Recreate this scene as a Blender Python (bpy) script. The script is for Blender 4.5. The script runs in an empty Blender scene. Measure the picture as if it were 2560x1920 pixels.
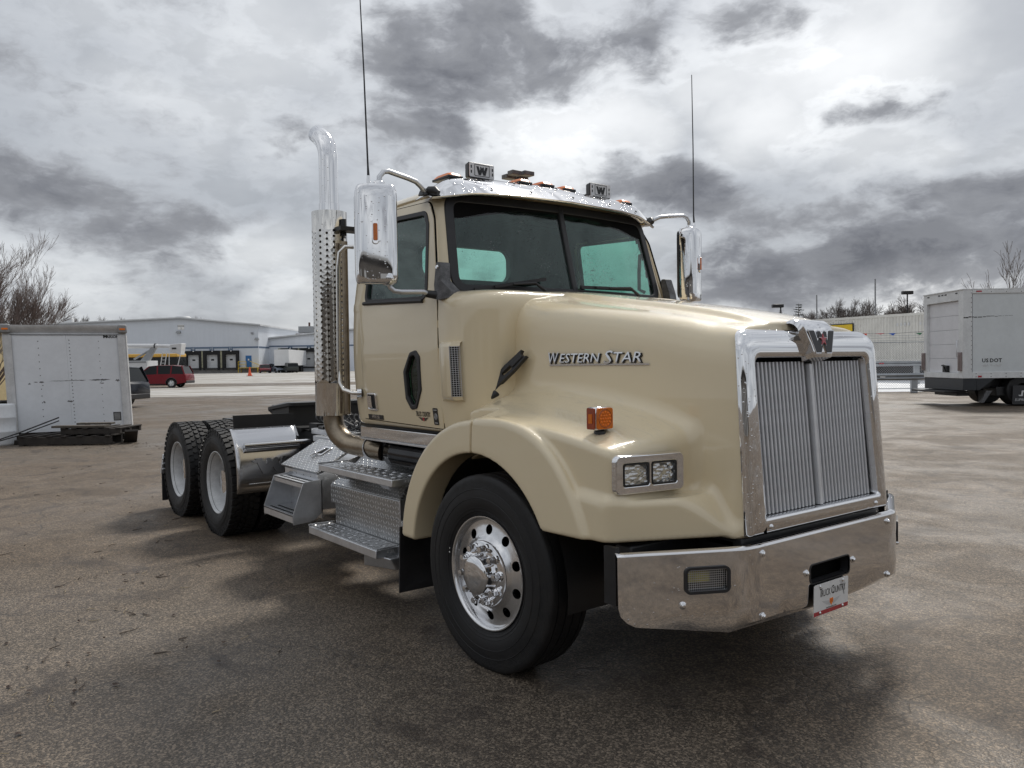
import bpy, bmesh, math, random
import numpy as np
from mathutils import Vector, Matrix
from mathutils.geometry import delaunay_2d_cdt

random.seed(7)
PI = math.pi
SC = bpy.context.scene
COL = SC.collection
rad = math.radians


# ------------------------------------------------------------------ look
SUN_POWER, SUN_ANGLE, EXPOSURE, ZENITH = 2.2, 11.0, 0.35, 0.30
BLOBS = [(960,200,260,.20),(820,130,150,.14),(1130,130,180,.10),(1470,30,240,.20),(1640,70,110,.14),(1080,20,200,.12),(1030,310,110,.20),(1500,395,160,.24),(1370,385,110,.12),
         (1880,190,140,.24),(1990,235,120,.14),(2120,520,310,.26),(1800,560,260,.24),(1560,600,170,.18),(1960,380,130,.16),(2200,400,140,.14),
         (250,460,210,.10),(450,480,150,.15),(90,350,170,.14),(400,610,150,.12),(560,640,110,.10),(120,120,200,.05),(170,220,110,.08),(330,330,140,.05),(620,330,110,.08),(600,470,110,.08),
         (1750,120,300,-.28),(2080,70,260,-.14),(1230,310,220,-.20),(1330,220,240,-.16),(1900,310,160,-.18),(700,330,150,-.08),
         (640,690,150,-.24),(560,560,160,-.12),(2010,620,170,-.26),(1640,300,160,-.18),(560,100,320,-.08),(230,270,220,-.06),(1600,660,90,-.12)]
SKYRAMP = [(0.30,(.26,.278,.305)),(0.50,(.36,.378,.405)),(0.66,(.54,.557,.573)),(0.85,(.78,.79,.80))]
CLOUD_EDGE, CLOUD_CORE, CL0, CL1 = (.25,.26,.285), (.088,.093,.112), 0.49, 0.70

# ------------------------------------------------------------------ camera
CAM_LOC = (3.4502, -3.625, 1.6277)
YAW, PITCH, ROLL, FPX = rad(142.45), rad(-1.536), rad(-0.822), 2005.7
cd = bpy.data.cameras.new('camera'); cam = bpy.data.objects.new('camera', cd); COL.objects.link(cam)
Fv = Vector((math.cos(YAW)*math.cos(PITCH), math.sin(YAW)*math.cos(PITCH), math.sin(PITCH)))
Rv = Vector((math.sin(YAW), -math.cos(YAW), 0)); Uv = Rv.cross(Fv)
R2 = Rv*math.cos(ROLL) + Uv*math.sin(ROLL); U2 = Uv*math.cos(ROLL) - Rv*math.sin(ROLL)
mw = Matrix.Identity(4)
for i in range(3):
    mw[i][0], mw[i][1], mw[i][2], mw[i][3] = R2[i], U2[i], -Fv[i], CAM_LOC[i]
cam.matrix_world = mw
cd.sensor_width = 36.0; cd.lens = 36*FPX/2560
cd.clip_start = 0.05; cd.clip_end = 6000
SC.camera = cam

# ------------------------------------------------------------------ node helpers
def nd(nt, typ, ins=None, **props):
    n = nt.nodes.new(typ)
    for k, v in props.items(): setattr(n, k, v)
    for k, v in (ins or {}).items():
        s = n.inputs[k]
        if isinstance(v, bpy.types.NodeSocket): nt.links.new(v, s)
        else: s.default_value = v
    return n
def mth(nt, op, a, b=None, c=None, clamp=False):
    d = {0: a}
    if b is not None: d[1] = b
    if c is not None: d[2] = c
    return nd(nt, 'ShaderNodeMath', d, operation=op, use_clamp=clamp).outputs[0]
def vmth(nt, op, a, b=None, s=None):
    d = {0: a}
    if b is not None: d[1] = b
    n = nd(nt, 'ShaderNodeVectorMath', d, operation=op)
    if s is not None:
        if isinstance(s, bpy.types.NodeSocket): nt.links.new(s, n.inputs['Scale'])
        else: n.inputs['Scale'].default_value = s
    return n.outputs['Value'] if op in ('DOT_PRODUCT', 'LENGTH', 'DISTANCE') else n.outputs[0]
def ramp(nt, fac, stops, interp='LINEAR'):
    n = nd(nt, 'ShaderNodeValToRGB', {0: fac}); cr = n.color_ramp; cr.interpolation = interp
    while len(cr.elements) < len(stops): cr.elements.new(0.5)
    for e, (p, c) in zip(cr.elements, stops):
        e.position = p
        e.color = (c, c, c, 1) if isinstance(c, (int, float)) else (*c, 1)
    return n.outputs[0]
def mixc(nt, fac, a, b, bt='MIX'):
    n = nd(nt, 'ShaderNodeMix', data_type='RGBA', blend_type=bt)
    for i, v in ((0, fac), (6, a), (7, b)):
        if isinstance(v, bpy.types.NodeSocket): nt.links.new(v, n.inputs[i])
        else: n.inputs[i].default_value = (*v, 1) if (i and len(v) == 3) else v
    return n.outputs[2]
def noise(nt, vec, scale, detail=3, rough=0.5, dist=0.0):
    return nd(nt, 'ShaderNodeTexNoise', {'Vector': vec, 'Scale': scale, 'Detail': detail, 'Roughness': rough, 'Distortion': dist}).outputs[0]
def smst(nt, v, a, b):
    n = nd(nt, 'ShaderNodeMapRange', {0: v, 1: a, 2: b, 3: 0.0, 4: 1.0}, interpolation_type='SMOOTHSTEP')
    return n.outputs[0]

# ------------------------------------------------------------------ sky and sun
SUN_AZ, SUN_EL = rad(118), rad(48)           # azimuth measured from +X towards +Y
world = bpy.data.worlds.new('World'); SC.world = world; world.use_nodes = True
wt = world.node_tree; wt.nodes.clear()
tc = nd(wt, 'ShaderNodeTexCoord').outputs['Generated']
dirv = vmth(wt, 'NORMALIZE', tc)
sep = nd(wt, 'ShaderNodeSeparateXYZ', {0: dirv})
sky = nd(wt, 'ShaderNodeTexSky', sky_type='NISHITA', sun_disc=False, sun_elevation=SUN_EL,
         sun_rotation=PI/2-SUN_AZ, air_density=1.0, dust_density=2.0)
zc = mth(wt, 'MAXIMUM', sep.outputs[2], 0.0)
den = mth(wt, 'ADD', zc, 0.20)
px = mth(wt, 'DIVIDE', sep.outputs[0], den); py = mth(wt, 'DIVIDE', sep.outputs[1], den)
cp = nd(wt, 'ShaderNodeCombineXYZ', {0: px, 1: py, 2: 0.0}).outputs[0]
# high thin overcast (smooth) with broken grey cumulus below it
dn = vmth(wt, 'MULTIPLY', dirv, (1.0, 1.0, 2.1))
w1 = nd(wt, 'ShaderNodeTexNoise', {'Vector': dn, 'Scale': 5.0, 'Detail': 5.0, 'Roughness': 0.6}).outputs[1]
dw_ = vmth(wt, 'ADD', dn, vmth(wt, 'SCALE', vmth(wt, 'SUBTRACT', w1, (0.5, 0.5, 0.5)), s=0.10))
nA = noise(wt, vmth(wt, 'ADD', cp, (2.0, 0.5, 0.0)), 0.75, 6, 0.55)
nB = noise(wt, vmth(wt, 'ADD', dw_, (7.3, 2.1, 0.4)), 5.5, 10, 0.60)
nC = noise(wt, vmth(wt, 'ADD', dw_, (1.3, 9.1, 3.4)), 13.0, 8, 0.62)
fb = mth(wt, 'ADD', mth(wt, 'MULTIPLY', nB, 0.95), mth(wt, 'MULTIPLY_ADD', nC, 0.40, -0.175))
# cloud masses: position, radius, thickness (+ grey cumulus, - bright gap)
wd3 = vmth(wt, 'ADD', dirv, vmth(wt, 'SCALE', vmth(wt, 'SUBTRACT', nd(wt, 'ShaderNodeTexNoise', {'Vector': dirv, 'Scale': 6.0, 'Detail': 6.0}).outputs[1], (0.5, 0.5, 0.5)), s=0.16))
def pixdir(u, v):                             # picture position (2212 wide) to a direction
    u *= 1.1573; v *= 1.1573
    d = Fv + R2*((u-1280)/FPX) - U2*((v-960)/FPX)
    return tuple(d.normalized())
acc = fb; brt = nA
for (u, v, r, amt) in BLOBS:
    c_ = Vector(pixdir(u, v)); dv = vmth(wt, 'MULTIPLY', vmth(wt, 'SUBTRACT', wd3, tuple(c_)), (1.0, 1.0, 1.9))
    g = mth(wt, 'SUBTRACT', 1.0, mth(wt, 'DIVIDE', vmth(wt, 'LENGTH', dv), r*1.1573/FPX), clamp=True)
    g = mth(wt, 'MULTIPLY', mth(wt, 'MULTIPLY', g, mth(wt, 'SUBTRACT', 2.0, g)), abs(amt))
    if amt > 0: acc = mth(wt, 'ADD', acc, g)
    else:
        brt = mth(wt, 'ADD', brt, g); acc = mth(wt, 'SUBTRACT', acc, mth(wt, 'MULTIPLY', g, 0.6))
base = ramp(wt, brt, SKYRAMP, 'B_SPLINE')
m1 = smst(wt, acc, CL0, CL1)
core = smst(wt, acc, CL0+0.06, CL0+0.36)
cloud = mixc(wt, core, CLOUD_EDGE, CLOUD_CORE)
cloud = mixc(wt, mth(wt, 'MULTIPLY', smst(wt, nC, 0.42, 0.62), 0.35), cloud, (.30, .31, .33))
rim = mth(wt, 'MULTIPLY', mth(wt, 'MULTIPLY', smst(wt, acc, CL0-0.10, CL0), mth(wt, 'SUBTRACT', 1.0, m1)), 0.14)
lum = mixc(wt, mth(wt, 'MULTIPLY', m1, 0.90), base, cloud)
# forward scatter around the hidden sun
sd = Vector((math.cos(SUN_AZ)*math.cos(SUN_EL), math.sin(SUN_AZ)*math.cos(SUN_EL), math.sin(SUN_EL)))
sdot = mth(wt, 'MAXIMUM', vmth(wt, 'DOT_PRODUCT', dirv, tuple(sd)), 0.0)
glow = mth(wt, 'ADD', mth(wt, 'MULTIPLY', mth(wt, 'POWER', sdot, 8.0), 0.22), mth(wt, 'MULTIPLY', mth(wt, 'POWER', sdot, 60.0), 0.7))
elev = smst(wt, sep.outputs[2], 0.15, 1.0)
lift = mth(wt, 'ADD', mth(wt, 'ADD', 1.0, rim), mth(wt, 'MULTIPLY', elev, ZENITH))
lift = mth(wt, 'ADD', lift, mth(wt, 'MULTIPLY', glow, mth(wt, 'MULTIPLY_ADD', m1, -0.6, 1.0)))
ccol = mixc(wt, 1.0, lum, vmth(wt, 'SCALE', nd(wt, 'ShaderNodeCombineXYZ', {0: 10.0, 1: 10.0, 2: 10.0}).outputs[0], s=lift), 'MULTIPLY')
fin = mixc(wt, mth(wt, 'MULTIPLY_ADD', m1, -0.05, 0.06), ccol, sky.outputs[0])
bg = nd(wt, 'ShaderNodeBackground', {0: fin, 1: 0.1})
nd(wt, 'ShaderNodeOutputWorld', {0: bg.outputs[0]})

sl = bpy.data.lights.new('sun', 'SUN'); so = bpy.data.objects.new('sun', sl); COL.objects.link(so)
sl.energy = SUN_POWER; sl.angle = rad(SUN_ANGLE); sl.color = (1.0, 0.95, 0.87)
so.rotation_euler = sd.to_track_quat('Z', 'Y').to_euler(); so.location = (0, 0, 30)
SC.view_settings.view_transform = 'Standard'; SC.view_settings.look = 'None'
SC.view_settings.gamma = 1.0; SC.view_settings.exposure = EXPOSURE; SC.view_settings.use_curve_mapping = False
SC.render.engine = 'CYCLES'
SC.cycles.max_bounces = 8; SC.cycles.transparent_max_bounces = 16
SC.cycles.caustics_reflective = False; SC.cycles.caustics_refractive = False
SC.cycles.sample_clamp_indirect = 6.0

# ------------------------------------------------------------------ mesh helpers
def prop(o, label=None, cat=None, group=None, kind=None):
    if label: o['label'] = label
    if cat: o['category'] = cat
    if group: o['group'] = group
    if kind: o['kind'] = kind
    return o
def empty(name, loc=(0, 0, 0), rz=0.0, label=None, cat=None, group=None):
    o = bpy.data.objects.new(name, None); COL.objects.link(o); o.empty_display_size = 0.1
    o.location = loc; o.rotation_euler = (0, 0, rz)
    return prop(o, label, cat, group)
def link(name, me, parent=None):
    o = bpy.data.objects.new(name, me); COL.objects.link(o)
    if parent is not None: o.parent = parent
    return o
def copy_tree(o, parent=None):
    c = o.copy(); COL.objects.link(c)
    c.parent = parent
    for ch in list(o.children): copy_tree(ch, c)
    return c
class MB:
    def __init__(s): s.v = []; s.f = []
    def add(s, vs, fs):
        b = len(s.v); s.v.extend([tuple(p) for p in vs]); s.f.extend([tuple(i+b for i in f) for f in fs]); return s
    def box(s, x0, x1, y0, y1, z0, z1):
        return s.add([(x0,y0,z0),(x1,y0,z0),(x1,y1,z0),(x0,y1,z0),(x0,y0,z1),(x1,y0,z1),(x1,y1,z1),(x0,y1,z1)],
                     [(0,3,2,1),(4,5,6,7),(0,1,5,4),(1,2,6,5),(2,3,7,6),(3,0,4,7)])
    def obox(s, M, sx, sy, sz):
        b = MB().box(-sx/2, sx/2, -sy/2, sy/2, -sz/2, sz/2)
        return s.add([M @ Vector(p) for p in b.v], b.f)
    def hexa(s, p):                             # 8 points: bottom ring ccw, top ring ccw
        return s.add(p, [(0,3,2,1),(4,5,6,7),(0,1,5,4),(1,2,6,5),(2,3,7,6),(3,0,4,7)])
    def bar(s, p, q, w, h, up=(0, 0, 1)):
        p = Vector(p); q = Vector(q); d = (q-p).normalized(); u = Vector(up)
        a = d.cross(u)
        if a.length < 1e-4: a = d.cross(Vector((1, 0, 0)))
        a.normalize(); u = a.cross(d)
        r = []
        for e in (p, q):
            for i, j in ((-1,-1),(1,-1),(1,1),(-1,1)): r.append(e + a*(i*w/2) + u*(j*h/2))
        return s.add(r, [(3,2,1,0),(4,5,6,7),(0,1,5,4),(1,2,6,5),(2,3,7,6),(3,0,4,7)])
    def tube(s, pts, r, n=10, closed=False, caps=True):
        pts = [Vector(p) for p in pts]; m = len(pts)
        rs = r if hasattr(r, '__len__') else [r]*m
        up = Vector((0, 0, 1)); rings = []; prev = None
        for i in range(m):
            a = pts[(i-1) % m] if (closed or i) else pts[0]
            b = pts[(i+1) % m] if (closed or i < m-1) else pts[-1]
            d = (b-a).normalized()
            if prev is None:
                u = d.cross(up)
                if u.length < 1e-3: u = d.cross(Vector((1, 0, 0)))
                u.normalize()
            else:
                u = prev - d*prev.dot(d); u.normalize()
            prev = u; w = d.cross(u)
            rings.append([pts[i] + (u*math.cos(2*PI*k/n) + w*math.sin(2*PI*k/n))*rs[i] for k in range(n)])
        vs = [p for g in rings for p in g]; fs = []
        for i in range(m if closed else m-1):
            j = (i+1) % m
            for k in range(n):
                l = (k+1) % n
                fs.append((i*n+k, i*n+l, j*n+l, j*n+k))
        if caps and not closed:
            fs.append(tuple(range(n-1, -1, -1))); fs.append(tuple((m-1)*n+k for k in range(n)))
        return s.add(vs, fs)
    def cyl(s, p, q, r, n=20, r2=None): return s.tube([p, q], [r, r if r2 is None else r2], n)
    def lathe(s, prof, n=48, M=None, close=False):   # profile of (r, h) about the local z axis
        M = M or Matrix.Identity(4); vs = []; fs = []; m = len(prof)
        for r, h in prof:
            for k in range(n):
                t = 2*PI*k/n; vs.append(M @ Vector((r*math.cos(t), r*math.sin(t), h)))
        for i in range(m if close else m-1):
            j = (i+1) % m
            for k in range(n):
                l = (k+1) % n; fs.append((i*n+k, i*n+l, j*n+l, j*n+k))
        return s.add(vs, fs)
    def prism(s, poly, f0, f1):                  # f0, f1 map a 2-D point to the two ends
        n = len(poly); vs = [f0(p) for p in poly] + [f1(p) for p in poly]
        fs = [tuple(range(n-1, -1, -1)), tuple(range(n, 2*n))]
        for i in range(n): fs.append((i, (i+1) % n, n+(i+1) % n, n+i))
        return s.add(vs, fs)
    def grid(s, fn, nu, nv, wrap=False):
        vs = [fn(i/nu, j/nv) for i in range(nu+1) for j in range(nv+1)]
        return s.add(vs, [(i*(nv+1)+j, (i+1)*(nv+1)+j, (i+1)*(nv+1)+j+1, i*(nv+1)+j+1) for i in range(nu) for j in range(nv)])
    def build(s, name, mat, parent=None, bevel=0.0, smooth=40, solid=0.0, seg=2, fix=True, kind=None, label=None):
        me = bpy.data.meshes.new(name); me.from_pydata(s.v, [], s.f)
        if fix:
            bm = bmesh.new(); bm.from_mesh(me); bmesh.ops.recalc_face_normals(bm, faces=bm.faces); bm.to_mesh(me); bm.free()
        if mat: me.materials.append(mat)
        me.update()
        if smooth:
            me.shade_smooth(); me.set_sharp_from_angle(angle=rad(smooth))
        o = link(name, me, parent)
        if solid:
            md = o.modifiers.new('solidify', 'SOLIDIFY'); md.thickness = solid; md.offset = -1
        if bevel:
            md = o.modifiers.new('bevel', 'BEVEL'); md.width = bevel; md.segments = seg; md.limit_method = 'ANGLE'; md.angle_limit = rad(35)
        if kind: o['kind'] = kind
        if label: o['label'] = label
        return o
def xform(mb, M):
    mb.v = [tuple(M @ Vector(p)) for p in mb.v]; return mb
def rrect(x0, x1, y0, y1, r, n=5):
    pts = []
    for cx, cy, a in ((x1-r, y1-r, 0), (x0+r, y1-r, 90), (x0+r, y0+r, 180), (x1-r, y0+r, 270)):
        for k in range(n+1):
            t = rad(a+90*k/n); pts.append((cx+r*math.cos(t), cy+r*math.sin(t)))
    return pts
def rpoly(poly, r, n=5):                         # round the corners of a polygon
    out = []; m = len(poly)
    for i in range(m):
        p = Vector(poly[i]); a = Vector(poly[i-1]); b = Vector(poly[(i+1) % m])
        u = (a-p); v = (b-p); lu, lv = u.length, v.length; u.normalize(); v.normalize()
        rr = r[i] if hasattr(r, '__len__') else r
        ang = u.angle(v); t = min(rr/math.tan(ang/2), lu*0.48, lv*0.48)
        p0 = p+u*t; p1 = p+v*t
        for k in range(n+1):
            q = k/n; out.append(tuple(p0*(1-q)**2 + p*2*q*(1-q) + p1*q*q))
    return out
def offs(poly, d):                               # offset a polygon outwards by d
    m = len(poly); ar = sum(poly[i][0]*poly[(i+1) % m][1]-poly[(i+1) % m][0]*poly[i][1] for i in range(m))
    sg = 1 if ar > 0 else -1; out = []
    for i in range(m):
        a, b = Vector(poly[i-1]), Vector(poly[(i+1) % m]); t = (b-a)
        if t.length < 1e-9: t = Vector((1, 0))
        t.normalize(); out.append((poly[i][0]+t.y*d*sg, poly[i][1]-t.x*d*sg))
    return out
def inside(p, poly):
    c = False; n = len(poly); x, y = p
    for i in range(n):
        x0, y0 = poly[i]; x1, y1 = poly[i-1]
        if (y0 > y) != (y1 > y) and x < (x1-x0)*(y-y0)/(y1-y0)+x0: c = not c
    return c
def panel(outline, holes, step, mapf, thick=0.01):
    """sheet of a 2-D outline with holes, carried onto a surface by mapf(u, v, depth)"""
    loops = [outline]+list(holes); vs = []; es = []
    for L in loops:
        b = len(vs); n = len(L); vs += [Vector(p) for p in L]; es += [(b+i, b+(i+1) % n) for i in range(n)]
    if step:
        xs = [p[0] for p in outline]; ys = [p[1] for p in outline]; k = 0
        y = min(ys)+step/2
        while y < max(ys):
            x = min(xs)+step/2+(k % 2)*step/2; k += 1
            while x < max(xs):
                if inside((x, y), outline) and not any(inside((x, y), h) for h in holes): vs.append(Vector((x, y)))
                x += step
            y += step
    ov, oe, of, *_ = delaunay_2d_cdt(vs, es, [], 0, 1e-6)
    tri = []
    for f in of:
        c = (ov[f[0]]+ov[f[1]]+ov[f[2]])/3
        if inside(c, outline) and not any(inside(c, h) for h in holes): tri.append(tuple(f))
    n = len(ov); mb = MB()
    mb.v = [tuple(mapf(p.x, p.y, 0.0)) for p in ov]+[tuple(mapf(p.x, p.y, thick)) for p in ov]
    cnt = {}
    for f in tri:
        for i in range(3):
            a, b = f[i], f[(i+1) % 3]; cnt[(a, b)] = 1
    mb.f = list(tri)+[(n+f[2], n+f[1], n+f[0]) for f in tri]
    for (a, b) in cnt:
        if (b, a) not in cnt: mb.f.append((b, a, n+a, n+b))
    return mb
def text(name, s, size, mat, parent, M, ext=0.001, shear=0.0, sx=1.0, sp=1.0, ax='CENTER', res=2, bold=0.0):
    cu = bpy.data.curves.new('txt', 'FONT'); cu.body = s; cu.size = size; cu.extrude = ext; cu.shear = shear
    cu.align_x = ax; cu.align_y = 'CENTER'; cu.space_character = sp; cu.resolution_u = res; cu.offset = bold*size
    o = bpy.data.objects.new('txt', cu); COL.objects.link(o)
    dg = bpy.context.evaluated_depsgraph_get(); me = bpy.data.meshes.new_from_object(o.evaluated_get(dg))
    bpy.data.objects.remove(o); me.name = name
    me.transform(M @ Matrix.Diagonal((sx, 1, 1, 1)))
    me.materials.clear(); me.materials.append(mat)
    return link(name, me, parent)
def frame(o, u, v):                              # matrix with x axis u, y axis v, z axis u x v
    u = Vector(u).normalized(); v = Vector(v); w = u.cross(v).normalized(); v = w.cross(u)
    M = Matrix.Identity(4)
    for i in range(3): M[i][0], M[i][1], M[i][2], M[i][3] = u[i], v[i], w[i], o[i]
    return M

# ------------------------------------------------------------------ smooth solids: implicit field to mesh
def sstep(x, a, b):
    t = np.clip((x-a)/(b-a), 0, 1); return t*t*(3-2*t)
def smax(a, b, k):
    h = np.maximum(k-np.abs(a-b), 0)/k; return np.maximum(a, b)+h*h*k*0.25
def smin(a, b, k): return -smax(-a, -b, k)
def field_mesh(f, lo, hi, h, it=5):
    ax = [np.arange(lo[i], hi[i]+h, h) for i in range(3)]
    X, Y, Z = np.meshgrid(*ax, indexing='ij'); D = f(X, Y, Z); S = D < 0
    nx, ny, nz = D.shape
    c = np.zeros((nx-1, ny-1, nz-1), np.int8)
    for i in (0, 1):
        for j in (0, 1):
            for k in (0, 1): c += S[i:nx-1+i, j:ny-1+j, k:nz-1+k]
    act = (c > 0) & (c < 8); idx = -np.ones(act.shape, np.int64); I = np.argwhere(act); idx[act] = np.arange(len(I))
    P = np.zeros((len(I), 3)); W = np.zeros(len(I))
    cor = [(i, j, k) for i in (0, 1) for j in (0, 1) for k in (0, 1)]
    for a in cor:
        for d in range(3):
            if a[d]: continue
            b = list(a); b[d] = 1
            da = D[I[:,0]+a[0], I[:,1]+a[1], I[:,2]+a[2]]; db = D[I[:,0]+b[0], I[:,1]+b[1], I[:,2]+b[2]]
            m = (da < 0) != (db < 0); t = np.where(m, da/np.where(m, da-db, 1), 0)
            q = np.tile(np.array(a, float), (len(I), 1)); q[:, d] += t
            P += q*m[:, None]; W += m
    P = (P/W[:, None]+I)*h+np.array(lo)
    F = []
    for d in range(3):
        e, g = [(1, 2), (2, 0), (0, 1)][d]
        sl0 = [slice(None)]*3; sl1 = [slice(None)]*3; sl0[d] = slice(0, -1); sl1[d] = slice(1, None)
        A = S[tuple(sl0)]; B = S[tuple(sl1)]; E = np.argwhere(A != B)
        E = E[(E[:, e] > 0) & (E[:, g] > 0) & (E[:, e] < D.shape[e]-1) & (E[:, g] < D.shape[g]-1)]
        def cell(oe, og):
            q = E.copy(); q[:, e] += oe; q[:, g] += og; return idx[q[:,0], q[:,1], q[:,2]]
        Q = np.stack([cell(-1,-1), cell(0,-1), cell(0,0), cell(-1,0)], 1)
        fl = ~A[E[:,0], E[:,1], E[:,2]]
        Q[fl] = Q[fl][:, ::-1]; F.append(Q)
    F = np.concatenate(F)
    def grad(P):
        e = 1e-4; g = np.zeros_like(P)
        for d in range(3):
            p = P.copy(); p[:, d] += e; q = P.copy(); q[:, d] -= e
            g[:, d] = (f(p[:,0], p[:,1], p[:,2])-f(q[:,0], q[:,1], q[:,2]))/(2*e)
        return g
    P0 = P.copy()
    for _ in range(it):
        g = grad(P); dv = f(P[:,0], P[:,1], P[:,2]); s = (dv/np.maximum((g*g).sum(1), 0.05))[:, None]*g
        l = np.linalg.norm(s, axis=1); s *= np.minimum(1, 0.5*h/np.maximum(l, 1e-9))[:, None]
        P = P-s
        o = P-P0; l = np.linalg.norm(o, axis=1); P = P0+o*np.minimum(1, 0.9*h/np.maximum(l, 1e-9))[:, None]
    g = grad(P); N = g/np.maximum(np.linalg.norm(g, axis=1), 1e-6)[:, None]
    return P, F, N
def field_obj(name, P, F, N, mat, parent, sel=None):
    if sel is not None: F = F[sel]
    u, inv = np.unique(F, return_inverse=True); V = P[u]; M = N[u]; F2 = inv.reshape(F.shape)
    me = bpy.data.meshes.new(name); me.from_pydata(V.tolist(), [], F2.tolist()); me.update()
    me.materials.append(mat); me.shade_smooth(); me.normals_split_custom_set_from_vertices(M.tolist())
    return link(name, me, parent)
# ------------------------------------------------------------------ materials
def newmat(name):
    m = bpy.data.materials.new(name); m.use_nodes = True; nt = m.node_tree
    return m, nt, nt.nodes['Principled BSDF']
def mat(name, col, rough=0.5, metal=0.0, var=0.12, scale=3.0, bump=0.0, bscale=60, coat=0.0, spec=0.5, rvar=0.1):
    m, nt, b = newmat(name)
    g = nd(nt, 'ShaderNodeTexCoord').outputs['Object']
    n1 = noise(nt, g, scale, 6, 0.6); n2 = noise(nt, vmth(nt, 'ADD', g, (3.1, 1.7, 8.2)), scale*6, 4, 0.6)
    f = mth(nt, 'ADD', mth(nt, 'MULTIPLY', n1, 0.65), mth(nt, 'MULTIPLY', n2, 0.35))
    k = mth(nt, 'MULTIPLY_ADD', smst(nt, f, 0.3, 0.7), 2*var, 1-var)
    nt.links.new(mixc(nt, 1.0, col, nd(nt, 'ShaderNodeCombineXYZ', {0: k, 1: k, 2: k}).outputs[0], 'MULTIPLY'), b.inputs['Base Color'])
    nt.links.new(mth(nt, 'MULTIPLY_ADD', f, 2*rvar, rough-rvar, clamp=True), b.inputs['Roughness'])
    b.inputs['Metallic'].default_value = metal; b.inputs['Coat Weight'].default_value = coat
    b.inputs['Coat Roughness'].default_value = 0.05; b.inputs['Specular IOR Level'].default_value = spec
    if bump:
        bn = nd(nt, 'ShaderNodeBump', {'Strength': bump, 'Distance': 0.002, 'Height': noise(nt, g, bscale, 4, 0.6)})
        nt.links.new(bn.outputs[0], b.inputs['Normal'])
    return m
def drops(nt, scale, amount, size=0.32):
    """height of rain beads spread over a surface"""
    g = nd(nt, 'ShaderNodeTexCoord').outputs['Object']
    v = nd(nt, 'ShaderNodeTexVoronoi', {'Vector': g, 'Scale': scale, 'Randomness': 1.0})
    sel = nd(nt, 'ShaderNodeSeparateColor', {0: v.outputs['Color']})
    keep = mth(nt, 'LESS_THAN', sel.outputs[0], amount)
    rad_ = mth(nt, 'MULTIPLY_ADD', sel.outputs[1], size*0.7, size*0.5)
    d = mth(nt, 'SUBTRACT', 1.0, mth(nt, 'DIVIDE', v.outputs['Distance'], rad_), clamp=True)
    d = mth(nt, 'SQRT', d)
    if not isinstance(keep, float): d = mth(nt, 'MULTIPLY', d, keep)
    return d
def paint(name, col, wet=True):
    m, nt, b = newmat(name)
    g = nd(nt, 'ShaderNodeTexCoord').outputs['Object']; geo = nd(nt, 'ShaderNodeNewGeometry')
    n1 = noise(nt, g, 1.6, 5, 0.6)
    up = nd(nt, 'ShaderNodeSeparateXYZ', {0: geo.outputs['Normal']}).outputs[2]
    k = mth(nt, 'MULTIPLY_ADD', n1, 0.10, 0.95)
    base = mixc(nt, 1.0, col, nd(nt, 'ShaderNodeCombineXYZ', {0: k, 1: k, 2: k}).outputs[0], 'MULTIPLY')
    # dried dust streaks on upward faces
    st = noise(nt, vmth(nt, 'MULTIPLY', g, (5.0, 24.0, 5.0)), 1.5, 5, 0.7, 0.6)
    dust = mth(nt, 'MULTIPLY', mth(nt, 'MULTIPLY', smst(nt, st, 0.5, 0.72), smst(nt, up, 0.25, 0.8)), 0.30)
    nt.links.new(mixc(nt, dust, base, (.52, .49, .42)), b.inputs['Base Color'])
    nt.links.new(mth(nt, 'MULTIPLY_ADD', dust, 0.8, 0.33), b.inputs['Roughness'])
    b.inputs['Coat Weight'].default_value = 1.0; b.inputs['Coat Roughness'].default_value = 0.025; b.inputs['Coat IOR'].default_value = 1.5
    b.inputs['Specular IOR Level'].default_value = 0.35
    if wet:
        wetm = smst(nt, noise(nt, vmth(nt, 'ADD', g, (4, 4, 4)), 2.2, 4, 0.6), 0.30, 0.62)
        h = mth(nt, 'MULTIPLY', drops(nt, 105, 0.75, 0.42), mth(nt, 'MULTIPLY', smst(nt, up, 0.45, 0.9), wetm))
        h2 = drops(nt, 60, 0.035, 0.30)
        hh = mth(nt, 'MAXIMUM', h, mth(nt, 'MULTIPLY', h2, 0.8))
        bn = nd(nt, 'ShaderNodeBump', {'Strength': 0.9, 'Distance': 0.0022, 'Height': hh})
        nt.links.new(bn.outputs[0], b.inputs['Coat Normal'])
    return m
def chrome(name, col=(.80, .80, .81), rough=0.03, dirt=0.10, wet=0.25, wave=0.05):
    m, nt, b = newmat(name)
    g = nd(nt, 'ShaderNodeTexCoord').outputs['Object']
    n1 = noise(nt, g, 5, 6, 0.65)
    d = smst(nt, n1, 0.48, 0.75)
    nt.links.new(mixc(nt, mth(nt, 'MULTIPLY', d, dirt), col, (.42, .38, .33)), b.inputs['Base Color'])
    nt.links.new(mth(nt, 'MULTIPLY_ADD', d, 0.25*dirt, rough), b.inputs['Roughness'])
    b.inputs['Metallic'].default_value = 1.0
    h = mth(nt, 'MULTIPLY', noise(nt, g, 3.5, 2, 0.5), wave*3)
    if wet: h = mth(nt, 'ADD', h, mth(nt, 'MULTIPLY', drops(nt, 75, wet, 0.30), 0.5))
    bn = nd(nt, 'ShaderNodeBump', {'Strength': 0.7, 'Distance': 0.003, 'Height': h})
    nt.links.new(bn.outputs[0], b.inputs['Normal'])
    return m
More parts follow.
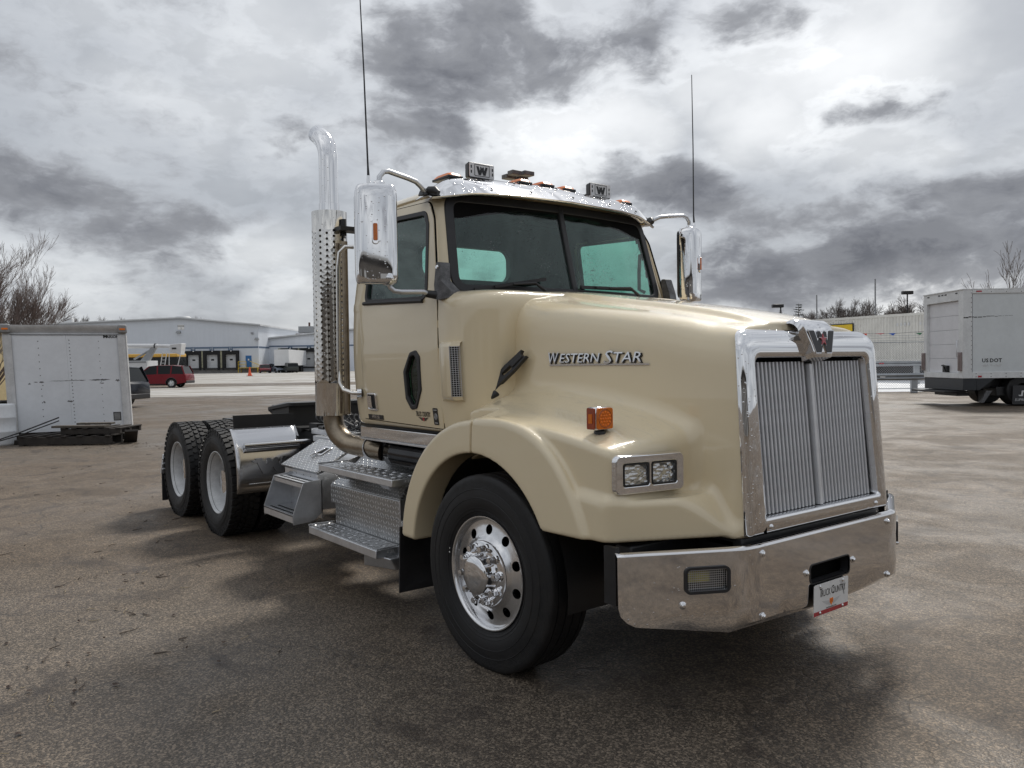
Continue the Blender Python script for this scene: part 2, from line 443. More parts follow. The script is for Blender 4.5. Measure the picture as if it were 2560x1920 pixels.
def tread_plate(name, freq=25.0):
    m, nt, b = newmat(name)
    g = nd(nt, 'ShaderNodeTexCoord').outputs['Object']; s = nd(nt, 'ShaderNodeSeparateXYZ', {0: g})
    u = mth(nt, 'MULTIPLY', s.outputs[0], freq*1.15)
    v = mth(nt, 'MULTIPLY', mth(nt, 'ADD', s.outputs[1], mth(nt, 'MULTIPLY', s.outputs[2], 1.0)), freq*1.15)
    par = mth(nt, 'MULTIPLY_ADD', mth(nt, 'PINGPONG', mth(nt, 'ADD', mth(nt, 'FLOOR', u), mth(nt, 'FLOOR', v)), 1.0), 2.0, -1.0)
    fu = mth(nt, 'SUBTRACT', mth(nt, 'FRACT', u), 0.5); fv = mth(nt, 'SUBTRACT', mth(nt, 'FRACT', v), 0.5)
    pv = mth(nt, 'MULTIPLY', par, fv)
    a = mth(nt, 'MULTIPLY', mth(nt, 'ADD', fu, pv), 0.7071); c = mth(nt, 'MULTIPLY', mth(nt, 'SUBTRACT', fu, pv), 0.7071)
    a = mth(nt, 'DIVIDE', a, 0.52); c = mth(nt, 'DIVIDE', c, 0.15)
    dd = mth(nt, 'ADD', mth(nt, 'MULTIPLY', a, a), mth(nt, 'MULTIPLY', c, c))
    h = smst(nt, dd, 1.0, 0.25)
    n1 = noise(nt, g, 6, 5, 0.65)
    nt.links.new(mixc(nt, h, mixc(nt, smst(nt, n1, 0.4, 0.75), (.44, .45, .46), (.35, .35, .35)), (.80, .80, .80)), b.inputs['Base Color'])
    nt.links.new(mth(nt, 'MULTIPLY_ADD', n1, 0.16, 0.24), b.inputs['Roughness'])
    b.inputs['Metallic'].default_value = 0.95
    bn = nd(nt, 'ShaderNodeBump', {'Strength': 1.0, 'Distance': 0.005, 'Height': h})
    nt.links.new(bn.outputs[0], b.inputs['Normal'])
    return m
def glass(name, tint, refl=1.0, wet=0.0, alpha_dark=0.0):
    m = bpy.data.materials.new(name); m.use_nodes = True; nt = m.node_tree; nt.nodes.clear()
    tr = nd(nt, 'ShaderNodeBsdfTransparent', {0: (*tint, 1)})
    gl = nd(nt, 'ShaderNodeBsdfGlossy', {0: (refl, refl, refl, 1), 1: 0.015})
    fc = nd(nt, 'ShaderNodeLayerWeight', {0: 0.5}).outputs['Facing']
    fr = nd(nt, 'ShaderNodeMath', {0: mth(nt, 'POWER', fc, 5.0), 1: 0.92, 2: 0.045}, operation='MULTIPLY_ADD')
    if wet:
        msk = smst(nt, noise(nt, nd(nt, 'ShaderNodeTexCoord').outputs['Object'], 3.0, 4, .6), .42, .62)
        h = mth(nt, 'MULTIPLY', mth(nt, 'MAXIMUM', drops(nt, 75, wet, 0.34), drops(nt, 130, wet*1.5, 0.40)), msk)
        bn = nd(nt, 'ShaderNodeBump', {'Strength': 0.15, 'Distance': 0.001, 'Height': h})
        nt.links.new(bn.outputs[0], gl.inputs['Normal'])
        # a bead bends the light away: darker than the pane where it is thick
        dk = mth(nt, 'MULTIPLY', smst(nt, h, 0.1, 0.5), 0.85)
        nt.links.new(mixc(nt, dk, tint, (tint[0]*0.25, tint[1]*0.25, tint[2]*0.25)), tr.inputs[0])
    mx = nd(nt, 'ShaderNodeMixShader', {0: fr.outputs[0], 1: tr.outputs[0], 2: gl.outputs[0]})
    if wet:
        df = nd(nt, 'ShaderNodeBsdfGlossy', {0: (.8, .85, .85, 1), 1: 0.5})
        mx = nd(nt, 'ShaderNodeMixShader', {0: mth(nt, 'MULTIPLY', smst(nt, h, 0.55, 0.9), 0.5), 1: mx.outputs[0], 2: df.outputs[0]})
    nd(nt, 'ShaderNodeOutputMaterial', {0: mx.outputs[0]})
    return m

BEIGE = paint('beige_paint', (.74, .632, .435))
CHROME = chrome('chrome'); SHELL_CHROME = chrome('shell_chrome', wet=.30, dirt=.03, wave=.008); CHROME_DRY = chrome('chrome_clean', wet=0.0, dirt=0.08, wave=0.03)
BUMPER = chrome('bumper_chrome', (.74, .73, .73), 0.045, 0.06, 0.08, 0.02)
DARK_CHROME = mat('dark_polished_steel', (.035, .035, .037), .15, .9, .3, 6)
POLISH = chrome('polished_aluminium', (.60, .60, .61), 0.17, 0.22, 0.0, 0.05)
GUARDM = chrome('stainless_guard', (.72, .70, .67), 0.08, 0.22, 0.08, 0.06)
ALU = mat('brushed_aluminium', (.66, .67, .69), 0.36, 0.85, 0.12, 5, 0.15, 180)
ALU_GRILLE = mat('satin_grille_aluminium', (.78, .79, .81), 0.45, 0.75, 0.08, 4)
ALU_RIM = mat('polished_rim', (.74, .74, .75), 0.20, 1.0, 0.08, 7)
TREAD = tread_plate('tread_plate')
DULL_STEEL = mat('heat_stained_steel', (.30, .25, .19), 0.33, 0.9, 0.25, 9)
def tyre_rubber():
    m, nt, b = newmat('tyre_rubber'); g = nd(nt, 'ShaderNodeTexCoord').outputs['Object']; s = nd(nt, 'ShaderNodeSeparateXYZ', {0: g})
    r = mth(nt, 'SQRT', mth(nt, 'ADD', mth(nt, 'MULTIPLY', s.outputs[0], s.outputs[0]), mth(nt, 'MULTIPLY', s.outputs[2], s.outputs[2])))
    n1 = noise(nt, g, 7, 6, .65); n2 = noise(nt, g, 40, 4, .6)
    d = smst(nt, mth(nt, 'ADD', mth(nt, 'MULTIPLY', n1, .7), mth(nt, 'MULTIPLY', n2, .3)), .44, .68)
    nt.links.new(mixc(nt, mth(nt, 'MULTIPLY', d, .38), (.010, .010, .011), (.040, .035, .030)), b.inputs['Base Color'])
    nt.links.new(mth(nt, 'MULTIPLY_ADD', d, .25, .55), b.inputs['Roughness']); b.inputs['Specular IOR Level'].default_value = .4
    rg = mth(nt, 'MULTIPLY', smst(nt, mth(nt, 'SINE', mth(nt, 'MULTIPLY', r, 900.0)), .2, .9), mth(nt, 'MULTIPLY', smst(nt, r, .44, .455), smst(nt, r, .50, .49)))
    rb = mth(nt, 'MULTIPLY', smst(nt, mth(nt, 'SINE', mth(nt, 'MULTIPLY', r, 420.0)), .5, .9), smst(nt, r, .36, .34))
    bn = nd(nt, 'ShaderNodeBump', {'Strength': .7, 'Distance': .002, 'Height': mth(nt, 'ADD', mth(nt, 'ADD', rg, rb), mth(nt, 'MULTIPLY', n2, .5))}); nt.links.new(bn.outputs[0], b.inputs['Normal'])
    return m
RUBBER = tyre_rubber()
RUBBER_TOP = mat('black_rubber', (.02, .02, .022), 0.5, 0, 0.2, 8)
BLACK = mat('black_frame_paint', (.014, .014, .015), 0.42, 0, 0.3, 6)
BLACK_MATT = mat('dark_void', (.006, .006, .006), 0.9, 0, 0.1, 3, spec=0.1)
PLASTIC = mat('black_plastic', (.02, .02, .022), 0.38, 0, 0.15, 12, 0.1, 300)
GREY_PLASTIC = mat('weathered_grey_plastic', (.10, .10, .105), 0.55, 0, 0.55, 24)
WHITE_RIM = mat('white_wheel_paint', (.66, .67, .68), 0.42, 0, 0.16, 9)
INTERIOR = mat('cab_trim', (.020, .021, .022), 0.7, 0, 0.2, 5)
SEAT = mat('seat_cloth', (.035, .038, .042), 0.85, 0, 0.25, 20)
AMBER = mat('amber_lens', (.62, .15, .008), 0.2, 0, 0.15, 30, coat=.3)
AMBER_DARK = mat('dark_amber_lens', (.28, .04, .008), 0.2, 0, 0.15, 30, coat=1.0)
ORANGE = mat('orange_marker', (.90, .22, .012), 0.25, 0, 0.1, 20, coat=.3)
RED = mat('red_enamel', (.42, .015, .03), 0.25, 0, 0.1, 20, coat=1.0)
WHITE = mat('white_print', (.78, .78, .77), 0.4, 0, 0.05, 5)
INK = mat('black_print', (.01, .01, .011), 0.4, 0, 0.05, 5)
GREYPRINT = mat('grey_print', (.55, .55, .55), 0.5, 0, 0.05, 5)
YELLOW_LAMP = mat('yellow_fog_lens', (.60, .55, .05), 0.2, 0, 0.3, 30, coat=1.0)
WS_GLASS = glass('windshield_glass', (.72, .90, .84), 1.0, 0.16)
SIDE_GLASS = glass('side_glass', (.62, .82, .77), 1.0, 0.12)
BACK_GLASS = glass('rear_glass', (.86, 1.0, .96), 1.0, 0.0)
LENS_GLASS = glass('lamp_glass', (.85, .87, .88), 1.0, 0.0)
# ================================================================== the lorry
TRUCK = empty('tractor_truck', (0, 0, 0), 0, 'big beige day cab semi tractor with chrome grille and bumper filling the foreground', 'truck')
def mir(o, parent=None):
    """the same part on the other side (y -> -y)"""
    me = o.data.copy()
    me.transform(Matrix.Diagonal((1, -1, 1, 1))); me.flip_normals()
    c = link(o.name.split('.')[0], me, parent if parent is not None else o.parent)
    for md in o.modifiers:
        n = c.modifiers.new(md.name, md.type)
        if md.type == 'BEVEL': n.width, n.segments, n.limit_method, n.angle_limit = md.width, md.segments, md.limit_method, md.angle_limit
        if md.type == 'SOLIDIFY': n.thickness, n.offset = md.thickness, -md.offset
    return c

pz0 = np.polyfit([-.6,-.3,.1,.5,.85,1.05,1.2,1.3], [2.098,2.063,2.006,1.945,1.882,1.836,1.787,1.745], 4)
pTc = np.polyfit([-.5,-.3,-.1,.1,.335,.6,.8,.95,1.1], [1.462,1.472,1.474,1.465,1.436,1.387,1.336,1.287,1.225], 4)
pTr = np.polyfit([-.3,-.1,.05,.33,.63,.81,.93,1.05], [1.36,1.359,1.348,1.322,1.280,1.249,1.228,1.200], 3)
AX, AZ = -0.05, 0.53
def hood_w(x, z):
    return 0.745+(0.588-0.745)*np.clip((x+.35)/1.55, -0.2, 1.1)+(1.3-z)*0.028
def hood_core(x, y, z):
    a = np.abs(y)
    top = np.polyval(pz0, x)-0.030*sstep(a, .245, .315)*sstep(x, -.5, -.1)*(1-.75*sstep(x, .95, 1.15))-0.040*(np.clip(a, 0, .75)/.6)**2
    f = smax((z-top)*0.98, a-hood_w(x, z), 0.17)
    xr = -0.30-0.21*sstep(z, 1.84, 2.06)
    f = smax(f, xr-x, 0.02)
    f = smax(f, x-(1.262-(z-.826)*0.0925-0.006-.26*np.maximum(0, .925-z)-.032*sstep(z, 1.69, 1.79)), 0.012)
    f = smax(f, -np.maximum(np.maximum(np.abs(a)-.535, np.abs(z-1.215)-.44), 1.06-x), 0.01)
    return smax(f, 0.830-z, 0.012)
def fender_core(x, y, z):
    a = np.abs(y)
    t = (a-.68)/.44; Tc = np.polyval(pTc, np.clip(x, -.5, 1.1)); Tr = np.polyval(pTr, np.clip(x, -.3, 1.05))
    top = Tc+(Tr-Tc)*t
    R = 0.992-0.165*np.clip(t, -.3, 1.3)
    arc = np.hypot(np.minimum(x-AX, 0), z-AZ)-R
    f = smax((z-top)*.96, arc, 0.05)
    f = smax(f, a-(1.150-.012*sstep(x, .2, .8)), 0.034)
    f = smax(f, x-(.918+.03*(1.15-a)/.4), 0.07)
    led = 1.006-0.16*sstep(x, 1.04, 1.20)+.10*np.clip(.95-x, 0, .2)
    val = smax(z-led, .894*(x-.915)+.447*(a-1.150), 0.035)
    val = smax(val, a-1.165, 0.045)
    f = smin(f, val, 0.035)
    ro = 0.800+0.105*sstep(x, -.15, .62)
    rs = np.hypot(x-AX, z-AZ)
    fl = smax(a-(1.205-.30*np.clip(rs-.66, 0, .3)**1.0*0.16), (rs-ro), 0.035)
    fl = smax(fl, .9-a, .02)
    return smin(f, fl, 0.02)
def well(x, y, z):
    a = np.abs(y)
    return smax(np.hypot(x-AX, np.maximum(z-.505, 0))-0.640, .76-a, 0.03)
def hood_field(x, y, z):
    a = np.abs(y)
    fd = fender_core(x, y, z)
    fd = smax(fd, .820-z, 0.02)
    fd = smax(fd, smin(-.066-x, a-1.01, .01), .008)     # leave the rear extension out
    fd = smax(fd, -.36-x, 0.02)
    fd = smax(fd, .572-a, 0.01)
    f = smin(hood_core(x, y, z), fd, 0.065)
    return smax(f, -well(x, y, z), 0.015)
def ext_field(x, y, z):
    f = smax(fender_core(x, y, z), x+.078, .008)
    f = smax(f, 1.035+y, .01)
    f = smax(f, np.hypot(x-AX, z-AZ)-(.806-.05*np.clip(-y-1.17, 0, .05)), .03)
    f = smax(f, .575-z, .03)
    return smax(f, -well(x, y, z), 0.015)
P, F, N = field_mesh(hood_field, (-.60, -1.26, .78), (1.34, 1.26, 2.14), 0.0150)
c = P[F].mean(1); a = np.abs(c[:, 1])
isf = (a > hood_w(c[:, 0], c[:, 2])+.012) & (c[:, 2] < np.polyval(pTc, np.clip(c[:, 0], -.5, 1.1))+.03) | (a > .8)
hood = field_obj('hood', P, F, N, BEIGE, TRUCK, ~isf)
for sg in (-1, 1):
    field_obj('fender', P, F, N, BEIGE, TRUCK, isf & (np.sign(c[:, 1]) == sg))
P, F, N = field_mesh(ext_field, (-.92, -1.26, .54), (0.0, -.96, 1.42), 0.0125)
field_obj('fender_extension', P, F, N, BEIGE, TRUCK)
P2 = P*np.array([1, -1, 1]); N2 = N*np.array([1, -1, 1])
field_obj('fender_extension', P2, F[:, ::-1], N2, BEIGE, TRUCK)
def hood_y(x, z, n=40):                          # outer |y| of the hood side
    lo, hi = 0.3, 1.0
    for _ in range(n):
        m = (lo+hi)/2
        if float(hood_core(np.array(x), np.array(m), np.array(z))) < 0: lo = m
        else: hi = m
    return lo
def fender_z(x, y):
    lo, hi = 1.0, 1.6
    for _ in range(40):
        m = (lo+hi)/2
        if float(fender_core(np.array(x), np.array(y), np.array(m))) < 0: lo = m
        else: hi = m
    return lo
# wheel-house liners, dark
for sg in (-1, 1):
    mb = MB()
    mb.grid(lambda u, v: (AX+.655*math.cos(PI*1.08*u-.12), sg*(.70+.42*v), .50+.655*math.sin(PI*1.08*u-.12)), 24, 2)
    mb.box(-.72, .62, sg*.70-.01, sg*.70+.01, .62, 1.15)
    mb.build('wheel_house', BLACK, TRUCK)

# ------------------------------------------------------------------ grille
def shell_x(z): return 1.262-(z-.826)*0.0925-max(0.0, .925-z)*.26
def shell_loop(kind):
    if kind == 'o': pts = rpoly([(-.606, .824), (.606, .824), (.584, 1.764), (-.584, 1.764)], [.012, .012, .10, .10], 8)
    else: pts = rpoly([(-.502, .902), (.502, .902), (.490, 1.628), (-.490, 1.628)], [.02, .02, .045, .045], 8)
    out = []
    for (y, z) in pts:
        if z > 1.5: z += (.012 if kind == 'o' else .010)*(1-(y/.58)**2)
        out.append((y, z))
    return out
O, I = shell_loop('o'), shell_loop('i')
prof = [(0.0, -.012), (0.0, .004), (.03, .014), (.09, .021), (.20, .026), (.50, .028), (.80, .027), (.92, .024), (.985, .014), (1.0, 0.0), (1.0, -.070)]
mb = MB(); n = len(O); vs = []
for (t, dx) in prof:
    for k in range(n):
        y = O[k][0]*(1-t)+I[k][0]*t; z = O[k][1]*(1-t)+I[k][1]*t
        back = 0.030*sstep(np.array(z), 1.69, 1.79)*(1-t)        # the top band leans back
        vs.append((shell_x(z)+dx-float(back)*1.0, y, z))
m = len(prof)
mb.add(vs, [(i*n+k, i*n+(k+1) % n, (i+1)*n+(k+1) % n, (i+1)*n+k) for i in range(m-1) for k in range(n)])
shell = mb.build('grille_shell', SHELL_CHROME, TRUCK, smooth=70)
for y in (-.464, .464):
    MB().lathe([(0, .012), (.007, .011), (.012, .006), (.016, 0)], 12, frame((shell_x(.859)+.026, y, .859), (0, 1, 0), (0, 0, 1))).build('bolt', CHROME_DRY, shell)
mb = MB().box(shell_x(.87)-.012, shell_x(.87)+.0265, -.498, -.4955, .828, .90)
mb.build('shell_joint', BLACK_MATT, shell)
grille = MB().hexa([(shell_x(.9)-.14, -.51, .89), (shell_x(.9)-.09, -.51, .89), (shell_x(.9)-.09, .51, .89), (shell_x(.9)-.14, .51, .89),
                    (shell_x(1.64)-.14, -.51, 1.65), (shell_x(1.64)-.09, -.51, 1.65), (shell_x(1.64)-.09, .51, 1.65), (shell_x(1.64)-.14, .51, 1.65)]).build('grille', BLACK_MATT, TRUCK)
def gbar(y, w, zt, dx=-.016, d=.042, zb=.905):
    pr = [(-w*.5, -d), (-w*.5, -.003), (-w*.36, 0.0), (w*.30, -.007), (w*.5, -.014), (w*.5, -d)]
    mb = MB()
    return mb.prism(pr, lambda p: (shell_x(zb)+dx+p[1], y+p[0], zb), lambda p: (shell_x(zt)+dx+p[1], y+p[0], zt))
bars = []
for sgn in (-1, 1):
    for k in range(15):
        bars.append(sgn*(.043+k*.0306))
base = gbar(0, .0245, 1.612)
short = gbar(0, .0235, 1.585)
meA = base.build('grille_bar', ALU_GRILLE, grille, smooth=25); meA.location.y = bars[0]
for y in bars[1:]:
    c = meA.copy(); COL.objects.link(c); c.location.y = y
gbar(0, .036, 1.60, dx=.0, d=.06).build('grille_centre_bar', ALU_GRILLE, TRUCK.children[0] if False else grille, smooth=25)

# badge at the head of the grille
mb = MB(); sec = [(1.130, 1.812, .124, .012), (1.160, 1.822, .124, .016), (1.192, 1.814, .123, .022), (1.218, 1.793, .121, .03), (1.236, 1.766, .118, .04), (1.256, 1.650, .084, .055), (1.250, 1.632, .080, .05)]
vs = []; fs = []
S0 = np.array(sec); tt = np.linspace(0, len(sec)-1, 25); S1 = np.array([[np.interp(t, range(len(sec)), S0[:, c]) for c in range(4)] for t in tt])
for _ in range(3): S1[1:-1] = (S1[:-2]+2*S1[1:-1]+S1[2:])/4
sec = [tuple(r) for r in S1]
for (x, z, hw, dp) in sec:
    k_ = float(sstep(np.array(z), 1.74, 1.82)); nx, nz = .95*(1-k_)+.35*k_, .3*(1-k_)+.92*k_
    vs += [(x-nx*dp*1.3, -hw*1.04, z-nz*dp*1.3), (x-.004*nx, -hw, z-.004*nz), (x, -hw*.93, z), (x, hw*.93, z), (x-.004*nx, hw, z-.004*nz), (x-nx*dp*1.3, hw*1.04, z-nz*dp*1.3)]
for i in range(len(sec)-1):
    for k in range(5): fs.append((i*6+k, i*6+k+1, (i+1)*6+k+1, (i+1)*6+k))
fs += [(0, 1, 2, 3, 4, 5), tuple((len(sec)-1)*6+k for k in range(5, -1, -1))]
mb.add(vs, fs); badge = mb.build('badge', CHROME_DRY, TRUCK, smooth=50)
BF = frame((1.2478, 0, 1.7095), (0, 1, 0), (-.145, 0, 1))     # badge face: x across, y up
def flat(poly, name, mt, h0, h1, par, M=BF):
    return MB().prism(poly, lambda p: M @ Vector((p[0], p[1], h0)), lambda p: M @ Vector((p[0], p[1], h1))).build(name, mt, par, smooth=0)
Wout = [(x*1.30, y*1.06) for x, y in [(-.083, .050), (-.050, .050), (-.034, -.002), (-.026, .014), (-.026, .047), (-.012, .047), (0, .028), (.012, .047), (.026, .047), (.026, .014), (.034, -.002), (.050, .050), (.083, .050), (.050, -.052), (.018, -.052), (0, -.012), (-.018, -.052), (-.050, -.052)]]
flat(Wout, 'letter_back', PLASTIC, -.001, .0035, badge)
flat([(x*1.06, y*1.09) for x, y in Wout], 'letter_edge', CHROME_DRY, -.002, .0022, badge)
star = [(math.sin(2*PI*k/10)*(.031 if k % 2 == 0 else .0125), math.cos(2*PI*k/10)*(.031 if k % 2 == 0 else .0125)+.008) for k in range(10)]
flat([(x*1.25, (y-.008)*1.25+.008) for x, y in star], 'star_edge', CHROME_DRY, 0, .006, badge)
flat(star, 'star', RED, 0, .009, badge)

# ------------------------------------------------------------------ bumper
def plan(s):                                     # distance along the bumper from its middle
    a = abs(s); sg = 1 if s >= 0 else -1; b0, b1 = .60, .70
    if a <= b0: x, y, tx, ty = 1.285, a, 0, 1
    else:
        th = min(a-b0, b1-b0)/(b1-b0)*rad(27.5)
        R = (b1-b0)/rad(27.5); x = 1.285-R*(1-math.cos(th)); y = b0+R*math.sin(th)
        if a > b1: x -= (a-b1)*math.sin(rad(27.5)); y += (a-b1)*math.cos(rad(27.5))
        tx, ty = -math.sin(th), math.cos(th)
    return Vector((x, sg*y)), Vector((ty, -sg*tx*1.0)) if True else None
SE = 1.255
def bmap(s, z, d):
    p, nrm = plan(s); k = .014*max(0, (.46-z)/.05)
    return (p.x-nrm.x*(d+k), p.y-nrm.y*(d+k), z)
def zb(s): a = abs(s); return .418 if a < .74 else .418+(a-.74)*.13
out = [(-SE, .782), (-SE+.002, .56), (-SE+.012, .525), (-SE+.04, .495), (-SE+.08, zb(SE-.08)), (-.74, .418), (0, .418), (.74, .418), (SE-.08, zb(SE-.08)), (SE-.04, .495), (SE-.012, .525), (SE-.002, .56), (SE, .782)]
top = [(SE*(1-2*i/30), .782) for i in range(1, 30)]
holes = [[(s, z) for s, z in rrect(-.172, .172, .545, .632, .02)]]
fog_s = [(-.953, -.739), (.739, .953)]
for (s0, s1) in fog_s: holes.append(rrect(s0+.015, s1-.015, .617, .708, .015))
mb = panel(out+top, holes, .07, bmap, .006)
bumper = mb.build('bumper', BUMPER, TRUCK, smooth=35)
mb = MB(); mb.grid(lambda u, v: (lambda q: (q[0], q[1], q[2]))((lambda s: (lambda p, nr: (p.x-nr.x*(.012*math.sin(v*PI/2)+v*.045), p.y-nr.y*(.012*math.sin(v*PI/2)+v*.045), .782+.014*math.sin(v*PI)))(*plan(s)))(-SE+2*SE*u)), 60, 5)
mb.build('bumper_lip', BUMPER, bumper, smooth=80, solid=.004)
bp0 = None
for (s, z) in [(-.553, .7514), (-.553, .4672), (.553, .7514), (.553, .4672), (-.207, .602), (.207, .602), (-.961, .556), (.961, .556)]:
    p, nr = plan(s); M = frame((p.x, p.y, z), (-nr.y, nr.x, 0), (0, 0, 1))
    b = MB().lathe([(0, .016), (.006, .0155), (.0075, .012), (.0115, .010), (.0125, .004), (.018, .002), (.018, 0)], 12, M).build('bolt', CHROME_DRY, bumper)
# tow slot recess and lamps
def ringpan(s0, s1, z0, z1, r, w, name, mt, dout, dback, par):
    o = rrect(s0-w, s1+w, z0-w, z1+w, r+w); i = rrect(s0, s1, z0, z1, r)
    return panel(o, [i], 0, lambda s, z, d: bmap(s, z, -dout+d), dback).build(name, mt, par, smooth=60)
ringpan(-.172, .172, .545, .632, .02, .006, 'slot_edge', RUBBER_TOP, .003, .05, bumper)
mb = MB()
mb.box(1.10, 1.20, -.50, .50, .45, .70); mb.build('slot_recess', BLACK_MATT, bumper)
for (s0, s1) in fog_s:
    fl = ringpan(s0+.013, s1-.013, .615, .710, .015, .012, 'fog_lamp', RUBBER_TOP, .010, .05, TRUCK)
    p, nr = plan((s0+s1)/2); M = frame((p.x-nr.x*.055, p.y-nr.y*.055, .6625), (-nr.y, nr.x, 0), (0, 0, 1))
    sg = 1 if s0 > 0 else -1
    MB().obox(M, .20, .105, .004).build('lamp_back', BLACK_MATT, fl)
    Y = MB().obox(M @ Matrix.Translation((-.030, .004, .012)), .115, .050, .016).build('lamp_lens', YELLOW_LAMP, fl, bevel=.006)
    mb = MB()
    M2 = M @ Matrix.Translation((0, 0, .040))
    for k in range(1, 20):
        x = -.097+.194*k/20; mb.bar(M2 @ Vector((x, -.050, 0)), M2 @ Vector((x, .050, 0)), .0022, .0022, M2.to_3x3() @ Vector((0, 0, 1)))
    for k in range(1, 10):
        y = -.050+.100*k/10; mb.bar(M2 @ Vector((-.097, y, .001)), M2 @ Vector((.097, y, .001)), .0022, .0022, M2.to_3x3() @ Vector((0, 0, 1)))
    mb.build('lamp_mesh', ALU, fl, smooth=0)
# dark structure behind the bumper and under the hood
MB().box(.85, .95, -1.05, 1.05, .60, .80).box(.95, 1.17, -.60, .60, .60, .80).box(.55, 1.16, -.55, .55, .55, .84).box(1.0, 1.215, -.60, .60, .76, .815).build('bumper_bracket', BLACK, TRUCK, bevel=.01)
for sg in (-1, 1): MB().box(.90, .972, sg*1.155-.012, sg*1.155+.012, .56, .815).build('bumper_end_plate', BLACK, TRUCK)
# front plate
PM = frame((1.297, -.014, .460), (0, 1, 0), (.02, 0, 1))
fp = flat(rrect(-.152, .152, -.077, .077, .012), 'front_plate', WHITE, 0, .002, TRUCK, PM)
flat([(-.151, -.0755), (.151, -.0755), (.152, -.055), (-.152, -.055)], 'plate_band', RED, .002, .0024, fp, PM)
MT = PM @ Matrix.Translation((0, .028, .0026))
text('plate_text', 'T', .060, INK, fp, MT @ Matrix.Translation((-.094, .002, 0)), .0003, .12, .62)
text('plate_text', 'RUCK', .048, INK, fp, MT @ Matrix.Translation((-.050, -.002, 0)), .0003, .12, .62)
text('plate_text', 'C', .060, INK, fp, MT @ Matrix.Translation((.008, .002, 0)), .0003, .12, .62)
text('plate_text', 'OUNTRY', .048, INK, fp, MT @ Matrix.Translation((.066, -.002, 0)), .0003, .12, .58)
for sg in (-1, 1):
    for k in range(4):
        flat([(sg*.012, -.018-.006*k), (sg*(.085-.012*k), -.010-.006*k), (sg*(.080-.012*k), -.0135-.006*k), (sg*.012, -.0225-.006*k)], 'plate_wing', GREYPRINT, .002, .0025, fp, PM)
flat([(-.014, -.008), (.014, -.008), (.016, -.026), (0, -.044), (-.016, -.026)], 'plate_shield', ORANGE, .002, .003, fp, PM)
text('plate_text', 'TC', .018, RED, fp, PM @ Matrix.Translation((0, -.022, .0032)), .0003)
text('plate_text', 'truckcountry.com', .0125, INK, fp, PM @ Matrix.Translation((0, -.049, .0026)), .0002)
for k in range(6):
    flat([(.070+.014*k, .066-.004*k), (.078+.014*k, .070-.004*k), (.096+.010*k, .030-.006*k), (.088+.010*k, .026-.006*k)] if k < 4 else [(.10, .02), (.11, .02), (.12, -.01), (.11, -.01)], 'plate_tread_mark', GREYPRINT, .002, .0022, fp, PM)
for (x, y) in ((-.10, .064), (.10, .064), (-.10, -.064), (.10, -.064)):
    MB().lathe([(0, .006), (.005, .005), (.008, .002), (.008, 0)], 10, PM @ Matrix.Translation((x, y, .002))).build('plate_screw', CHROME_DRY, fp)

# ------------------------------------------------------------------ headlamps, turn signals
HL0 = Vector((.885, -1.105, 0)); HL1 = Vector((.950, -.738, 0)); hu = (HL1-HL0).normalized()
HM = frame(((HL0+HL1)/2+Vector((0, 0, 1.118))), hu, (0.0, 0, 1))
def headlamp():
    o = rrect(-.190, .190, -.086, .086, .026)
    holes = [rrect(-.150, -.006, -.052, .052, .012), rrect(.006, .150, -.052, .052, .012)]
    mb = panel(o, holes, 0, lambda u, v, d: HM @ Vector((u, v, .048-d)), .05)
    # flared skirt back to the fender
    ou = offs(o, .006); n = len(o)
    b = MB(); b.add([HM @ Vector((p[0], p[1], .044)) for p in o]+[HM @ Vector((p[0], p[1], .020)) for p in ou]+[HM @ Vector((p[0]*1.0, p[1], -.09)) for p in ou],
                  [(k, (k+1) % n, n+(k+1) % n, n+k) for k in range(n)]+[(n+k, n+(k+1) % n, 2*n+(k+1) % n, 2*n+k) for k in range(n)])
    mb.add(b.v, b.f)
    h = mb.build('headlamp', CHROME_DRY, TRUCK, bevel=.006, smooth=50)
    for cx in (-.078, .078):
        g = MB(); g.grid(lambda u, v: HM @ Vector((cx+.066*(2*u-1), .046*(2*v-1), .012-.030*(1-min(1, ((2*u-1)**2+(2*v-1)**2))) )), 12, 8)
        g.build('reflector', HEAD_REF, h, smooth=180)
        MB().lathe([(0, .018), (.009, .014), (.012, 0)], 10, HM @ Matrix.Translation((cx, 0, -.016))).build('bulb', WHITE, h)
        r = panel(rrect(cx-.070, cx+.070, -.051, .051, .012), [rrect(cx-.064, cx+.064, -.045, .045, .010)], 0, lambda u, v, d: HM @ Vector((u, v, .047-d)), .02)
        r.build('lens_rim', PLASTIC, h)
        l = MB(); l.grid(lambda u, v: HM @ Vector((cx+.065*(2*u-1), .046*(2*v-1), .040+.008*(1-(2*u-1)**2)*(1-(2*v-1)**2))), 10, 8)
        l.build('lens', HEAD_LENS, h, smooth=180)
    return h
m, nt, b = newmat('headlamp_reflector'); g = nd(nt, 'ShaderNodeTexCoord').outputs['Object']
b.inputs['Metallic'].default_value = 1; b.inputs['Roughness'].default_value = 0.25; b.inputs['Base Color'].default_value = (.9, .91, .92, 1)
bn = nd(nt, 'ShaderNodeBump', {'Strength': 0.8, 'Distance': 0.01, 'Height': nd(nt, 'ShaderNodeTexVoronoi', {'Vector': g, 'Scale': 55.0}).outputs['Distance']}); nt.links.new(bn.outputs[0], b.inputs['Normal'])
HEAD_REF = m
m = bpy.data.materials.new('headlamp_lens'); m.use_nodes = True; nt = m.node_tree; nt.nodes.clear()
g = nd(nt, 'ShaderNodeTexCoord').outputs['Object']
wv_ = nd(nt, 'ShaderNodeTexBrick', {'Vector': vmth(nt, 'MULTIPLY', g, (0, 1.0, 1.0)), 'Scale': 26.0}).outputs['Fac']
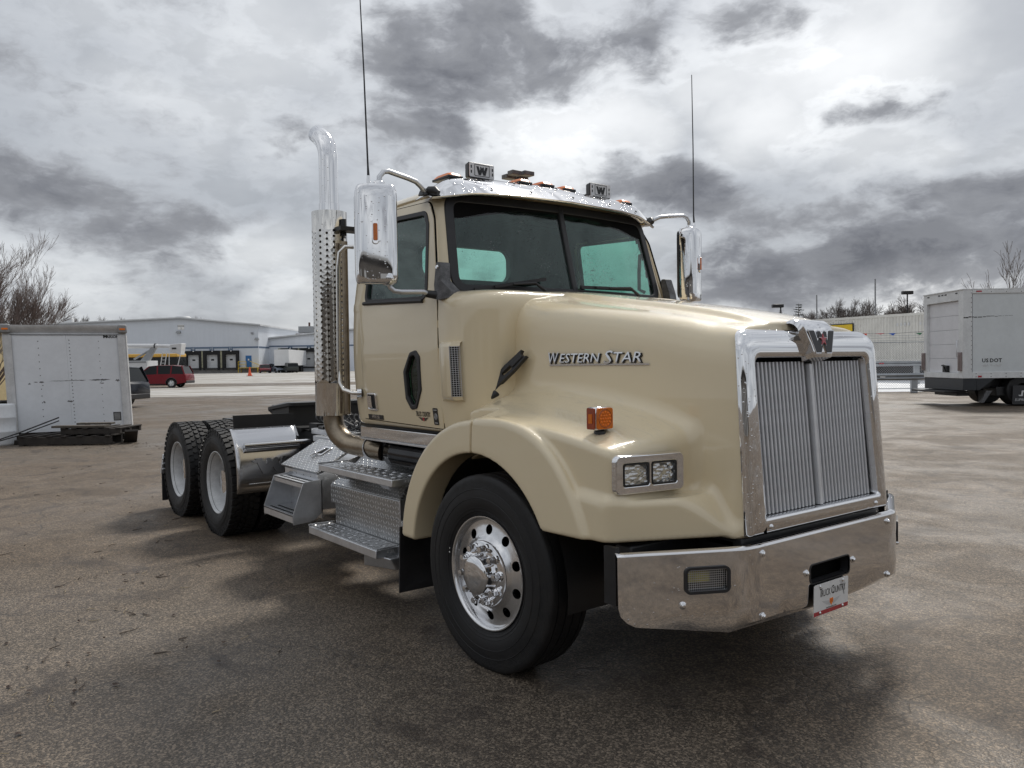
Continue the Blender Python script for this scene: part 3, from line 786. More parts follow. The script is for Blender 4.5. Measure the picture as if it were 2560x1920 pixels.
wv2 = nd(nt, 'ShaderNodeTexVoronoi', {'Vector': vmth(nt, 'MULTIPLY', g, (1.0, 1.0, 1.6)), 'Scale': 38.0}).outputs['Distance']
bn = nd(nt, 'ShaderNodeBump', {'Strength': 1.0, 'Distance': 0.012, 'Height': mth(nt, 'ADD', wv_, wv2)})
mx0 = nd(nt, 'ShaderNodeMixShader', {0: 0.15, 1: nd(nt, 'ShaderNodeBsdfTransparent', {0: (.9, .92, .93, 1)}).outputs[0], 2: nd(nt, 'ShaderNodeBsdfDiffuse', {0: (.75, .77, .80, 1)}).outputs[0]})
mx = nd(nt, 'ShaderNodeMixShader', {0: 0.42, 1: mx0.outputs[0], 2: nd(nt, 'ShaderNodeBsdfGlossy', {0: (1, 1, 1, 1), 1: 0.08, 'Normal': bn.outputs[0]}).outputs[0]})
nd(nt, 'ShaderNodeOutputMaterial', {0: mx.outputs[0]}); HEAD_LENS = m
def mirror_tree(o, par=None):
    c = mir(o, par if par is not None else o.parent)
    for ch in list(o.children):
        if 'text' not in ch.name: mirror_tree(ch, c)
    return c
h = headlamp(); mirror_tree(h)
def turn():
    x, y = .712, -1.002; z = fender_z(x, 1.002)
    M = frame((x, y, z+.068), (0, 1, 0), (0, 0, 1))
    t = MB().obox(M, .108, .108, .060).build('turn_signal', CHROME_DRY, TRUCK, bevel=.008)
    MB().lathe([(.030, -.075), (.028, -.060), (.014, -.054), (.014, -.050)], 16, M @ Matrix.Rotation(-PI/2, 4, 'X')).build('stalk', PLASTIC, t)
    f = MB().prism(rrect(-.050, .050, -.050, .050, .010), lambda p: M @ Vector((p[0], p[1], .029)), lambda p: M @ Vector((p[0]*.97, p[1]*.97, .038))).build('lens', AMBER, t, smooth=30)
    mb = MB()
    ring = [(0, 0)]+[(.016*math.cos(2*PI*k/6), .016*math.sin(2*PI*k/6)) for k in range(6)]+[(.031*math.cos(2*PI*k/12), .031*math.sin(2*PI*k/12)) for k in range(12)]
    for (u, v) in ring: mb.lathe([(0, .0055), (.003, .0045), (.0052, .001), (.0055, 0)], 8, M @ Matrix.Translation((u, v, .038)))
    mb.build('led_lens', ORANGE, t)
    mb = MB(); mb.tube([M @ Vector((.042*math.cos(2*PI*k/32), .042*math.sin(2*PI*k/32), .038)) for k in range(32)], .0016, 5, closed=True); mb.build('lens_ring', AMBER_DARK, t)
    S = frame((x, y-.054, z+.068), (1, 0, 0), (0, 0, 1))
    MB().prism(rrect(-.026, .026, -.050, .050, .008), lambda p: S @ Vector((p[0], p[1], -.001)), lambda p: S @ Vector((p[0], p[1], .006))).build('side_lens', AMBER_DARK, t, smooth=30)
    MB().prism(rrect(-.012, .012, -.022, .022, .003), lambda p: S @ Vector((p[0], p[1], .006)), lambda p: S @ Vector((p[0], p[1], .009))).build('side_reflector', AMBER, t, smooth=30)
    return t
t = turn(); mirror_tree(t)
# name badge on the hood side
def side_frame(x0, x1, z):
    p = Vector((x0, -hood_y(x0, z), z)); q = Vector((x1, -hood_y(x1, z), z)); c = (p+q)/2
    return frame(c, q-p, (0, 0, 1)), (q-p).length
BM, L = side_frame(.0, .69, 1.638)
nb = flat([(-L*.5, -.032), (L*.5, -.032), (L*.497, -.024), (-L*.495, -.024)], 'name_badge', CHROME_DRY, .001, .007, TRUCK, BM)
xx = -.505*L
for (s, sz, w) in (('W', .094, .078), ('ESTERN', .072, .305), ('S', .100, .066), ('TAR', .078, .185)):
    gap = .018 if s == 'S' else 0.0
    xx += gap
    for (dx, dy, dz, mt, nm) in ((.006, -.004, .0035, PLASTIC, 'letters_shadow'), (0, 0, .0075, CHROME_DRY, 'letters')):
        o = text(nm, s, sz, mt, nb, BM @ Matrix.Translation((xx+w/2+dx, .006+dy, dz)), .0035, .22, 1.0)
        # stretch to the wanted width
        vs = [BM.inverted() @ v.co for v in o.data.vertices]; lo = min(v.x for v in vs); hi = max(v.x for v in vs)
        k = w*.96/(hi-lo); cx = (lo+hi)/2
        for v, q in zip(o.data.vertices, vs): v.co = BM @ Vector(((q.x-cx)*k+xx+w/2+dx, q.y, q.z))
    xx += w
# hood latch strap
def latch():
    x0, z0 = -.372, 1.448; x1, z1 = -.180, 1.665
    y0 = -.868; y1 = -(hood_y(-.2, 1.65)+.022)
    M = frame((x0, y0-.005, z0), (x1-x0, y1-y0, z1-z0), (-.55, 0, .8)); Ln = ((x1-x0)**2+(y1-y0)**2+(z1-z0)**2)**.5
    o = rpoly([(-.01, -.040), (.05, -.042), (.10, -.028), (.22, -.032), (.34, -.026), (Ln, -.016), (Ln, .016), (.34, .028), (.20, .036), (.10, .030), (.02, .024), (-.01, .018)], .012, 3)
    hole = [(.15, -.010), (.22, -.014), (.225, .010), (.15, .012)]
    lt = panel(o, [rpoly(hole, .008, 3)], 0, lambda u, v, d: M @ Vector((u, v, .022-d)), .032).build('hood_latch', RUBBER_TOP, TRUCK, bevel=.006, smooth=40)
    MB().obox(M @ Matrix.Translation((.03, -.045, .0)), .06, .045, .06).build('latch_hook', RUBBER_TOP, lt, bevel=.012)
    MB().obox(M @ Matrix.Translation((.27, .0, .026)), .09, .030, .010).build('latch_grip', RUBBER_TOP, lt, bevel=.004)
    return lt
lt = latch(); mirror_tree(lt)
# ================================================================== cab
def ws_x(a, z): return -.567-.085*(a/.9)**2-.26*(z-2.09)
def cab_field(x, y, z):
    a = np.abs(y)
    side = 1.040-.035*np.clip((z-1.75)/.5, -1.2, .62)**2-.085*np.maximum(z-2.06, 0)/.6
    lo = smax(a-side, x+.280, .30)
    lo = smax(lo, -1.865-x, .17)
    lo = smax(lo, z-(2.062+.02*np.clip(x+.5, -.3, .2)), .02+.10*sstep(x, -.72, -.5))
    lo = smax(lo, 1.205-z, .04)
    up = smax(a-side, x-(ws_x(a, z)+.012), .09)
    up = smax(up, -1.865-x, .17)
    roof = 2.815-.075*a**2-.025*(x+1.3)**2
    up = smax(up, z-roof, .15)
    up = smax(up, 2.0-z, .02)
    return smin(lo, up, .012)
def box2(u, v, cu, cv, hu_, hv, r):
    du = np.abs(u-cu)-(hu_-r); dv = np.abs(v-cv)-(hv-r)
    return np.hypot(np.maximum(du, 0), np.maximum(dv, 0))+np.minimum(np.maximum(du, dv), 0)-r
DW = [(-1.565, 2.062), (-.768, 2.030), (-.838, 2.490), (-.880, 2.570), (-1.565, 2.600)]        # door window (x, z)
PW = [(-.882, 1.715), (-.835, 1.672), (-.838, 1.465), (-.915, 1.345), (-.985, 1.335), (-1.040, 1.405), (-1.045, 1.580), (-.955, 1.700)]
def poly_sd(u, v, P):
    d = None; n = len(P)
    for i in range(n):
        a, b = P[i], P[(i+1) % n]; ex, ey = b[0]-a[0], b[1]-a[1]; l = math.hypot(ex, ey)
        k = (ey*(u-a[0])-ex*(v-a[1]))/l
        d = k if d is None else smax(d, k, .06)
    return d
DWc = DW if sum(DW[i-1][0]*DW[i][1]-DW[i][0]*DW[i-1][1] for i in range(len(DW))) > 0 else DW[::-1]
PWS = [(-.945+(x+.945)*.66, 1.525+(z-1.525)*.84) for x, z in PW]
PWc = PWS if sum(PW[i-1][0]*PW[i][1]-PW[i][0]*PW[i-1][1] for i in range(len(PW))) > 0 else PWS[::-1]
def cab_holes(x, y, z, g=0.0):
    a = np.abs(y)
    w = smax(box2(y, z, 0, 2.375, .905-.05*np.clip((z-2.1)/.55, 0, 1), .292, .09), ws_x(a, z)-.13-x, .02)
    w = smin(w, smax(poly_sd(x, z, DWc), .6-a, .02), .01)
    w = smin(w, smax(poly_sd(x, z, PWc)-.01, .8-a, .02), .01)
    w = smin(w, smax(box2(y, z, 0, 2.415, .43, .135, .09), x+1.6, .02), .01)
    return w-g
def skin(x, y, z):
    c = cab_field(x, y, z); f = smax(c, -.030-c, .01)
    return smax(f, -cab_holes(x, y, z, .004), .012)
P, F, N = field_mesh(skin, (-1.92, -1.10, 1.17), (-.28, 1.10, 2.87), 0.0155)
cab = field_obj('cab', P, F, N, BEIGE, TRUCK)
P, F, N = field_mesh(lambda x, y, z: cab_field(x, y, z)+.040, (-1.92, -1.10, 1.17), (-.28, 1.10, 2.87), 0.022, 3)
c = P[F].mean(1)
field_obj('cab_lining', P, F[:, ::-1], -N, INTERIOR, TRUCK, cab_holes(c[:, 0], c[:, 1], c[:, 2]) > .006)
def cab_y(x, z, off=0.0):
    if z > 2.07: x = min(x, -.76-.26*(z-2.09))
    lo, hi = 0.4, 1.3
    for _ in range(36):
        m = (lo+hi)/2
        if float(cab_field(np.array(x), np.array(m), np.array(z))) < 0: lo = m
        else: hi = m
    return lo+off
def rsurf(out):                                  # right-hand cab side, out = distance proud of it
    return lambda x, z, d: Vector((x, -(cab_y(x, z)+out-d), z))
# ---- doors
DO = rpoly([(-.632, 1.232), (-.632, 1.75), (-.645, 2.00), (-.778, 2.52), (-.850, 2.640), (-1.64, 2.672), (-1.665, 2.05), (-1.665, 1.252)], [.012, .3, .3, .2, .08, .06, .3, .03], 5)
dwo = rpoly(DW, .055, 5); pwo = rpoly(PWS, .025, 4); PWO = rpoly(PW, .03, 4)
def door():
    d = panel(DO, [offs(dwo, .012), offs(pwo, .006)], .085, rsurf(.006), .03).build('door', BEIGE, TRUCK, smooth=30)
    panel(offs(DO, .006), [offs(DO, -.012)], 0, rsurf(.0015), .01).build('door_seal', BLACK_MATT, d, smooth=30)
    # window gasket, glass, channel
    panel(offs(dwo, .018), [offs(dwo, -.012)], 0, rsurf(.012), .03).build('window_gasket', RUBBER_TOP, d, bevel=.003)
    panel(offs(dwo, -.004), [], .12, rsurf(-.006), .004).build('window_glass', SIDE_GLASS, d, smooth=60)
    mb = MB(); mb.tube([rsurf(.010)(x, z, 0) for x, z in ((-1.585, 2.048), (-1.2, 2.033), (-.800, 2.014))], .013, 8); mb.build('window_sill', RUBBER_TOP, d)
    g = panel(PWO, [pwo], 0, rsurf(.014), .03).build('porthole_gasket', RUBBER_TOP, d, bevel=.006, seg=3)
    panel(offs(pwo, .003), [], .09, rsurf(-.008), .004).build('porthole_glass', SIDE_GLASS, d, smooth=60)
    # handle
    S = lambda x, z, d_: rsurf(.010)(x, z, d_)
    ho = rrect(-1.568, -1.438, 1.312, 1.432, .016); hi = rrect(-1.555, -1.451, 1.325, 1.419, .010)
    h = panel(ho, [hi], 0, rsurf(.018), .02).build('handle', CHROME_DRY, d, bevel=.004)
    panel(hi, [], 0, rsurf(.008), .004).build('handle_recess', INTERIOR, d)
    panel(rrect(-1.549, -1.497, 1.331, 1.412, .006), [], 0, rsurf(.022), .018).build('handle_paddle', CHROME_DRY, d, bevel=.004)
    # model plate, dealer stickers
    def pm(x, z, o=.0075):
        p = rsurf(o)(x, z, 0); q = rsurf(o)(x+.01, z, 0); r = rsurf(o)(x, z+.01, 0); return frame(p, q-p, r-p)
    M = pm(-1.480, 1.268)
    pl = flat([(-.105, -.016), (.105, -.016), (.105, .016), (-.105, .016)], 'model_plate', PLASTIC, 0, .003, d, M)
    text('plate_text', '4900 SB', .030, CHROME_DRY, d, M @ Matrix.Translation((0, 0, .0035)), .0006, .15, 1.1)
    return d
door_ = door()
for ch in (door_,): mirror_tree(ch)
def pm(x, z, o=.0075):
    p = rsurf(o)(x, z, 0); q = rsurf(o)(x+.01, z, 0); r = rsurf(o)(x, z+.01, 0); return frame(p, q-p, r-p)
M = pm(-.853, 1.312)
st = text('sticker', 'TRUCK COUNTRY', .046, INK, door_, M, .0004, .12, .44)
for sg in (-1, 1):
    for k in range(3):
        flat([(sg*.012, -.022-.007*k), (sg*(.060-.012*k), -.018-.007*k), (sg*(.054-.012*k), -.0225-.007*k), (sg*.012, -.027-.007*k)], 'sticker_wing', INK, 0, .0006, door_, M)
flat([(-.012, -.020), (.012, -.020), (.010, -.036), (0, -.044), (-.010, -.036)], 'sticker_shield', RED, 0, .0008, door_, M)
M = pm(-.705, 1.305)
sk = flat(rrect(-.028, .028, -.052, .052, .008), 'sticker', INK, 0, .0006, door_, M)
for r in (.018, .012, .006):
    b = MB(); b.tube([M @ Vector((r*math.cos(2*PI*k/20), r*math.sin(2*PI*k/20), .0008)) for k in range(20)], .0012, 4, closed=True); b.build('sticker_ring', GREYPRINT, door_)
for zz in (-.040, .040): flat([(-.018, zz-.002), (.018, zz-.002), (.018, zz+.002), (-.018, zz+.002)], 'sticker_line', GREYPRINT, .0006, .001, door_, M)

# ---- drip rail above the door, pillar cap, chrome sill
for sg in (-1, 1):
    mb = MB(); mb.tube([(x, sg*(cab_y(x, 2.690-.012*abs(x+1.2))+.004), 2.690-.012*abs(x+1.2)) for x in [-1.72+.1*k for k in range(9)]]+[(-.80, sg*(cab_y(-.80, 2.66)+.002), 2.668)], .010, 6)
    mb.build('drip_rail', BEIGE, TRUCK)
    mb = MB(); mb.box(-1.735, -.60, sg*1.0-.006, sg*1.0+.006, 1.115, 1.192); mb.build('sill_trim', CHROME, TRUCK, bevel=.004)
    mb = MB(); mb.box(-1.74, -.55, sg*1.0-.05 if sg > 0 else sg*1.0-.004, sg*1.0+.004 if sg > 0 else sg*1.0+.05, 1.098, 1.113); mb.build('sill_lip', ALU, TRUCK, bevel=.003)
MB().box(-1.80, -.40, -.95, .95, 1.12, 1.203).build('cab_floor', BLACK, TRUCK)

# ---- windshield
def wsf(off): return lambda y, z, d: Vector((ws_x(abs(y), z)+.012+off-d, y, z))
wo = rpoly([(-.905, 2.083), (.905, 2.083), (.855, 2.667), (-.855, 2.667)], .09, 7)
wo = [q for i, p in enumerate(wo) for q in ([p] if abs(p[0]-wo[(i+1) % len(wo)][0]) < .3 else [p]+[((p[0]*(6-k)+wo[(i+1) % len(wo)][0]*k)/6, (p[1]*(6-k)+wo[(i+1) % len(wo)][1]*k)/6) for k in range(1, 6)])]
ws = panel(offs(wo, .030), [offs(wo, -.028)], .2, wsf(.008), .03).build('windshield_gasket', RUBBER_TOP, TRUCK, bevel=.006)
panel(offs(wo, -.010), [], .10, wsf(-.006), .005).build('windshield', WS_GLASS, TRUCK, smooth=60)
mb = MB(); mb.hexa([(ws_x(0, 2.07)-.02, -.026, 2.07), (ws_x(0, 2.07)+.022, -.020, 2.07), (ws_x(0, 2.07)+.022, .020, 2.07), (ws_x(0, 2.07)-.02, .026, 2.07),
                    (ws_x(0, 2.69)-.02, -.026, 2.69), (ws_x(0, 2.69)+.022, -.020, 2.69), (ws_x(0, 2.69)+.022, .020, 2.69), (ws_x(0, 2.69)-.02, .026, 2.69)])
mb.build('windshield_divider', RUBBER_TOP, TRUCK, bevel=.006)
# rear window
rw = rrect(-.43, .43, 2.28, 2.55, .09, 6)
rearf = lambda off: (lambda y, z, d: Vector((-1.865-off+d, y, z)))
panel(offs(rw, .02), [offs(rw, -.008)], 0, rearf(.008), .06).build('rear_window_gasket', RUBBER_TOP, TRUCK)
panel(offs(rw, -.004), [], 0, rearf(-.012), .004).build('rear_window', BACK_GLASS, TRUCK)
# wipers
for (y0, z0, ya, za, yb, zb_) in ((-.30, 2.082, -.80, 2.075, -.26, 2.165), (.60, 2.082, .03, 2.125, .56, 2.135)):
    q = lambda y, z, o=.03: tuple(wsf(o)(y, z, 0))
    mb = MB(); mb.bar(q(ya, za), q(yb, zb_), .016, .022); w = mb.build('wiper', RUBBER_TOP, TRUCK)
    ym, zm = (ya+yb)/2, (za+zb_)/2
    mb = MB(); mb.tube([q(y0, z0, .06), q((y0*.7+ym*.3), zm+.012, .055), q(ym, zm, .045)], [.012, .009, .008], 6); mb.build('wiper_arm', RUBBER_TOP, w)
    mb = MB(); mb.bar(q(ya*.75+yb*.25, za*.75+zb_*.25, .042), q(ya*.25+yb*.75, za*.25+zb_*.75, .042), .012, .012); mb.build('wiper_bridge', RUBBER_TOP, w)
# cowl grille strip under the windshield
mb = MB(); mb.grid(lambda u, v: (ws_x(abs(-.88+1.76*u), 2.07)+.01+v*.10, -.88+1.76*u, 2.072-.02*v), 30, 2); mb.build('cowl_strip', RUBBER_TOP, TRUCK)

# ---- air intake on the cowl
def vent():
    mb = MB(); S = lambda x, z, o: Vector((x, -(cab_y(x, z)+o), z))
    xs = [(-.615, .002), (-.590, .022), (-.550, .034), (-.500, .044), (-.455, .056)]
    zs = [(1.405, 0.0), (1.413, .7), (1.435, 1.0), (1.725, 1.0), (1.748, .7), (1.756, 0.0)]
    vs = [S(x, z, max(.001, o*k)) for x, o in xs for z, k in zs]
    n = len(zs)
    fs = [(i*n+j, (i+1)*n+j, (i+1)*n+j+1, i*n+j+1) for i in range(len(xs)-1) for j in range(n-1)]
    # lips around the mesh opening
    e = [S(-.455, z, max(.001, .056*k)) for z, k in zs]; e2 = [S(-.418, z, max(.001, .022*k)) for z, k in zs]
    mb.add(vs, fs)
    for j in (0, 1, 3, 4): mb.add([e[j], e[j+1], e2[j+1], e2[j]], [(0, 1, 2, 3)])
    v = mb.build('air_intake', BEIGE, TRUCK, bevel=.004, smooth=50)
    p0, p1, p2, p3 = e[2], e[3], e2[3], e2[2]
    b = MB(); inn = [p+Vector((-.02, .02, 0)) for p in (p0, p1, p2, p3)]; b.add(inn, [(0, 1, 2, 3)]); b.build('intake_back', BLACK_MATT, v, smooth=0)
    b = MB()
    for k in range(0, 5):
        t = k/4; b.bar(p0.lerp(p3, t), p1.lerp(p2, t), .0028, .0028, (1, -1, 0))
    for k in range(0, 24):
        t = k/23; b.bar(p0.lerp(p1, t), p3.lerp(p2, t), .0028, .0028, (0, 0, 1))
    b.build('intake_mesh', ALU, v, smooth=0)
    return v
v_ = vent(); mirror_tree(v_)

# ---- sun visor
VT = [(0, -.800, 2.838), (.5, -.800, 2.822), (.78, -.795, 2.798), (.84, -.795, 2.785), (.93, -.800, 2.722), (.975, -.805, 2.682), (1.0, -.810, 2.660)]
VL = [(0, -.580, 2.690), (.5, -.608, 2.685), (.70, -.645, 2.678), (.76, -.665, 2.674), (.90, -.715, 2.652), (.975, -.750, 2.642), (1.0, -.760, 2.640)]
def vi(T, a):
    xs = [t[0] for t in T]
    return np.interp(a, xs, [t[1] for t in T]), np.interp(a, xs, [t[2] for t in T])
ys = sorted(set([0, .2, .35, .5, .62, .70, .74, .77, .80, .83, .86, .90, .93, .96, .985, 1.0]))
ys = [-y for y in ys[::-1] if y] + ys
mb = MB(); vs = []
for y in ys:
    a = abs(y); tx, tz = vi(VT, a); lx, lz = vi(VL, a)
    for (x, z) in ((tx-.13, tz+.004-.01*a), (tx-.05, tz+.004), (tx, tz), (tx*.75+lx*.25+.008, tz*.75+lz*.25+.006), (tx*.5+lx*.5+.008, tz*.5+lz*.5+.006), (lx+.004, lz+.008), (lx, lz), (lx-.012, lz-.004), (lx-.02, lz+.004)):
        vs.append((x, y*1.0, z))
n = 9
mb.add(vs, [(i*n+j, (i+1)*n+j, (i+1)*n+j+1, i*n+j+1) for i in range(len(ys)-1) for j in range(n-1)])
visor = mb.build('sun_visor', CHROME, TRUCK, smooth=60, solid=.004)
for y in (-.66, -.36, 0, .36, .66):
    for t, dy in ((.22, 0), (.72, .06)):
        a = abs(y+dy); tx, tz = vi(VT, a); lx, lz = vi(VL, a)
        M = frame((tx*(1-t)+lx*t+.012, y+dy, tz*(1-t)+lz*t+.010), (0, 1, 0), (-.55, 0, .8))
        MB().lathe([(0, .004), (.007, .003), (.009, 0)], 10, M).build('rivet', BLACK, visor)
# black tint strip over the glass top, visor shade painted in with it
panel(rpoly([(-.865, 2.540), (.865, 2.540), (.85, 2.66), (-.85, 2.66)], .03, 3), [], .2, wsf(.0015), .003).build('tint_painted_shade', BLACK_MATT, TRUCK)
# marker lamps
def marker(x, y, z):
    m = MB(); M = Matrix.Translation((x, y, z))
    m.grid(lambda u, v: M @ Vector((.095*(2*v-1), .050*(2*u-1), .028*max(0, (1-(2*v-1)**4)*(1-(2*u-1)**4))**.5)), 10, 14)
    o = m.build('marker_lamp', ORANGE, TRUCK, smooth=60)
    MB().box(x-.10, x+.10, y-.055, y+.055, z-.014, z+.003).build('lamp_base', PLASTIC, o, bevel=.004)
for y in (-.77, -.20, 0, .20, .77):
    marker(-.915, y, float(vi(VT, abs(y))[1])+.018)
# work lamps with a letter on the cover
def worklamp(y):
    z = 2.885; M = frame((-.862, y, z), (0, 1, 0), (0, 0, 1))
    o = rrect(-.105, .105, -.052, .052, .013)
    w = MB().prism(o, lambda p: M @ Vector((p[0]*.9, p[1]*.9, -.055)), lambda p: M @ Vector((p[0], p[1], -.002))).build('work_lamp', PLASTIC, TRUCK, bevel=.006)
    panel(offs(o, -.007), [], 0, lambda u, v, d: M @ Vector((u, v, .005-d)), .007).build('lamp_cover', LAMPCOVER, w)
    panel(rrect(-.060, .060, -.036, .040, .005), [rrect(-.057, .057, -.033, .037, .004)], 0, lambda u, v, d: M @ Vector((u, v, .0075-d)), .004).build('lamp_frame', GREY_PLASTIC, w)
    flat([(x*.42, yy*.50) for x, yy in Wout], 'letter', INK, .005, .0075, w, M)
    for (u, v) in ((-.085, .02), (-.085, -.012), (.085, .015), (.085, -.015)):
        flat(rrect(u-.005, u+.005, v-.010, v+.010, .003), 'slot', INK, .005, .0056, w, M)
    MB().box(-.92, -.87, y-.03, y+.03, 2.80, z-.05).build('lamp_foot', PLASTIC, w)
LAMPCOVER = mat('lamp_cover_plastic', (.80, .80, .81), 0.25, 0, 0.05, 20, coat=.6)
worklamp(-.537); worklamp(.537)
# cluster antenna on a stalk
zt = 2.815
an = MB().cyl((-1.12, -.03, zt-.01), (-1.12, -.03, zt+.145), .009, 10).build('roof_antenna', PLASTIC, TRUCK)
for (dx, dy, dz) in ((.035, .055, .170), (-.035, .055, .155), (.035, -.055, .160), (-.035, -.055, .145)):
    MB().box(-1.12+dx-.032, -1.12+dx+.032, -.03+dy-.045, -.03+dy+.045, zt+dz-.016, zt+dz+.016).build('antenna_pod', GREY_PLASTIC, an, bevel=.005)

# ---- mirrors
def mirror():
    cx, cy = -.735, -1.388
    def sec(z):                                   # half sizes of the housing at height z
        t = (z-2.115)/.545
        return .120, .062
    mb = MB(); rings = []
    prof_ = [(2.095, .55), (2.101, .80), (2.118, .93), (2.150, 1.0), (2.30, 1.0), (2.45, 1.0), (2.59, 1.0), (2.626, .96), (2.648, .86), (2.660, .66), (2.664, .4)]
    n = 40; vs = []
    for (z, k) in prof_:
        for i in range(n):
            t = 2*PI*i/n; c_, s_ = math.cos(t), math.sin(t)
            e = .42; u = math.copysign(abs(c_)**e, c_); w = math.copysign(abs(s_)**e, s_)
            xx = .066*u*(.75+.25*k); yy = .121*w*(.62+.38*k)
            if u > 0: xx *= 1.0+.10*(1-w*w)
            vs.append((cx+xx, cy+yy, z))
    m = len(prof_)
    mb.add(vs, [(i*n+j, i*n+(j+1) % n, (i+1)*n+(j+1) % n, (i+1)*n+j) for i in range(m-1) for j in range(n)]+[tuple(range(n-1, -1, -1)), tuple((m-1)*n+k for k in range(n))])
    mi = mb.build('side_mirror', CHROME, TRUCK, smooth=55)
    MB().prism(rrect(-.108, .108, -.235, .235, .03), lambda p: (cx-.064, cy+p[0], 2.375+p[1]), lambda p: (cx-.072, cy+p[0], 2.375+p[1])).build('mirror_glass', CHROME_DRY, mi, smooth=30)
    MB().prism(rrect(-.118, .118, -.262, .262, .04), lambda p: (cx-.050, cy+p[0], 2.380+p[1]), lambda p: (cx-.068, cy+p[0], 2.380+p[1])).build('mirror_rim', PLASTIC, mi, smooth=30)
    # chin with the arm socket
    mb = MB(); mb.lathe([(.001, -.018), (.03, -.012), (.045, .01), (.042, .05), (.02, .075)], 16, Matrix.Translation((cx+.03, cy+.062, 2.10))); mb.build('arm_socket', CHROME, mi, smooth=60)
    mb = MB(); mb.lathe([(.034, -.004), (.036, .03), (.026, .038)], 16, Matrix.Translation((cx+.012, cy+.02, 2.65))); mb.build('arm_socket', CHROME, mi, smooth=60)
    L = frame((cx+.0735, cy-.012, 2.385), (0, 1, 0), (0, 0, 1))
    MB().prism(rrect(-.020, .020, -.072, .072, .018), lambda p: L @ Vector((p[0], p[1], -.006)), lambda p: L @ Vector((p[0]*.85, p[1]*.95, .007))).build('lamp_bezel', CHROME_DRY, mi, smooth=30, bevel=.002)
    MB().prism(rrect(-.014, .014, -.050, .050, .008), lambda p: L @ Vector((p[0], p[1], .005)), lambda p: L @ Vector((p[0]*.8, p[1]*.96, .014))).build('lamp_lens', AMBER, mi, smooth=30)
    top_ = [(cx+.012, cy+.02, 2.66), (cx+.012, cy+.022, 2.715), (cx+.010, cy+.05, 2.748), (cx+.005, cy+.085, 2.757), (cx-.03, cy+.24, 2.742), (cx-.045, cy+.30, 2.733), (cx-.06, cy+.34, 2.715), (-.812, -1.005, 2.685)]
    MB().tube(top_, .0155, 12).build('mirror_arm', ALU, mi)
    low = [(cx+.03, cy+.062, 2.11), (cx+.035, cy+.068, 2.075), (cx+.045, cy+.09, 2.055), (cx+.06, cy+.13, 2.050), (cx+.09, cy+.26, 2.055), (-.655, -1.09, 2.045)]
    MB().tube(low, .0145, 12).build('mirror_arm', ALU, mi)
    MB().tube([(-.662, -1.105, 2.046), (-.625, -1.035, 2.035)], [.022, .026], 12).build('arm_clamp', PLASTIC, mi)
    MB().hexa([(-.86, -1.03, 2.665), (-.79, -1.03, 2.66), (-.78, -.985, 2.665), (-.86, -.985, 2.67), (-.85, -1.02, 2.70), (-.81, -1.02, 2.70), (-.80, -.96, 2.725), (-.85, -.96, 2.725)]).build('arm_bracket', PLASTIC, mi, bevel=.006)
    MB().tube([(-.80, -.985, 2.695), (-.76, -.965, 2.690), (-.735, -.955, 2.672)], [.026, .028, .016], 10).build('arm_bracket', PLASTIC, mi)
    S = lambda x, z, o: Vector((x, -(max(cab_y(x, z), .5)+o), z))
    br = [(-.672, 2.235), (-.628, 2.235), (-.598, 2.12), (-.552, 2.055), (-.548, 2.018), (-.610, 2.005), (-.640, 2.02), (-.668, 2.10)]
    panel(rpoly(br, .015, 3), [], .04, lambda x, z, d: Vector((x+.012, -(1.020-(z-2.05)*.14+.035-d-1.1*max(0, x+.60)), z)), .07).build('arm_foot', GREY_PLASTIC, mi, bevel=.012, seg=3)
    MB().lathe([(0, .008), (.010, .007), (.014, 0)], 12, frame((-.638, -1.035, 2.205), (1, 0, 0), (0, 0, 1))).build('bolt', CHROME_DRY, mi)
    a0 = Vector((cx+.005, cy-.045, 2.655))
    ant = MB().tube([a0, a0+Vector((0, 0, .06))], [.013, .010], 10).build('whip_antenna', CHROME_DRY, mi)
    MB().tube([a0+Vector((0, 0, .055)), a0+Vector((-.004, .0, .12)), a0+Vector((-.012, -.01, .65)), a0+Vector((-.030, -.022, 1.235))], [.0085, .0055, .0045, .0030], 8).build('whip', RUBBER_TOP, mi)
    return mi
mi = mirror()
TY = Matrix.Translation((-.735, -1.388, 0)) @ Matrix.Rotation(rad(-22), 4, 'Z') @ Matrix.Translation((.735, 1.388, 0))
for o_ in [mi]+[c_ for c_ in mi.children if c_.name.split('.')[0] in ('mirror_glass', 'mirror_rim', 'arm_socket', 'lamp_bezel', 'lamp_lens')]: o_.data.transform(TY)
mirror_tree(mi)

# ---- inside the cab
for y in (-.55, .52):
    s = MB().box(-1.70, -1.18, y-.26, y+.26, 1.55, 1.74).build('seat', SEAT, TRUCK, bevel=.05, seg=3)
    MB().hexa([(-1.76, y-.25, 1.72), (-1.58, y-.25, 1.72), (-1.58, y+.25, 1.72), (-1.76, y+.25, 1.72), (-1.80, y-.21, 2.27), (-1.70, y-.21, 2.27), (-1.70, y+.21, 2.27), (-1.80, y+.21, 2.27)]).build('seat_back', SEAT, s, bevel=.05, seg=3)
M = frame((-.93, .50, 2.02), (0, 1, 0), (-.85, 0, .55))
MB().tube([M @ Vector((.235*math.cos(2*PI*k/36), .235*math.sin(2*PI*k/36), 0)) for k in range(36)], .016, 8, closed=True).tube([M @ Vector((0, 0, 0)), M @ Vector((0, 0, -.35))], .03, 8).build('steering_wheel', PLASTIC, TRUCK)
MB().hexa([(-1.0, -.92, 1.65), (-.66, -.92, 1.65), (-.66, .92, 1.65), (-1.0, .92, 1.65), (-.92, -.90, 2.02), (-.66, -.90, 2.05), (-.66, .90, 2.05), (-.92, .90, 2.02)]).build('dashboard', INTERIOR, TRUCK, bevel=.03)
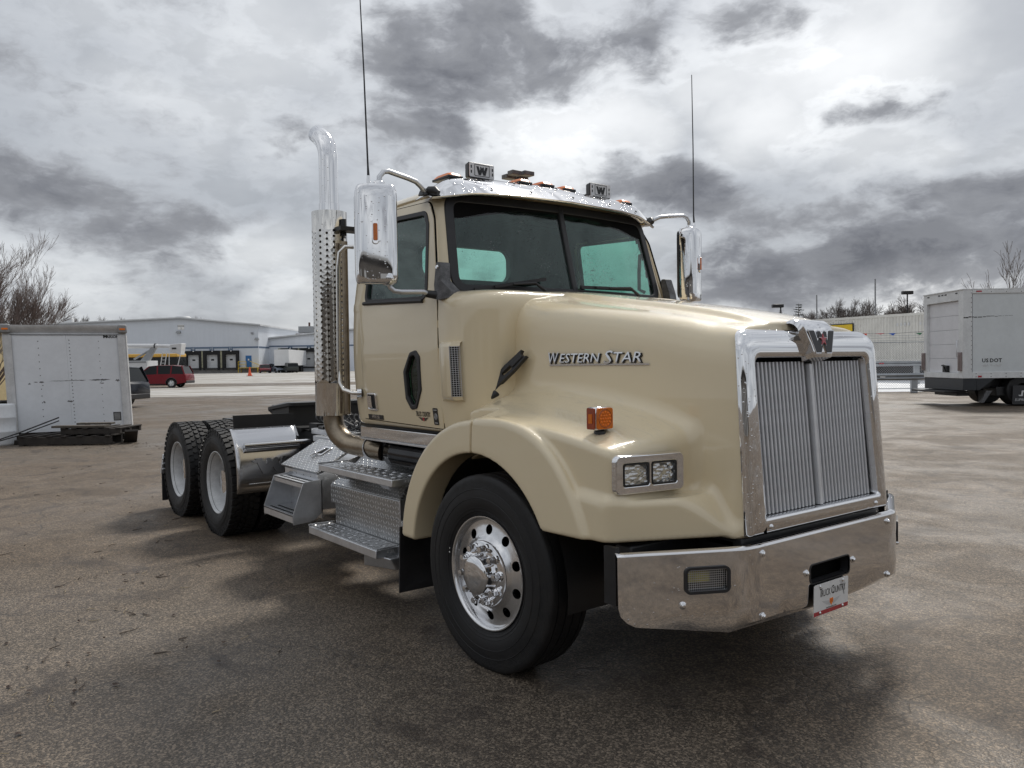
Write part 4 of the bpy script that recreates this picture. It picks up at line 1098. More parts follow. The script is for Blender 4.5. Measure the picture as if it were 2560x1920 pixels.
MB().tube([(-.80, .945, 2.44), (-.815, .90, 2.43), (-.825, .90, 2.30), (-.825, .90, 2.17), (-.81, .945, 2.15)], .014, 8).build('grab_handle', INTERIOR, TRUCK)
m_ = MB().prism(rrect(-.11, .11, -.085, .085, .04), lambda p: (-1.02+p[0], -.80, 2.455+p[1]), lambda p: (-1.02+p[0]*.9, -.76, 2.455+p[1]*.9)).build('inner_mirror', PLASTIC, TRUCK, bevel=.01)
MB().bar((-1.03, -.79, 2.52), (-1.08, -.82, 2.64), .02, .01).bar((-.98, -.79, 2.52), (-1.0, -.82, 2.64), .02, .01).build('mirror_stalk', PLASTIC, m_)
# ================================================================== wheels
def tyre_profile(ri, ro, wd, y_out):
    """(radius, y) from the outer bead over the tread to the inner bead; outside is -y"""
    h = wd/2; c = y_out+h
    pr = [(ri-.012, c-h*.62), (ri, c-h*.76), (ri+.020, c-h*.86), (ri+.055, c-h*.965), (ri+.095, c-h*1.0), (ri+.128, c-h*.985), (ro-.055, c-h*.93), (ro-.040, c-h*.925), (ro-.018, c-h*.90), (ro-.006, c-h*.86), (ro, c-h*.80)]
    return pr, c, h
RX = Matrix.Rotation(PI/2, 4, 'X')                # lathe axis z -> -y
def lathe_y(mb, prof, n, cx, cz):
    vs = []; fs = []; m = len(prof)
    for r, y in prof:
        for k in range(n):
            t = 2*PI*k/n; vs.append((cx+r*math.cos(t), y, cz+r*math.sin(t)))
    for i in range(m-1):
        for k in range(n):
            l = (k+1) % n; fs.append((i*n+k, i*n+l, (i+1)*n+l, (i+1)*n+k))
    return mb.add(vs, fs)
CZ = .505
def front_wheel():
    w = empty('front_wheel', (0, 0, 0)); w.parent = TRUCK
    pr, c, h = tyre_profile(.298, .522, .295, -1.193)
    out = list(pr)
    for (g0, g1) in ((-.62, -.56), (-.22, -.15), (.15, .22), (.56, .62)):
        out += [(.523, c+g0*h), (.511, c+(g0+.012)*h), (.511, c+(g1-.012)*h), (.523, c+g1*h)]
    out += [(r, 2*c-y) for r, y in pr[::-1]]
    mb = lathe_y(MB(), out, 96, 0, 0)
    # shallow side-wall rings
    t = mb.build('tyre', RUBBER, w, smooth=35)
    mb = MB()
    for rr, yy in ((.400, -1.1925), (.447, -1.187), (.330, -1.178)):
        mb.tube([(rr*math.cos(2*PI*k/72), yy, rr*math.sin(2*PI*k/72)) for k in range(72)], .0022, 4, closed=True)
    mb.build('sidewall_ring', RUBBER, w)
    for k in range(2): MB().lathe([(0, .002), (.004, .0015), (.005, 0)], 8, frame((-.318, -1.176, .06+.022*k), (1, 0, 0), (0, 0, 1))).build('sidewall_dot', WHITE, w)
    # rim
    R0 = -1.172
    mb = lathe_y(MB(), [(.297, R0+.030), (.304, R0+.004), (.302, R0-.002), (.296, R0-.003), (.289, R0+.004), (.283, R0+.020), (.279, R0+.034)], 72, 0, 0)
    mb.build('rim', ALU_RIM, w, smooth=60)
    hl = [[(.229*math.cos(2*PI*(k+.5)/10)+.027*math.cos(2*PI*j/16), .229*math.sin(2*PI*(k+.5)/10)+.027*math.sin(2*PI*j/16)) for j in range(16)] for k in range(10)]
    def dish(u, v, d):
        r = math.hypot(u, v)
        y = np.interp(r, [0, .150, .172, .186, .20, .235, .262, .279], [R0-.004, R0-.004, R0-.002, R0+.012, R0+.022, R0+.030, R0+.036, R0+.034])
        return Vector((u, float(y)+d, v))
    circ = [(.2795*math.cos(2*PI*k/72), .2795*math.sin(2*PI*k/72)) for k in range(72)]
    panel(circ, hl, .016, dish, .022).build('wheel_disc', ALU_RIM, w, smooth=40)
    lathe_y(MB(), [(.28, R0+.06), (.28, R0+.20), (.24, R0+.24), (.0, R0+.24)], 40, 0, 0).build('brake_drum', BLACK_MATT, w)
    lathe_y(MB(), [(.174, R0-.003), (.172, R0-.010), (.160, R0-.015), (.115, R0-.020), (.108, R0-.030), (.104, R0-.060), (.100, R0-.072), (.088, R0-.080), (.05, R0-.084), (.0005, R0-.085)], 60, 0, 0).build('hub_cap', CHROME_DRY, w, smooth=35)
    for k in range(10):
        t = 2*PI*(k+.15)/10; M = Matrix.Translation((.1425*math.cos(t), R0-.014, .1425*math.sin(t))) @ RX
        mb = MB().lathe([(.026, -.004), (.025, .010), (.019, .014)], 18, M)
        mb.lathe([(.0195, .010), (.0185, .046), (.0165, .052), (.0005, .053)], 6, M @ Matrix.Rotation(.3*k, 4, 'Z'))
        mb.build('lug_nut', CHROME_DRY, w, smooth=25)
    return w
fw = front_wheel(); fw.location = (0, 0, CZ+.008)
# steered slightly: turn about the kingpin
ang = rad(2.6); pv = Vector((0, -1.05, 0))
fw.matrix_local = Matrix.Translation(Vector((0, 0, CZ+.008))+pv) @ Matrix.Rotation(ang, 4, 'Z') @ Matrix.Translation(-pv)
fw2 = empty('front_wheel', (0, 0, 0)); fw2.parent = TRUCK
for ch in list(fw.children): mirror_tree(ch, fw2)
fw2.matrix_local = Matrix.Translation(Vector((0, 0, CZ+.008))-pv) @ Matrix.Rotation(ang, 4, 'Z') @ Matrix.Translation(pv)

def drive_tyre(y_out):
    pr, c, h = tyre_profile(.296, .508, .276, y_out)
    out = list(pr)+[(r, 2*c-y) for r, y in pr[::-1]]
    mb = lathe_y(MB(), out, 72, 0, 0)
    def block(yc, wy, ph, nb, ln, hh, skew=0.0, hexy=False):
        for k in range(nb):
            t0 = 2*PI*(k+ph)/nb; dt = 2*PI/nb*ln/2; ri, ro = .500, .508+hh
            if hexy: pl = [(-dt*.62, -wy), (dt*.62, -wy), (dt, 0), (dt*.62, wy), (-dt*.62, wy), (-dt, 0)]
            else: pl = [(-dt+skew, -wy), (dt+skew, -wy), (dt-skew, wy), (-dt-skew, wy)]
            vs = []
            for rr, s in ((ri, 1.0), (ro, .93)):
                for (a, b) in pl: vs.append((rr*math.cos(t0+a*s), yc+b*s, rr*math.sin(t0+a*s)))
            n = len(pl)
            mb.add(vs, [tuple(range(n, 2*n))]+[(i, (i+1) % n, n+(i+1) % n, n+i) for i in range(n)])
    block(c, h*.165, 0, 46, .80, .013, hexy=True)
    for sg in (-1, 1):
        block(c+sg*h*.42, h*.17, .5, 46, .80, .013, sg*.012, hexy=True)
        block(c+sg*h*.765, h*.20, .15, 46, .74, .013, sg*.010)
        # shoulder lugs running down the side wall
        for k in range(46):
            t0 = 2*PI*(k+.15)/46; dt = 2*PI/46*.30
            y1, y2 = c+sg*h*.90, c+sg*h*.955
            vs = [(r*math.cos(t0+a), y, r*math.sin(t0+a)) for (r, y) in ((.515, y1), (.462, y2), (.460, c+sg*h*.90)) for a in (-dt, dt)]
            mb.add(vs, [(0, 1, 3, 2), (2, 3, 5, 4), (0, 2, 4), (1, 3, 5)])
    for rr, yy in ((.392, c-h*1.0), (.432, c-h*.975)):
        mb.tube([(rr*math.cos(2*PI*k/60), yy, rr*math.sin(2*PI*k/60)) for k in range(60)], .002, 4, closed=True)
    return mb
def dual(x):
    w = empty('drive_wheel', (0, 0, 0)); w.parent = TRUCK
    drive_tyre(-1.205).build('tyre', RUBBER, w, smooth=30)
    R0 = -1.178
    lathe_y(MB(), [(.294, R0+.03), (.304, R0+.004), (.303, R0-.002), (.297, R0-.003), (.290, R0+.006), (.284, R0+.03), (.272, R0+.045), (.266, R0+.10), (.262, R0+.145), (.250, R0+.165), (.20, R0+.175), (.165, R0+.17), (.15, R0+.17), (.145, R0+.18)], 72, 0, 0).build('rim', WHITE_RIM, w, smooth=50)
    lathe_y(MB(), [(.150, R0+.175), (.142, R0+.11), (.136, R0+.085), (.118, R0+.078), (.110, R0+.062), (.0005, R0+.056)], 40, 0, 0).build('hub_cap', CHROME, w, smooth=35)
    for k in range(10):
        t = 2*PI*k/10; M = Matrix.Translation((.185*math.cos(t), R0+.172, .185*math.sin(t))) @ RX
        MB().lathe([(.018, 0), (.016, .025), (.0005, .027)], 6, M).build('lug_nut', ALU, w, smooth=20)
    drive_tyre(-.895).build('tyre', RUBBER, w, smooth=30)
    lathe_y(MB(), [(.294, -.86), (.302, -.885), (.29, -.87), (.27, -.74), (.1, -.72)], 40, 0, 0).build('rim', WHITE_RIM, w)
    return w
XR1, XR2 = -4.4638, -5.7934
dw = dual(0); dw.location = (XR1, 0, CZ)
d2 = copy_tree(dw, TRUCK); d2.location = (XR2, 0, CZ)
dm = empty('drive_wheel', (XR1, 0, CZ)); dm.parent = TRUCK
for ch in list(dw.children): mirror_tree(ch, dm)
dm2 = copy_tree(dm, TRUCK); dm2.location = (XR2, 0, CZ)

# ================================================================== chassis
fr = MB()
for sg in (-1, 1):
    fr.box(-6.45, 1.0, sg*.43-.045, sg*.43-.035, .72, 1.0).box(-6.45, 1.0, sg*.43-.045, sg*.43+.045, .99, 1.0).box(-6.45, 1.0, sg*.43-.045, sg*.43+.045, .72, .73)
for x in (-6.4, -5.1, -3.4, -2.2, -.9): fr.box(x-.06, x+.06, -.40, .40, .74, .98)
frame_ = fr.build('chassis_frame', BLACK, TRUCK)
mb = MB()
for x in (XR1, XR2): mb.cyl((x, -.72, CZ), (x, .72, CZ), .085, 16).lathe([(.001, -.26), (.12, -.22), (.22, -.08), (.22, .08), (.12, .22), (.001, .26)], 18, Matrix.Translation((x, 0, CZ)) @ Matrix.Rotation(PI/2, 4, 'Y'))
mb.cyl((0, -.75, .46), (0, .75, .46), .06, 12).cyl((-4.2, 0, .62), (-1.5, 0, .75), .05, 12)
mb.box(.55, .85, -.35, .35, .38, .55)
mb.build('axle', BLACK, TRUCK)
mb = MB()
for sg in (-1, 1):
    for x in (XR1, XR2): mb.cyl((x-.02, sg*.52, .52), (x-.02, sg*.52, .86), .13, 16)
    mb.bar((-6.3, sg*.5, .60), (-3.9, sg*.5, .62), .09, .06).bar((.72, sg*.40, .62), (-1.0, sg*.42, .60), .08, .05).cyl((.12, sg*.62, .50), (.0, sg*.58, .98), .045, 10)
mb.build('suspension', BLACK, TRUCK)
MB().box(-1.2, .9, -.40, .40, .45, 1.15).build('engine', BLACK, TRUCK, bevel=.05)
MB().box(-1.75, -.75, -.88, .88, .93, 1.10).build('cab_underside', BLACK, TRUCK, bevel=.04)
mb = MB(); mb.grid(lambda u, v: (-1.55+.80*u, -.90-.03*math.sin(v*PI), 1.085-.16*v), 10, 8); mb.build('under_cab_cover', DARK_CHROME, TRUCK, solid=.004)
for (p, q, r) in (((-1.75, -.84, .965), (-.85, -.86, .965), .014), ((-1.65, -.80, .94), (-.95, -.92, .99), .012), ((-1.2, -.85, 1.0), (-1.05, -.90, .93), .02)):
    MB().tube([p, q], r, 8).build('pipe', DULL_STEEL if r > .013 else ALU, TRUCK)
# fifth wheel
o = rpoly([(-4.35, -.46), (-4.35, .46), (-4.95, .47), (-5.28, .30), (-5.30, .12), (-4.95, .06), (-4.95, -.06), (-5.30, -.12), (-5.28, -.30), (-4.95, -.47)], .06, 3)
zf = lambda x: 1.250-max(0, -4.62-x)*.19
fwl = panel(o, [], .12, lambda x, y, d: Vector((x, y, zf(x)-d)), .035).build('fifth_wheel', BLACK, TRUCK, bevel=.008)
MB().box(-4.9, -4.45, -.44, .44, 1.0, 1.21).box(-5.5, -4.0, -.50, .50, .98, 1.02).build('fifth_wheel_base', BLACK, fwl)
for k in range(2):
    pts = []
    for i in range(150):
        t = i/149; a = t*2*PI*17
        pts.append((-3.98+1.75*t, -.34+.10*k+.034*math.cos(a), 1.115+.05*k-.035*math.sin(PI*t)+.034*math.sin(a)))
    MB().tube(pts, .0085, 6).build('coiled_air_line', RUBBER_TOP, TRUCK)
mb = MB(); rr = random.Random(3)
for k in range(9):
    x = -3.9+rr.random()*1.4; mb.tube([(x, -.42, 1.02), (x+.2, -.40+.1*rr.random(), 1.05+.08*rr.random()), (x+.45, -.30, 1.02)], .012, 6)
mb.box(-3.9, -3.72, -.46, -.38, 1.0, 1.07).box(-3.6, -3.5, -.5, -.4, 1.0, 1.06)
mb.build('hose_bundle', BLACK, TRUCK)

# quarter fenders, mud flaps
def quarter(sg=-1):
    prof_ = [(-3.962, 1.040), (-3.950, 1.050), (-3.930, 1.036), (-3.862, .955), (-3.815, .862), (-3.785, .760), (-3.770, .640), (-3.772, .560), (-3.782, .475)]
    y0, y1 = -1.205, -.585
    mb = MB(); m = len(prof_)
    ys = [y0+.016, y0+.004, y0, y0+.002, y0+.012, y0+.05, y1-.05, y1]
    dx = [.03, .020, .008, 0, -.004, -.004, -.004, 0]
    vs = [(x-d, y, z) for (x, z) in prof_ for y, d in zip(ys, dx)]
    n = len(ys)
    mb.add(vs, [(i*n+j, (i+1)*n+j, (i+1)*n+j+1, i*n+j+1) for i in range(m-1) for j in range(n-1)])
    q = mb.build('quarter_fender', POLISH, TRUCK, smooth=50, solid=.004)
    f = panel([(y0+.035, 1.045), (y1-.01, 1.040), (y1-.005, 1.172), (y0+.03, 1.176)], [], 0, lambda y, z, d: Vector((-3.952+.02*(z-1.04)-d, y, z)), .010).build('rubber_flap', RUBBER_TOP, q)
    MB().box(-3.957, -3.943, y0+.03, y1-.02, 1.034, 1.056).build('flap_strip', POLISH, q)
    for k in range(4):
        y = y0+.12+.13*k; MB().lathe([(0, .006), (.006, .005), (.009, 0)], 8, frame((-3.942, y, 1.045), (0, 1, 0), (0, 0, 1))).build('bolt', ALU, q)
    MB().tube([(-3.80, y0+.075, .905), (-3.80, -.50, .905)], .0235, 16).build('mount_tube', POLISH, q)
    MB().box(-3.80, -3.775, y0+.075, y1-.02, .852, .880).build('mount_bracket', POLISH, q, bevel=.003)
    MB().box(-3.772, -3.763, y0+.10, y1-.02, .548, .562).build('rib', POLISH, q, bevel=.004)
    QM = frame((-3.7655, -.88, .715), (0, 1, 0), (-.12, 0, 1))
    flat([(x*1.5, y*1.35) for x, y in Wout], 'embossed_letter', POLISH, 0, .0035, q, QM)
    flat([(-.20, .055), (-.09, .055), (-.085, .035), (-.17, .030)], 'embossed_wing', POLISH, 0, .003, q, QM)
    return q
q = quarter(); mirror_tree(q)
def rflap():
    f = MB().box(-6.40, -6.385, -1.205, -.62, .085, .43).build('mud_flap', RUBBER_TOP, TRUCK, bevel=.006)
    mb = MB()
    mb.hexa([(-6.415, -1.215, .40), (-6.375, -1.215, .40), (-6.375, -.50, .40), (-6.415, -.50, .40), (-6.395, -1.19, .62), (-6.36, -1.19, .62), (-6.36, -.50, .62), (-6.395, -.50, .62)])
    for z in (.44, .50, .56): mb.box(-6.375+.08*(z-.4), -6.355+.08*(z-.4), -1.205, -.52, z, z+.022)
    mb.build('flap_bracket', ALU, f, bevel=.004); return f
f = rflap(); mirror_tree(f)
f = panel([(-1.175, .205), (-.72, .205), (-.72, .62), (-1.175, .62)], [], .1, lambda y, z, d: Vector((-.900-.05*(.62-z)-d+.012*math.sin(y*14), y, z)), .012).build('front_mud_flap', RUBBER_TOP, TRUCK, smooth=60); mirror_tree(f)
MB().box(-6.47, -6.45, -.46, .46, .70, 1.0).build('rear_crossmember', BLACK, TRUCK)
for sg in (-1, 1):
    t = MB().box(-6.50, -6.46, sg*.34-.12, sg*.34+.12, .74, .84).build('tail_lamp', RED, TRUCK, bevel=.01)

# ================================================================== side boxes and steps
def tstep(x0, x1, yo, yi, zt, h, name='step', marks=True):
    s = MB().hexa([(x0, yo, zt-h), (x1, yo, zt-h), (x1-.03, yi, zt-h), (x0, yi, zt-h), (x0, yo, zt-.004), (x1, yo, zt-.004), (x1-.03, yi, zt-.004), (x0, yi, zt-.004)]).build(name, ALU, TRUCK, bevel=.004)
    MB().hexa([(x0+.012, yo+.012, zt-.006), (x1-.012, yo+.012, zt-.006), (x1-.04, yi-.01, zt-.006), (x0+.012, yi-.01, zt-.006), (x0+.012, yo+.012, zt+.001), (x1-.012, yo+.012, zt+.001), (x1-.04, yi-.01, zt+.001), (x0+.012, yi-.01, zt+.001)]).build('step_tread', TREAD, s)
    mb = MB(); rr = random.Random(5)
    nx = int((x1-x0)/.052)
    for i in range(nx):
        for j in range(3):
            x = x0+.03+.052*i+.026*(j % 2); y = yo+(yi-yo)*(.22+.28*j)
            if x > x1-.05: continue
            M = Matrix.Translation((x, y, zt+.002)) @ Matrix.Rotation(rad(45 if (i+j) % 2 else -45), 4, 'Z')
            mb.add([M @ Vector(p) for p in ((-.019, 0, 0), (0, -.006, 0), (.019, 0, 0), (0, .006, 0), (0, 0, .0045))], [(0, 1, 4), (1, 2, 4), (2, 3, 4), (3, 0, 4)])
    mb.build('tread_lugs', ALU, s, smooth=0, kind='stuff')
    MB().bar((x0+.001, yo, zt+.004), (x0+.001, yi+.01, zt+.004), .012, .012).build('end_trim', ALU, s)
    if marks:
        text('stamp_text', 'F-11', .030, GREYPRINT, s, frame((x1-.012, (yo+yi)/2+.01, zt-h*.5), (-.03, yi-yo, 0), (0, 0, 1)) @ Matrix.Translation((0, 0, .002)), .0008, .2)
    return s
tstep(-2.02, -.935, -1.205, -.985, .912, .048)
tstep(-2.17, -1.12, -1.225, -1.03, .442, .058)
bb = MB()
bb.hexa([(-2.16, -1.052, .595), (-1.115, -1.052, .610), (-1.115, -.62, .610), (-2.16, -.62, .595), (-2.16, -1.052, .735), (-1.115, -1.052, .742), (-1.115, -.62, .742), (-2.16, -.62, .735)])
bb.hexa([(-2.16, -1.052, .735), (-1.115, -1.052, .742), (-1.115, -.62, .742), (-2.16, -.62, .735), (-2.08, -.965, .815), (-1.16, -.965, .830), (-1.16, -.62, .83), (-2.08, -.62, .815)])
bx = bb.build('battery_box', TREAD, TRUCK, bevel=.008, seg=3)
MB().hexa([(-2.12, -1.035, .335), (-1.13, -1.035, .335), (-1.13, -.60, .335), (-2.12, -.60, .335), (-2.13, -1.028, .60), (-1.125, -1.028, .61), (-1.125, -.60, .61), (-2.13, -.60, .60)]).build('lower_box', TREAD, bx, bevel=.006)
MB().hexa([(-1.118, -1.050, .612), (-1.108, -1.050, .612), (-1.108, -.62, .612), (-1.118, -.62, .612), (-1.118, -1.050, .742), (-1.108, -1.050, .742), (-1.108, -.62, .83), (-1.118, -.62, .83)]).build('end_panel', ALU, bx)
for x in (-1.92, -1.27):
    MB().hexa([(x-.05, -1.06, .80), (x+.05, -1.06, .80), (x+.05, -.90, .79), (x-.05, -.90, .79), (x-.09, -1.12, .868), (x+.09, -1.12, .868), (x+.07, -.92, .868), (x-.07, -.92, .868)]).build('step_bracket', ALU, bx, bevel=.003)
MB().hexa([(-1.34, -1.20, .30), (-1.08, -1.10, .30), (-1.08, -1.03, .30), (-1.34, -1.03, .30), (-1.34, -1.20, .386), (-1.06, -1.16, .386), (-1.06, -1.03, .386), (-1.34, -1.03, .386)]).build('step_bracket', ALU, bx, bevel=.008)
mb = MB(); mb.grid(lambda u, v: (-2.13+.95*u, -.965+.20*v-.0, .845+.02*0+.125*v**2.2), 10, 10)
tr = mb.build('curved_tray', TREAD, TRUCK, smooth=80, solid=.004)
# tool box with sloping lid and hung steps
tb = MB().hexa([(-3.06, -1.045, .50), (-2.40, -1.045, .50), (-2.40, -.50, .50), (-3.06, -.50, .50), (-3.06, -1.045, .778), (-2.40, -1.045, .778), (-2.40, -.50, .965), (-3.06, -.50, .965)]).build('tool_box', ALU, TRUCK, bevel=.004)
LM = frame((-2.73, -.890, .886), (1, 0, 0), (0, .345, .185))
lid = MB().obox(LM, .71, .40, .022).build('tool_box_lid', TREAD, tb, bevel=.005)
hd = panel(rrect(-.075, .065, -.060, .060, .02), [rrect(-.055, .045, -.04, .04, .012)], 0, lambda u, v, d: LM @ Vector((u+.02, v+.05, .02-d)), .012).build('latch_ring', CHROME_DRY, tb, bevel=.003)
MB().obox(LM @ Matrix.Translation((.015, .05, .012)), .10, .08, .003).build('latch_recess', INTERIOR, tb)
MB().bar(LM @ Vector((-.04, -.02, .026)), LM @ Vector((.02, .075, .026)), .028, .008, LM.to_3x3() @ Vector((0, 0, 1))).bar(LM @ Vector((-.05, -.04, .024)), LM @ Vector((-.02, .0, .03)), .018, .014, LM.to_3x3() @ Vector((0, 0, 1))).build('latch_lever', CHROME_DRY, tb, bevel=.002)
for k in range(4): MB().lathe([(0, .004), (.005, .003), (.007, 0)], 8, frame((-2.95+.14*k, -1.046, .748), (1, 0, 0), (0, 0, 1))).build('rivet', BLACK, tb)
MB().box(-2.405, -2.39, -1.05, -1.03, .50, .775).build('corner_weld', ALU, tb)
MB().box(-3.05, -2.405, -.52, -.46, .44, .955).build('inner_support', ALU, tb)
st = MB()
st.add([(-2.885, -1.195, .735), (-2.885, -1.045, .735), (-2.885, -1.045, .43), (-2.885, -1.285, .43), (-2.885, -1.285, .50)], [(0, 1, 2, 3, 4)])
sp = panel([(-1.198, .738), (-1.045, .755), (-1.045, .50), (-1.10, .455), (-1.15, .435), (-1.282, .428), (-1.285, .505)], [], 0, lambda y, z, d: Vector((-2.315-d, y, z)), .006).build('step_unit', ALU, TRUCK)
panel([(-1.198, .738), (-1.045, .755), (-1.045, .50), (-1.10, .455), (-1.15, .435), (-1.282, .428), (-1.285, .505)], [], 0, lambda y, z, d: Vector((-2.905-d, y, z)), .006).build('side_plate', ALU, sp)
MB().box(-2.905, -2.315, -1.055, -1.047, .45, .75).build('back_plate', ALU, sp)
for (yo, zt, h) in ((-1.20, .738, .042), (-1.287, .500, .058)):
    MB().box(-2.905, -2.318, yo, yo+.006, zt-h, zt).box(-2.905, -2.318, yo, -1.045, zt-.010, zt-.003).build('step_face', ALU, sp)
    hs = []
    mb = MB()
    for i in range(12):
        for j in range(2):
            x = -2.86+.045*i+.02*j; y = yo+.045+.055*j
            mb.add([(x-.017, y-.010, zt-.001), (x+.017, y-.010, zt-.001), (x+.017, y+.010, zt-.001), (x-.017, y+.010, zt-.001)], [(0, 1, 2, 3)])
    mb.build('grip_slots', BLACK_MATT, sp, smooth=0, kind='stuff')
MB().box(-2.62, -2.605, -1.05, -1.06, .52, .68).build('back_rib', ALU, sp)
# deck plates behind the cab
for (x0, x1, y0, y1, z) in ((-3.75, -2.95, -.505, .45, 1.035), (-3.46, -2.35, -.615, -.50, .990)):
    dk = MB().box(x0, x1, y0, y1, z-.055, z-.004).build('deck_plate', ALU, TRUCK, bevel=.004)
    MB().box(x0+.02, x1-.02, y0+.02, y1-.02, z-.006, z+.001).build('deck_tread', TREAD, dk)
    mb = MB()
    for i in range(int((x1-x0)/.07)):
        for j in range(int((y1-y0)/.07)):
            x, y = x0+.05+.07*i, y0+.05+.07*j
            if x < x1-.03 and y < y1-.03: mb.add([(x-.02, y-.009, z+.002), (x+.02, y-.009, z+.002), (x+.02, y+.009, z+.002), (x-.02, y+.009, z+.002)], [(0, 1, 2, 3)])
    mb.build('grip_slots', BLACK_MATT, dk, smooth=0, kind='stuff')
# fuel tank and steps on the far side
tk = MB().lathe([(.001, -.65), (.25, -.65), (.29, -.62), (.30, -.6), (.30, .6), (.29, .62), (.25, .65), (.001, .65)], 40, Matrix.Translation((-1.85, .86, .62)) @ Matrix.Rotation(PI/2, 4, 'Y')).build('fuel_tank', POLISH, TRUCK)
for x in (-2.25, -1.45): MB().lathe([(.304, -.03), (.304, .03)], 40, Matrix.Translation((x, .86, .62)) @ Matrix.Rotation(PI/2, 4, 'Y')).build('tank_strap', ALU, tk)

# ================================================================== exhaust stack
EX, EY, ER = -2.085, -1.050, .129
ex = empty('exhaust_stack', (0, 0, 0)); ex.parent = TRUCK
holes = []; U0 = 0.0
for i in range(14):
    s = ER*rad(-150+i*22.5+6)
    for k in range(27):
        z = 1.505+.0415*k+(.0207 if i % 2 else 0)
        holes.append([(s+.0102*math.cos(2*PI*j/8), z+.0102*math.sin(2*PI*j/8)) for j in range(8)])
lo, hi = ER*rad(-168), ER*rad(168)
out = [(lo+(hi-lo)*k/60, 1.258) for k in range(61)]+[(hi+(lo-hi)*k/60, 2.752) for k in range(61)]
A0 = rad(-115)                                    # middle of the guard looks outwards and back
gm = panel(out, holes, 0, lambda s, z, d: Vector((EX+(ER-d)*math.cos(A0+s/ER), EY+(ER-d)*math.sin(A0+s/ER), z)), .003)
gm.build('muffler_guard', GUARDM, ex, smooth=50)
MB().cyl((EX, EY, 1.30), (EX, EY, 2.70), .078, 28).build('muffler', DULL_STEEL, ex)
MB().lathe([(ER-.002, 2.748), (.074, 2.755)], 32, Matrix.Translation((EX, EY, 0))).build('guard_cap', GUARDM, ex)
cx, cy = EX, EY
pts = [(cx, cy, 2.72+.0475*k) for k in range(10)]
dirx, diry = -.99, -.10
for k in range(1, 9):
    t = k/8*rad(56); R = .21; pts.append((cx+dirx*R*(1-math.cos(t)), cy+diry*R*(1-math.cos(t)), 3.1475+R*math.sin(t)))
t = rad(56); pts.append((pts[-1][0]+dirx*math.sin(t)*.07, pts[-1][1]+diry*math.sin(t)*.07, pts[-1][2]+math.cos(t)*.07))
sk = MB(); sk.tube(pts, .0695, 28, caps=False)
sp_ = sk.build('stack_pipe', CHROME, ex, smooth=60, solid=.003)
MB().lathe([(.0715, 2.752), (.0745, 2.755), (.0745, 2.815), (.0705, 2.818)], 28, Matrix.Translation((cx, cy, 0))).build('stack_clamp', CHROME_DRY, ex)
el = [(cx, cy, 1.32), (cx, cy, 1.24)]
for k in range(1, 9):
    t = k/8*rad(82); el.append((cx+.19*(1-math.cos(t)), cy+.09*(1-math.cos(t)), 1.24-.20*math.sin(t)))
el += [(cx+.40, cy+.20, 1.005)]
MB().tube(el, .0745, 26).build('elbow_pipe', DULL_STEEL, ex)
MB().lathe([(.079, -.03), (.079, .03)], 24, Matrix.Translation((cx+.30, cy+.15, 1.022)) @ Matrix.Rotation(rad(80), 4, 'Y')).build('elbow_clamp', ALU, ex)
MB().box(-1.98, -1.86, EY-.02, EY+.16, 2.595, 2.625).cyl((-1.955, EY+.05, 2.57), (-1.955, EY+.05, 2.69), .02, 10).build('stack_bracket', BLACK, ex)
MB().box(-2.06, -1.86, -.80, .80, 1.35, 1.42).box(-1.94, -1.90, -.90, -.86, 1.0, 2.62).build('stack_mount', BLACK, ex)
# polished post and grab rail at the cab corner
MB().tube([(-1.905, -1.02, 1.27), (-1.905, -1.02, 2.52)], .022, 12).build('corner_post', DULL_STEEL, TRUCK)
MB().tube([(-1.74, -1.03, 2.46), (-1.76, -1.085, 2.46), (-1.79, -1.115, 2.42), (-1.805, -1.122, 2.30), (-1.825, -1.122, 1.60), (-1.815, -1.12, 1.50), (-1.775, -1.11, 1.45), (-1.70, -1.08, 1.43), (-1.665, -1.055, 1.428)], .0150, 12).build('grab_rail', GUARDM, TRUCK, smooth=70)
MB().cyl((-1.668, -1.062, 1.428), (-1.655, -1.035, 1.428), .034, 16).build('rail_foot', CHROME_DRY, TRUCK)
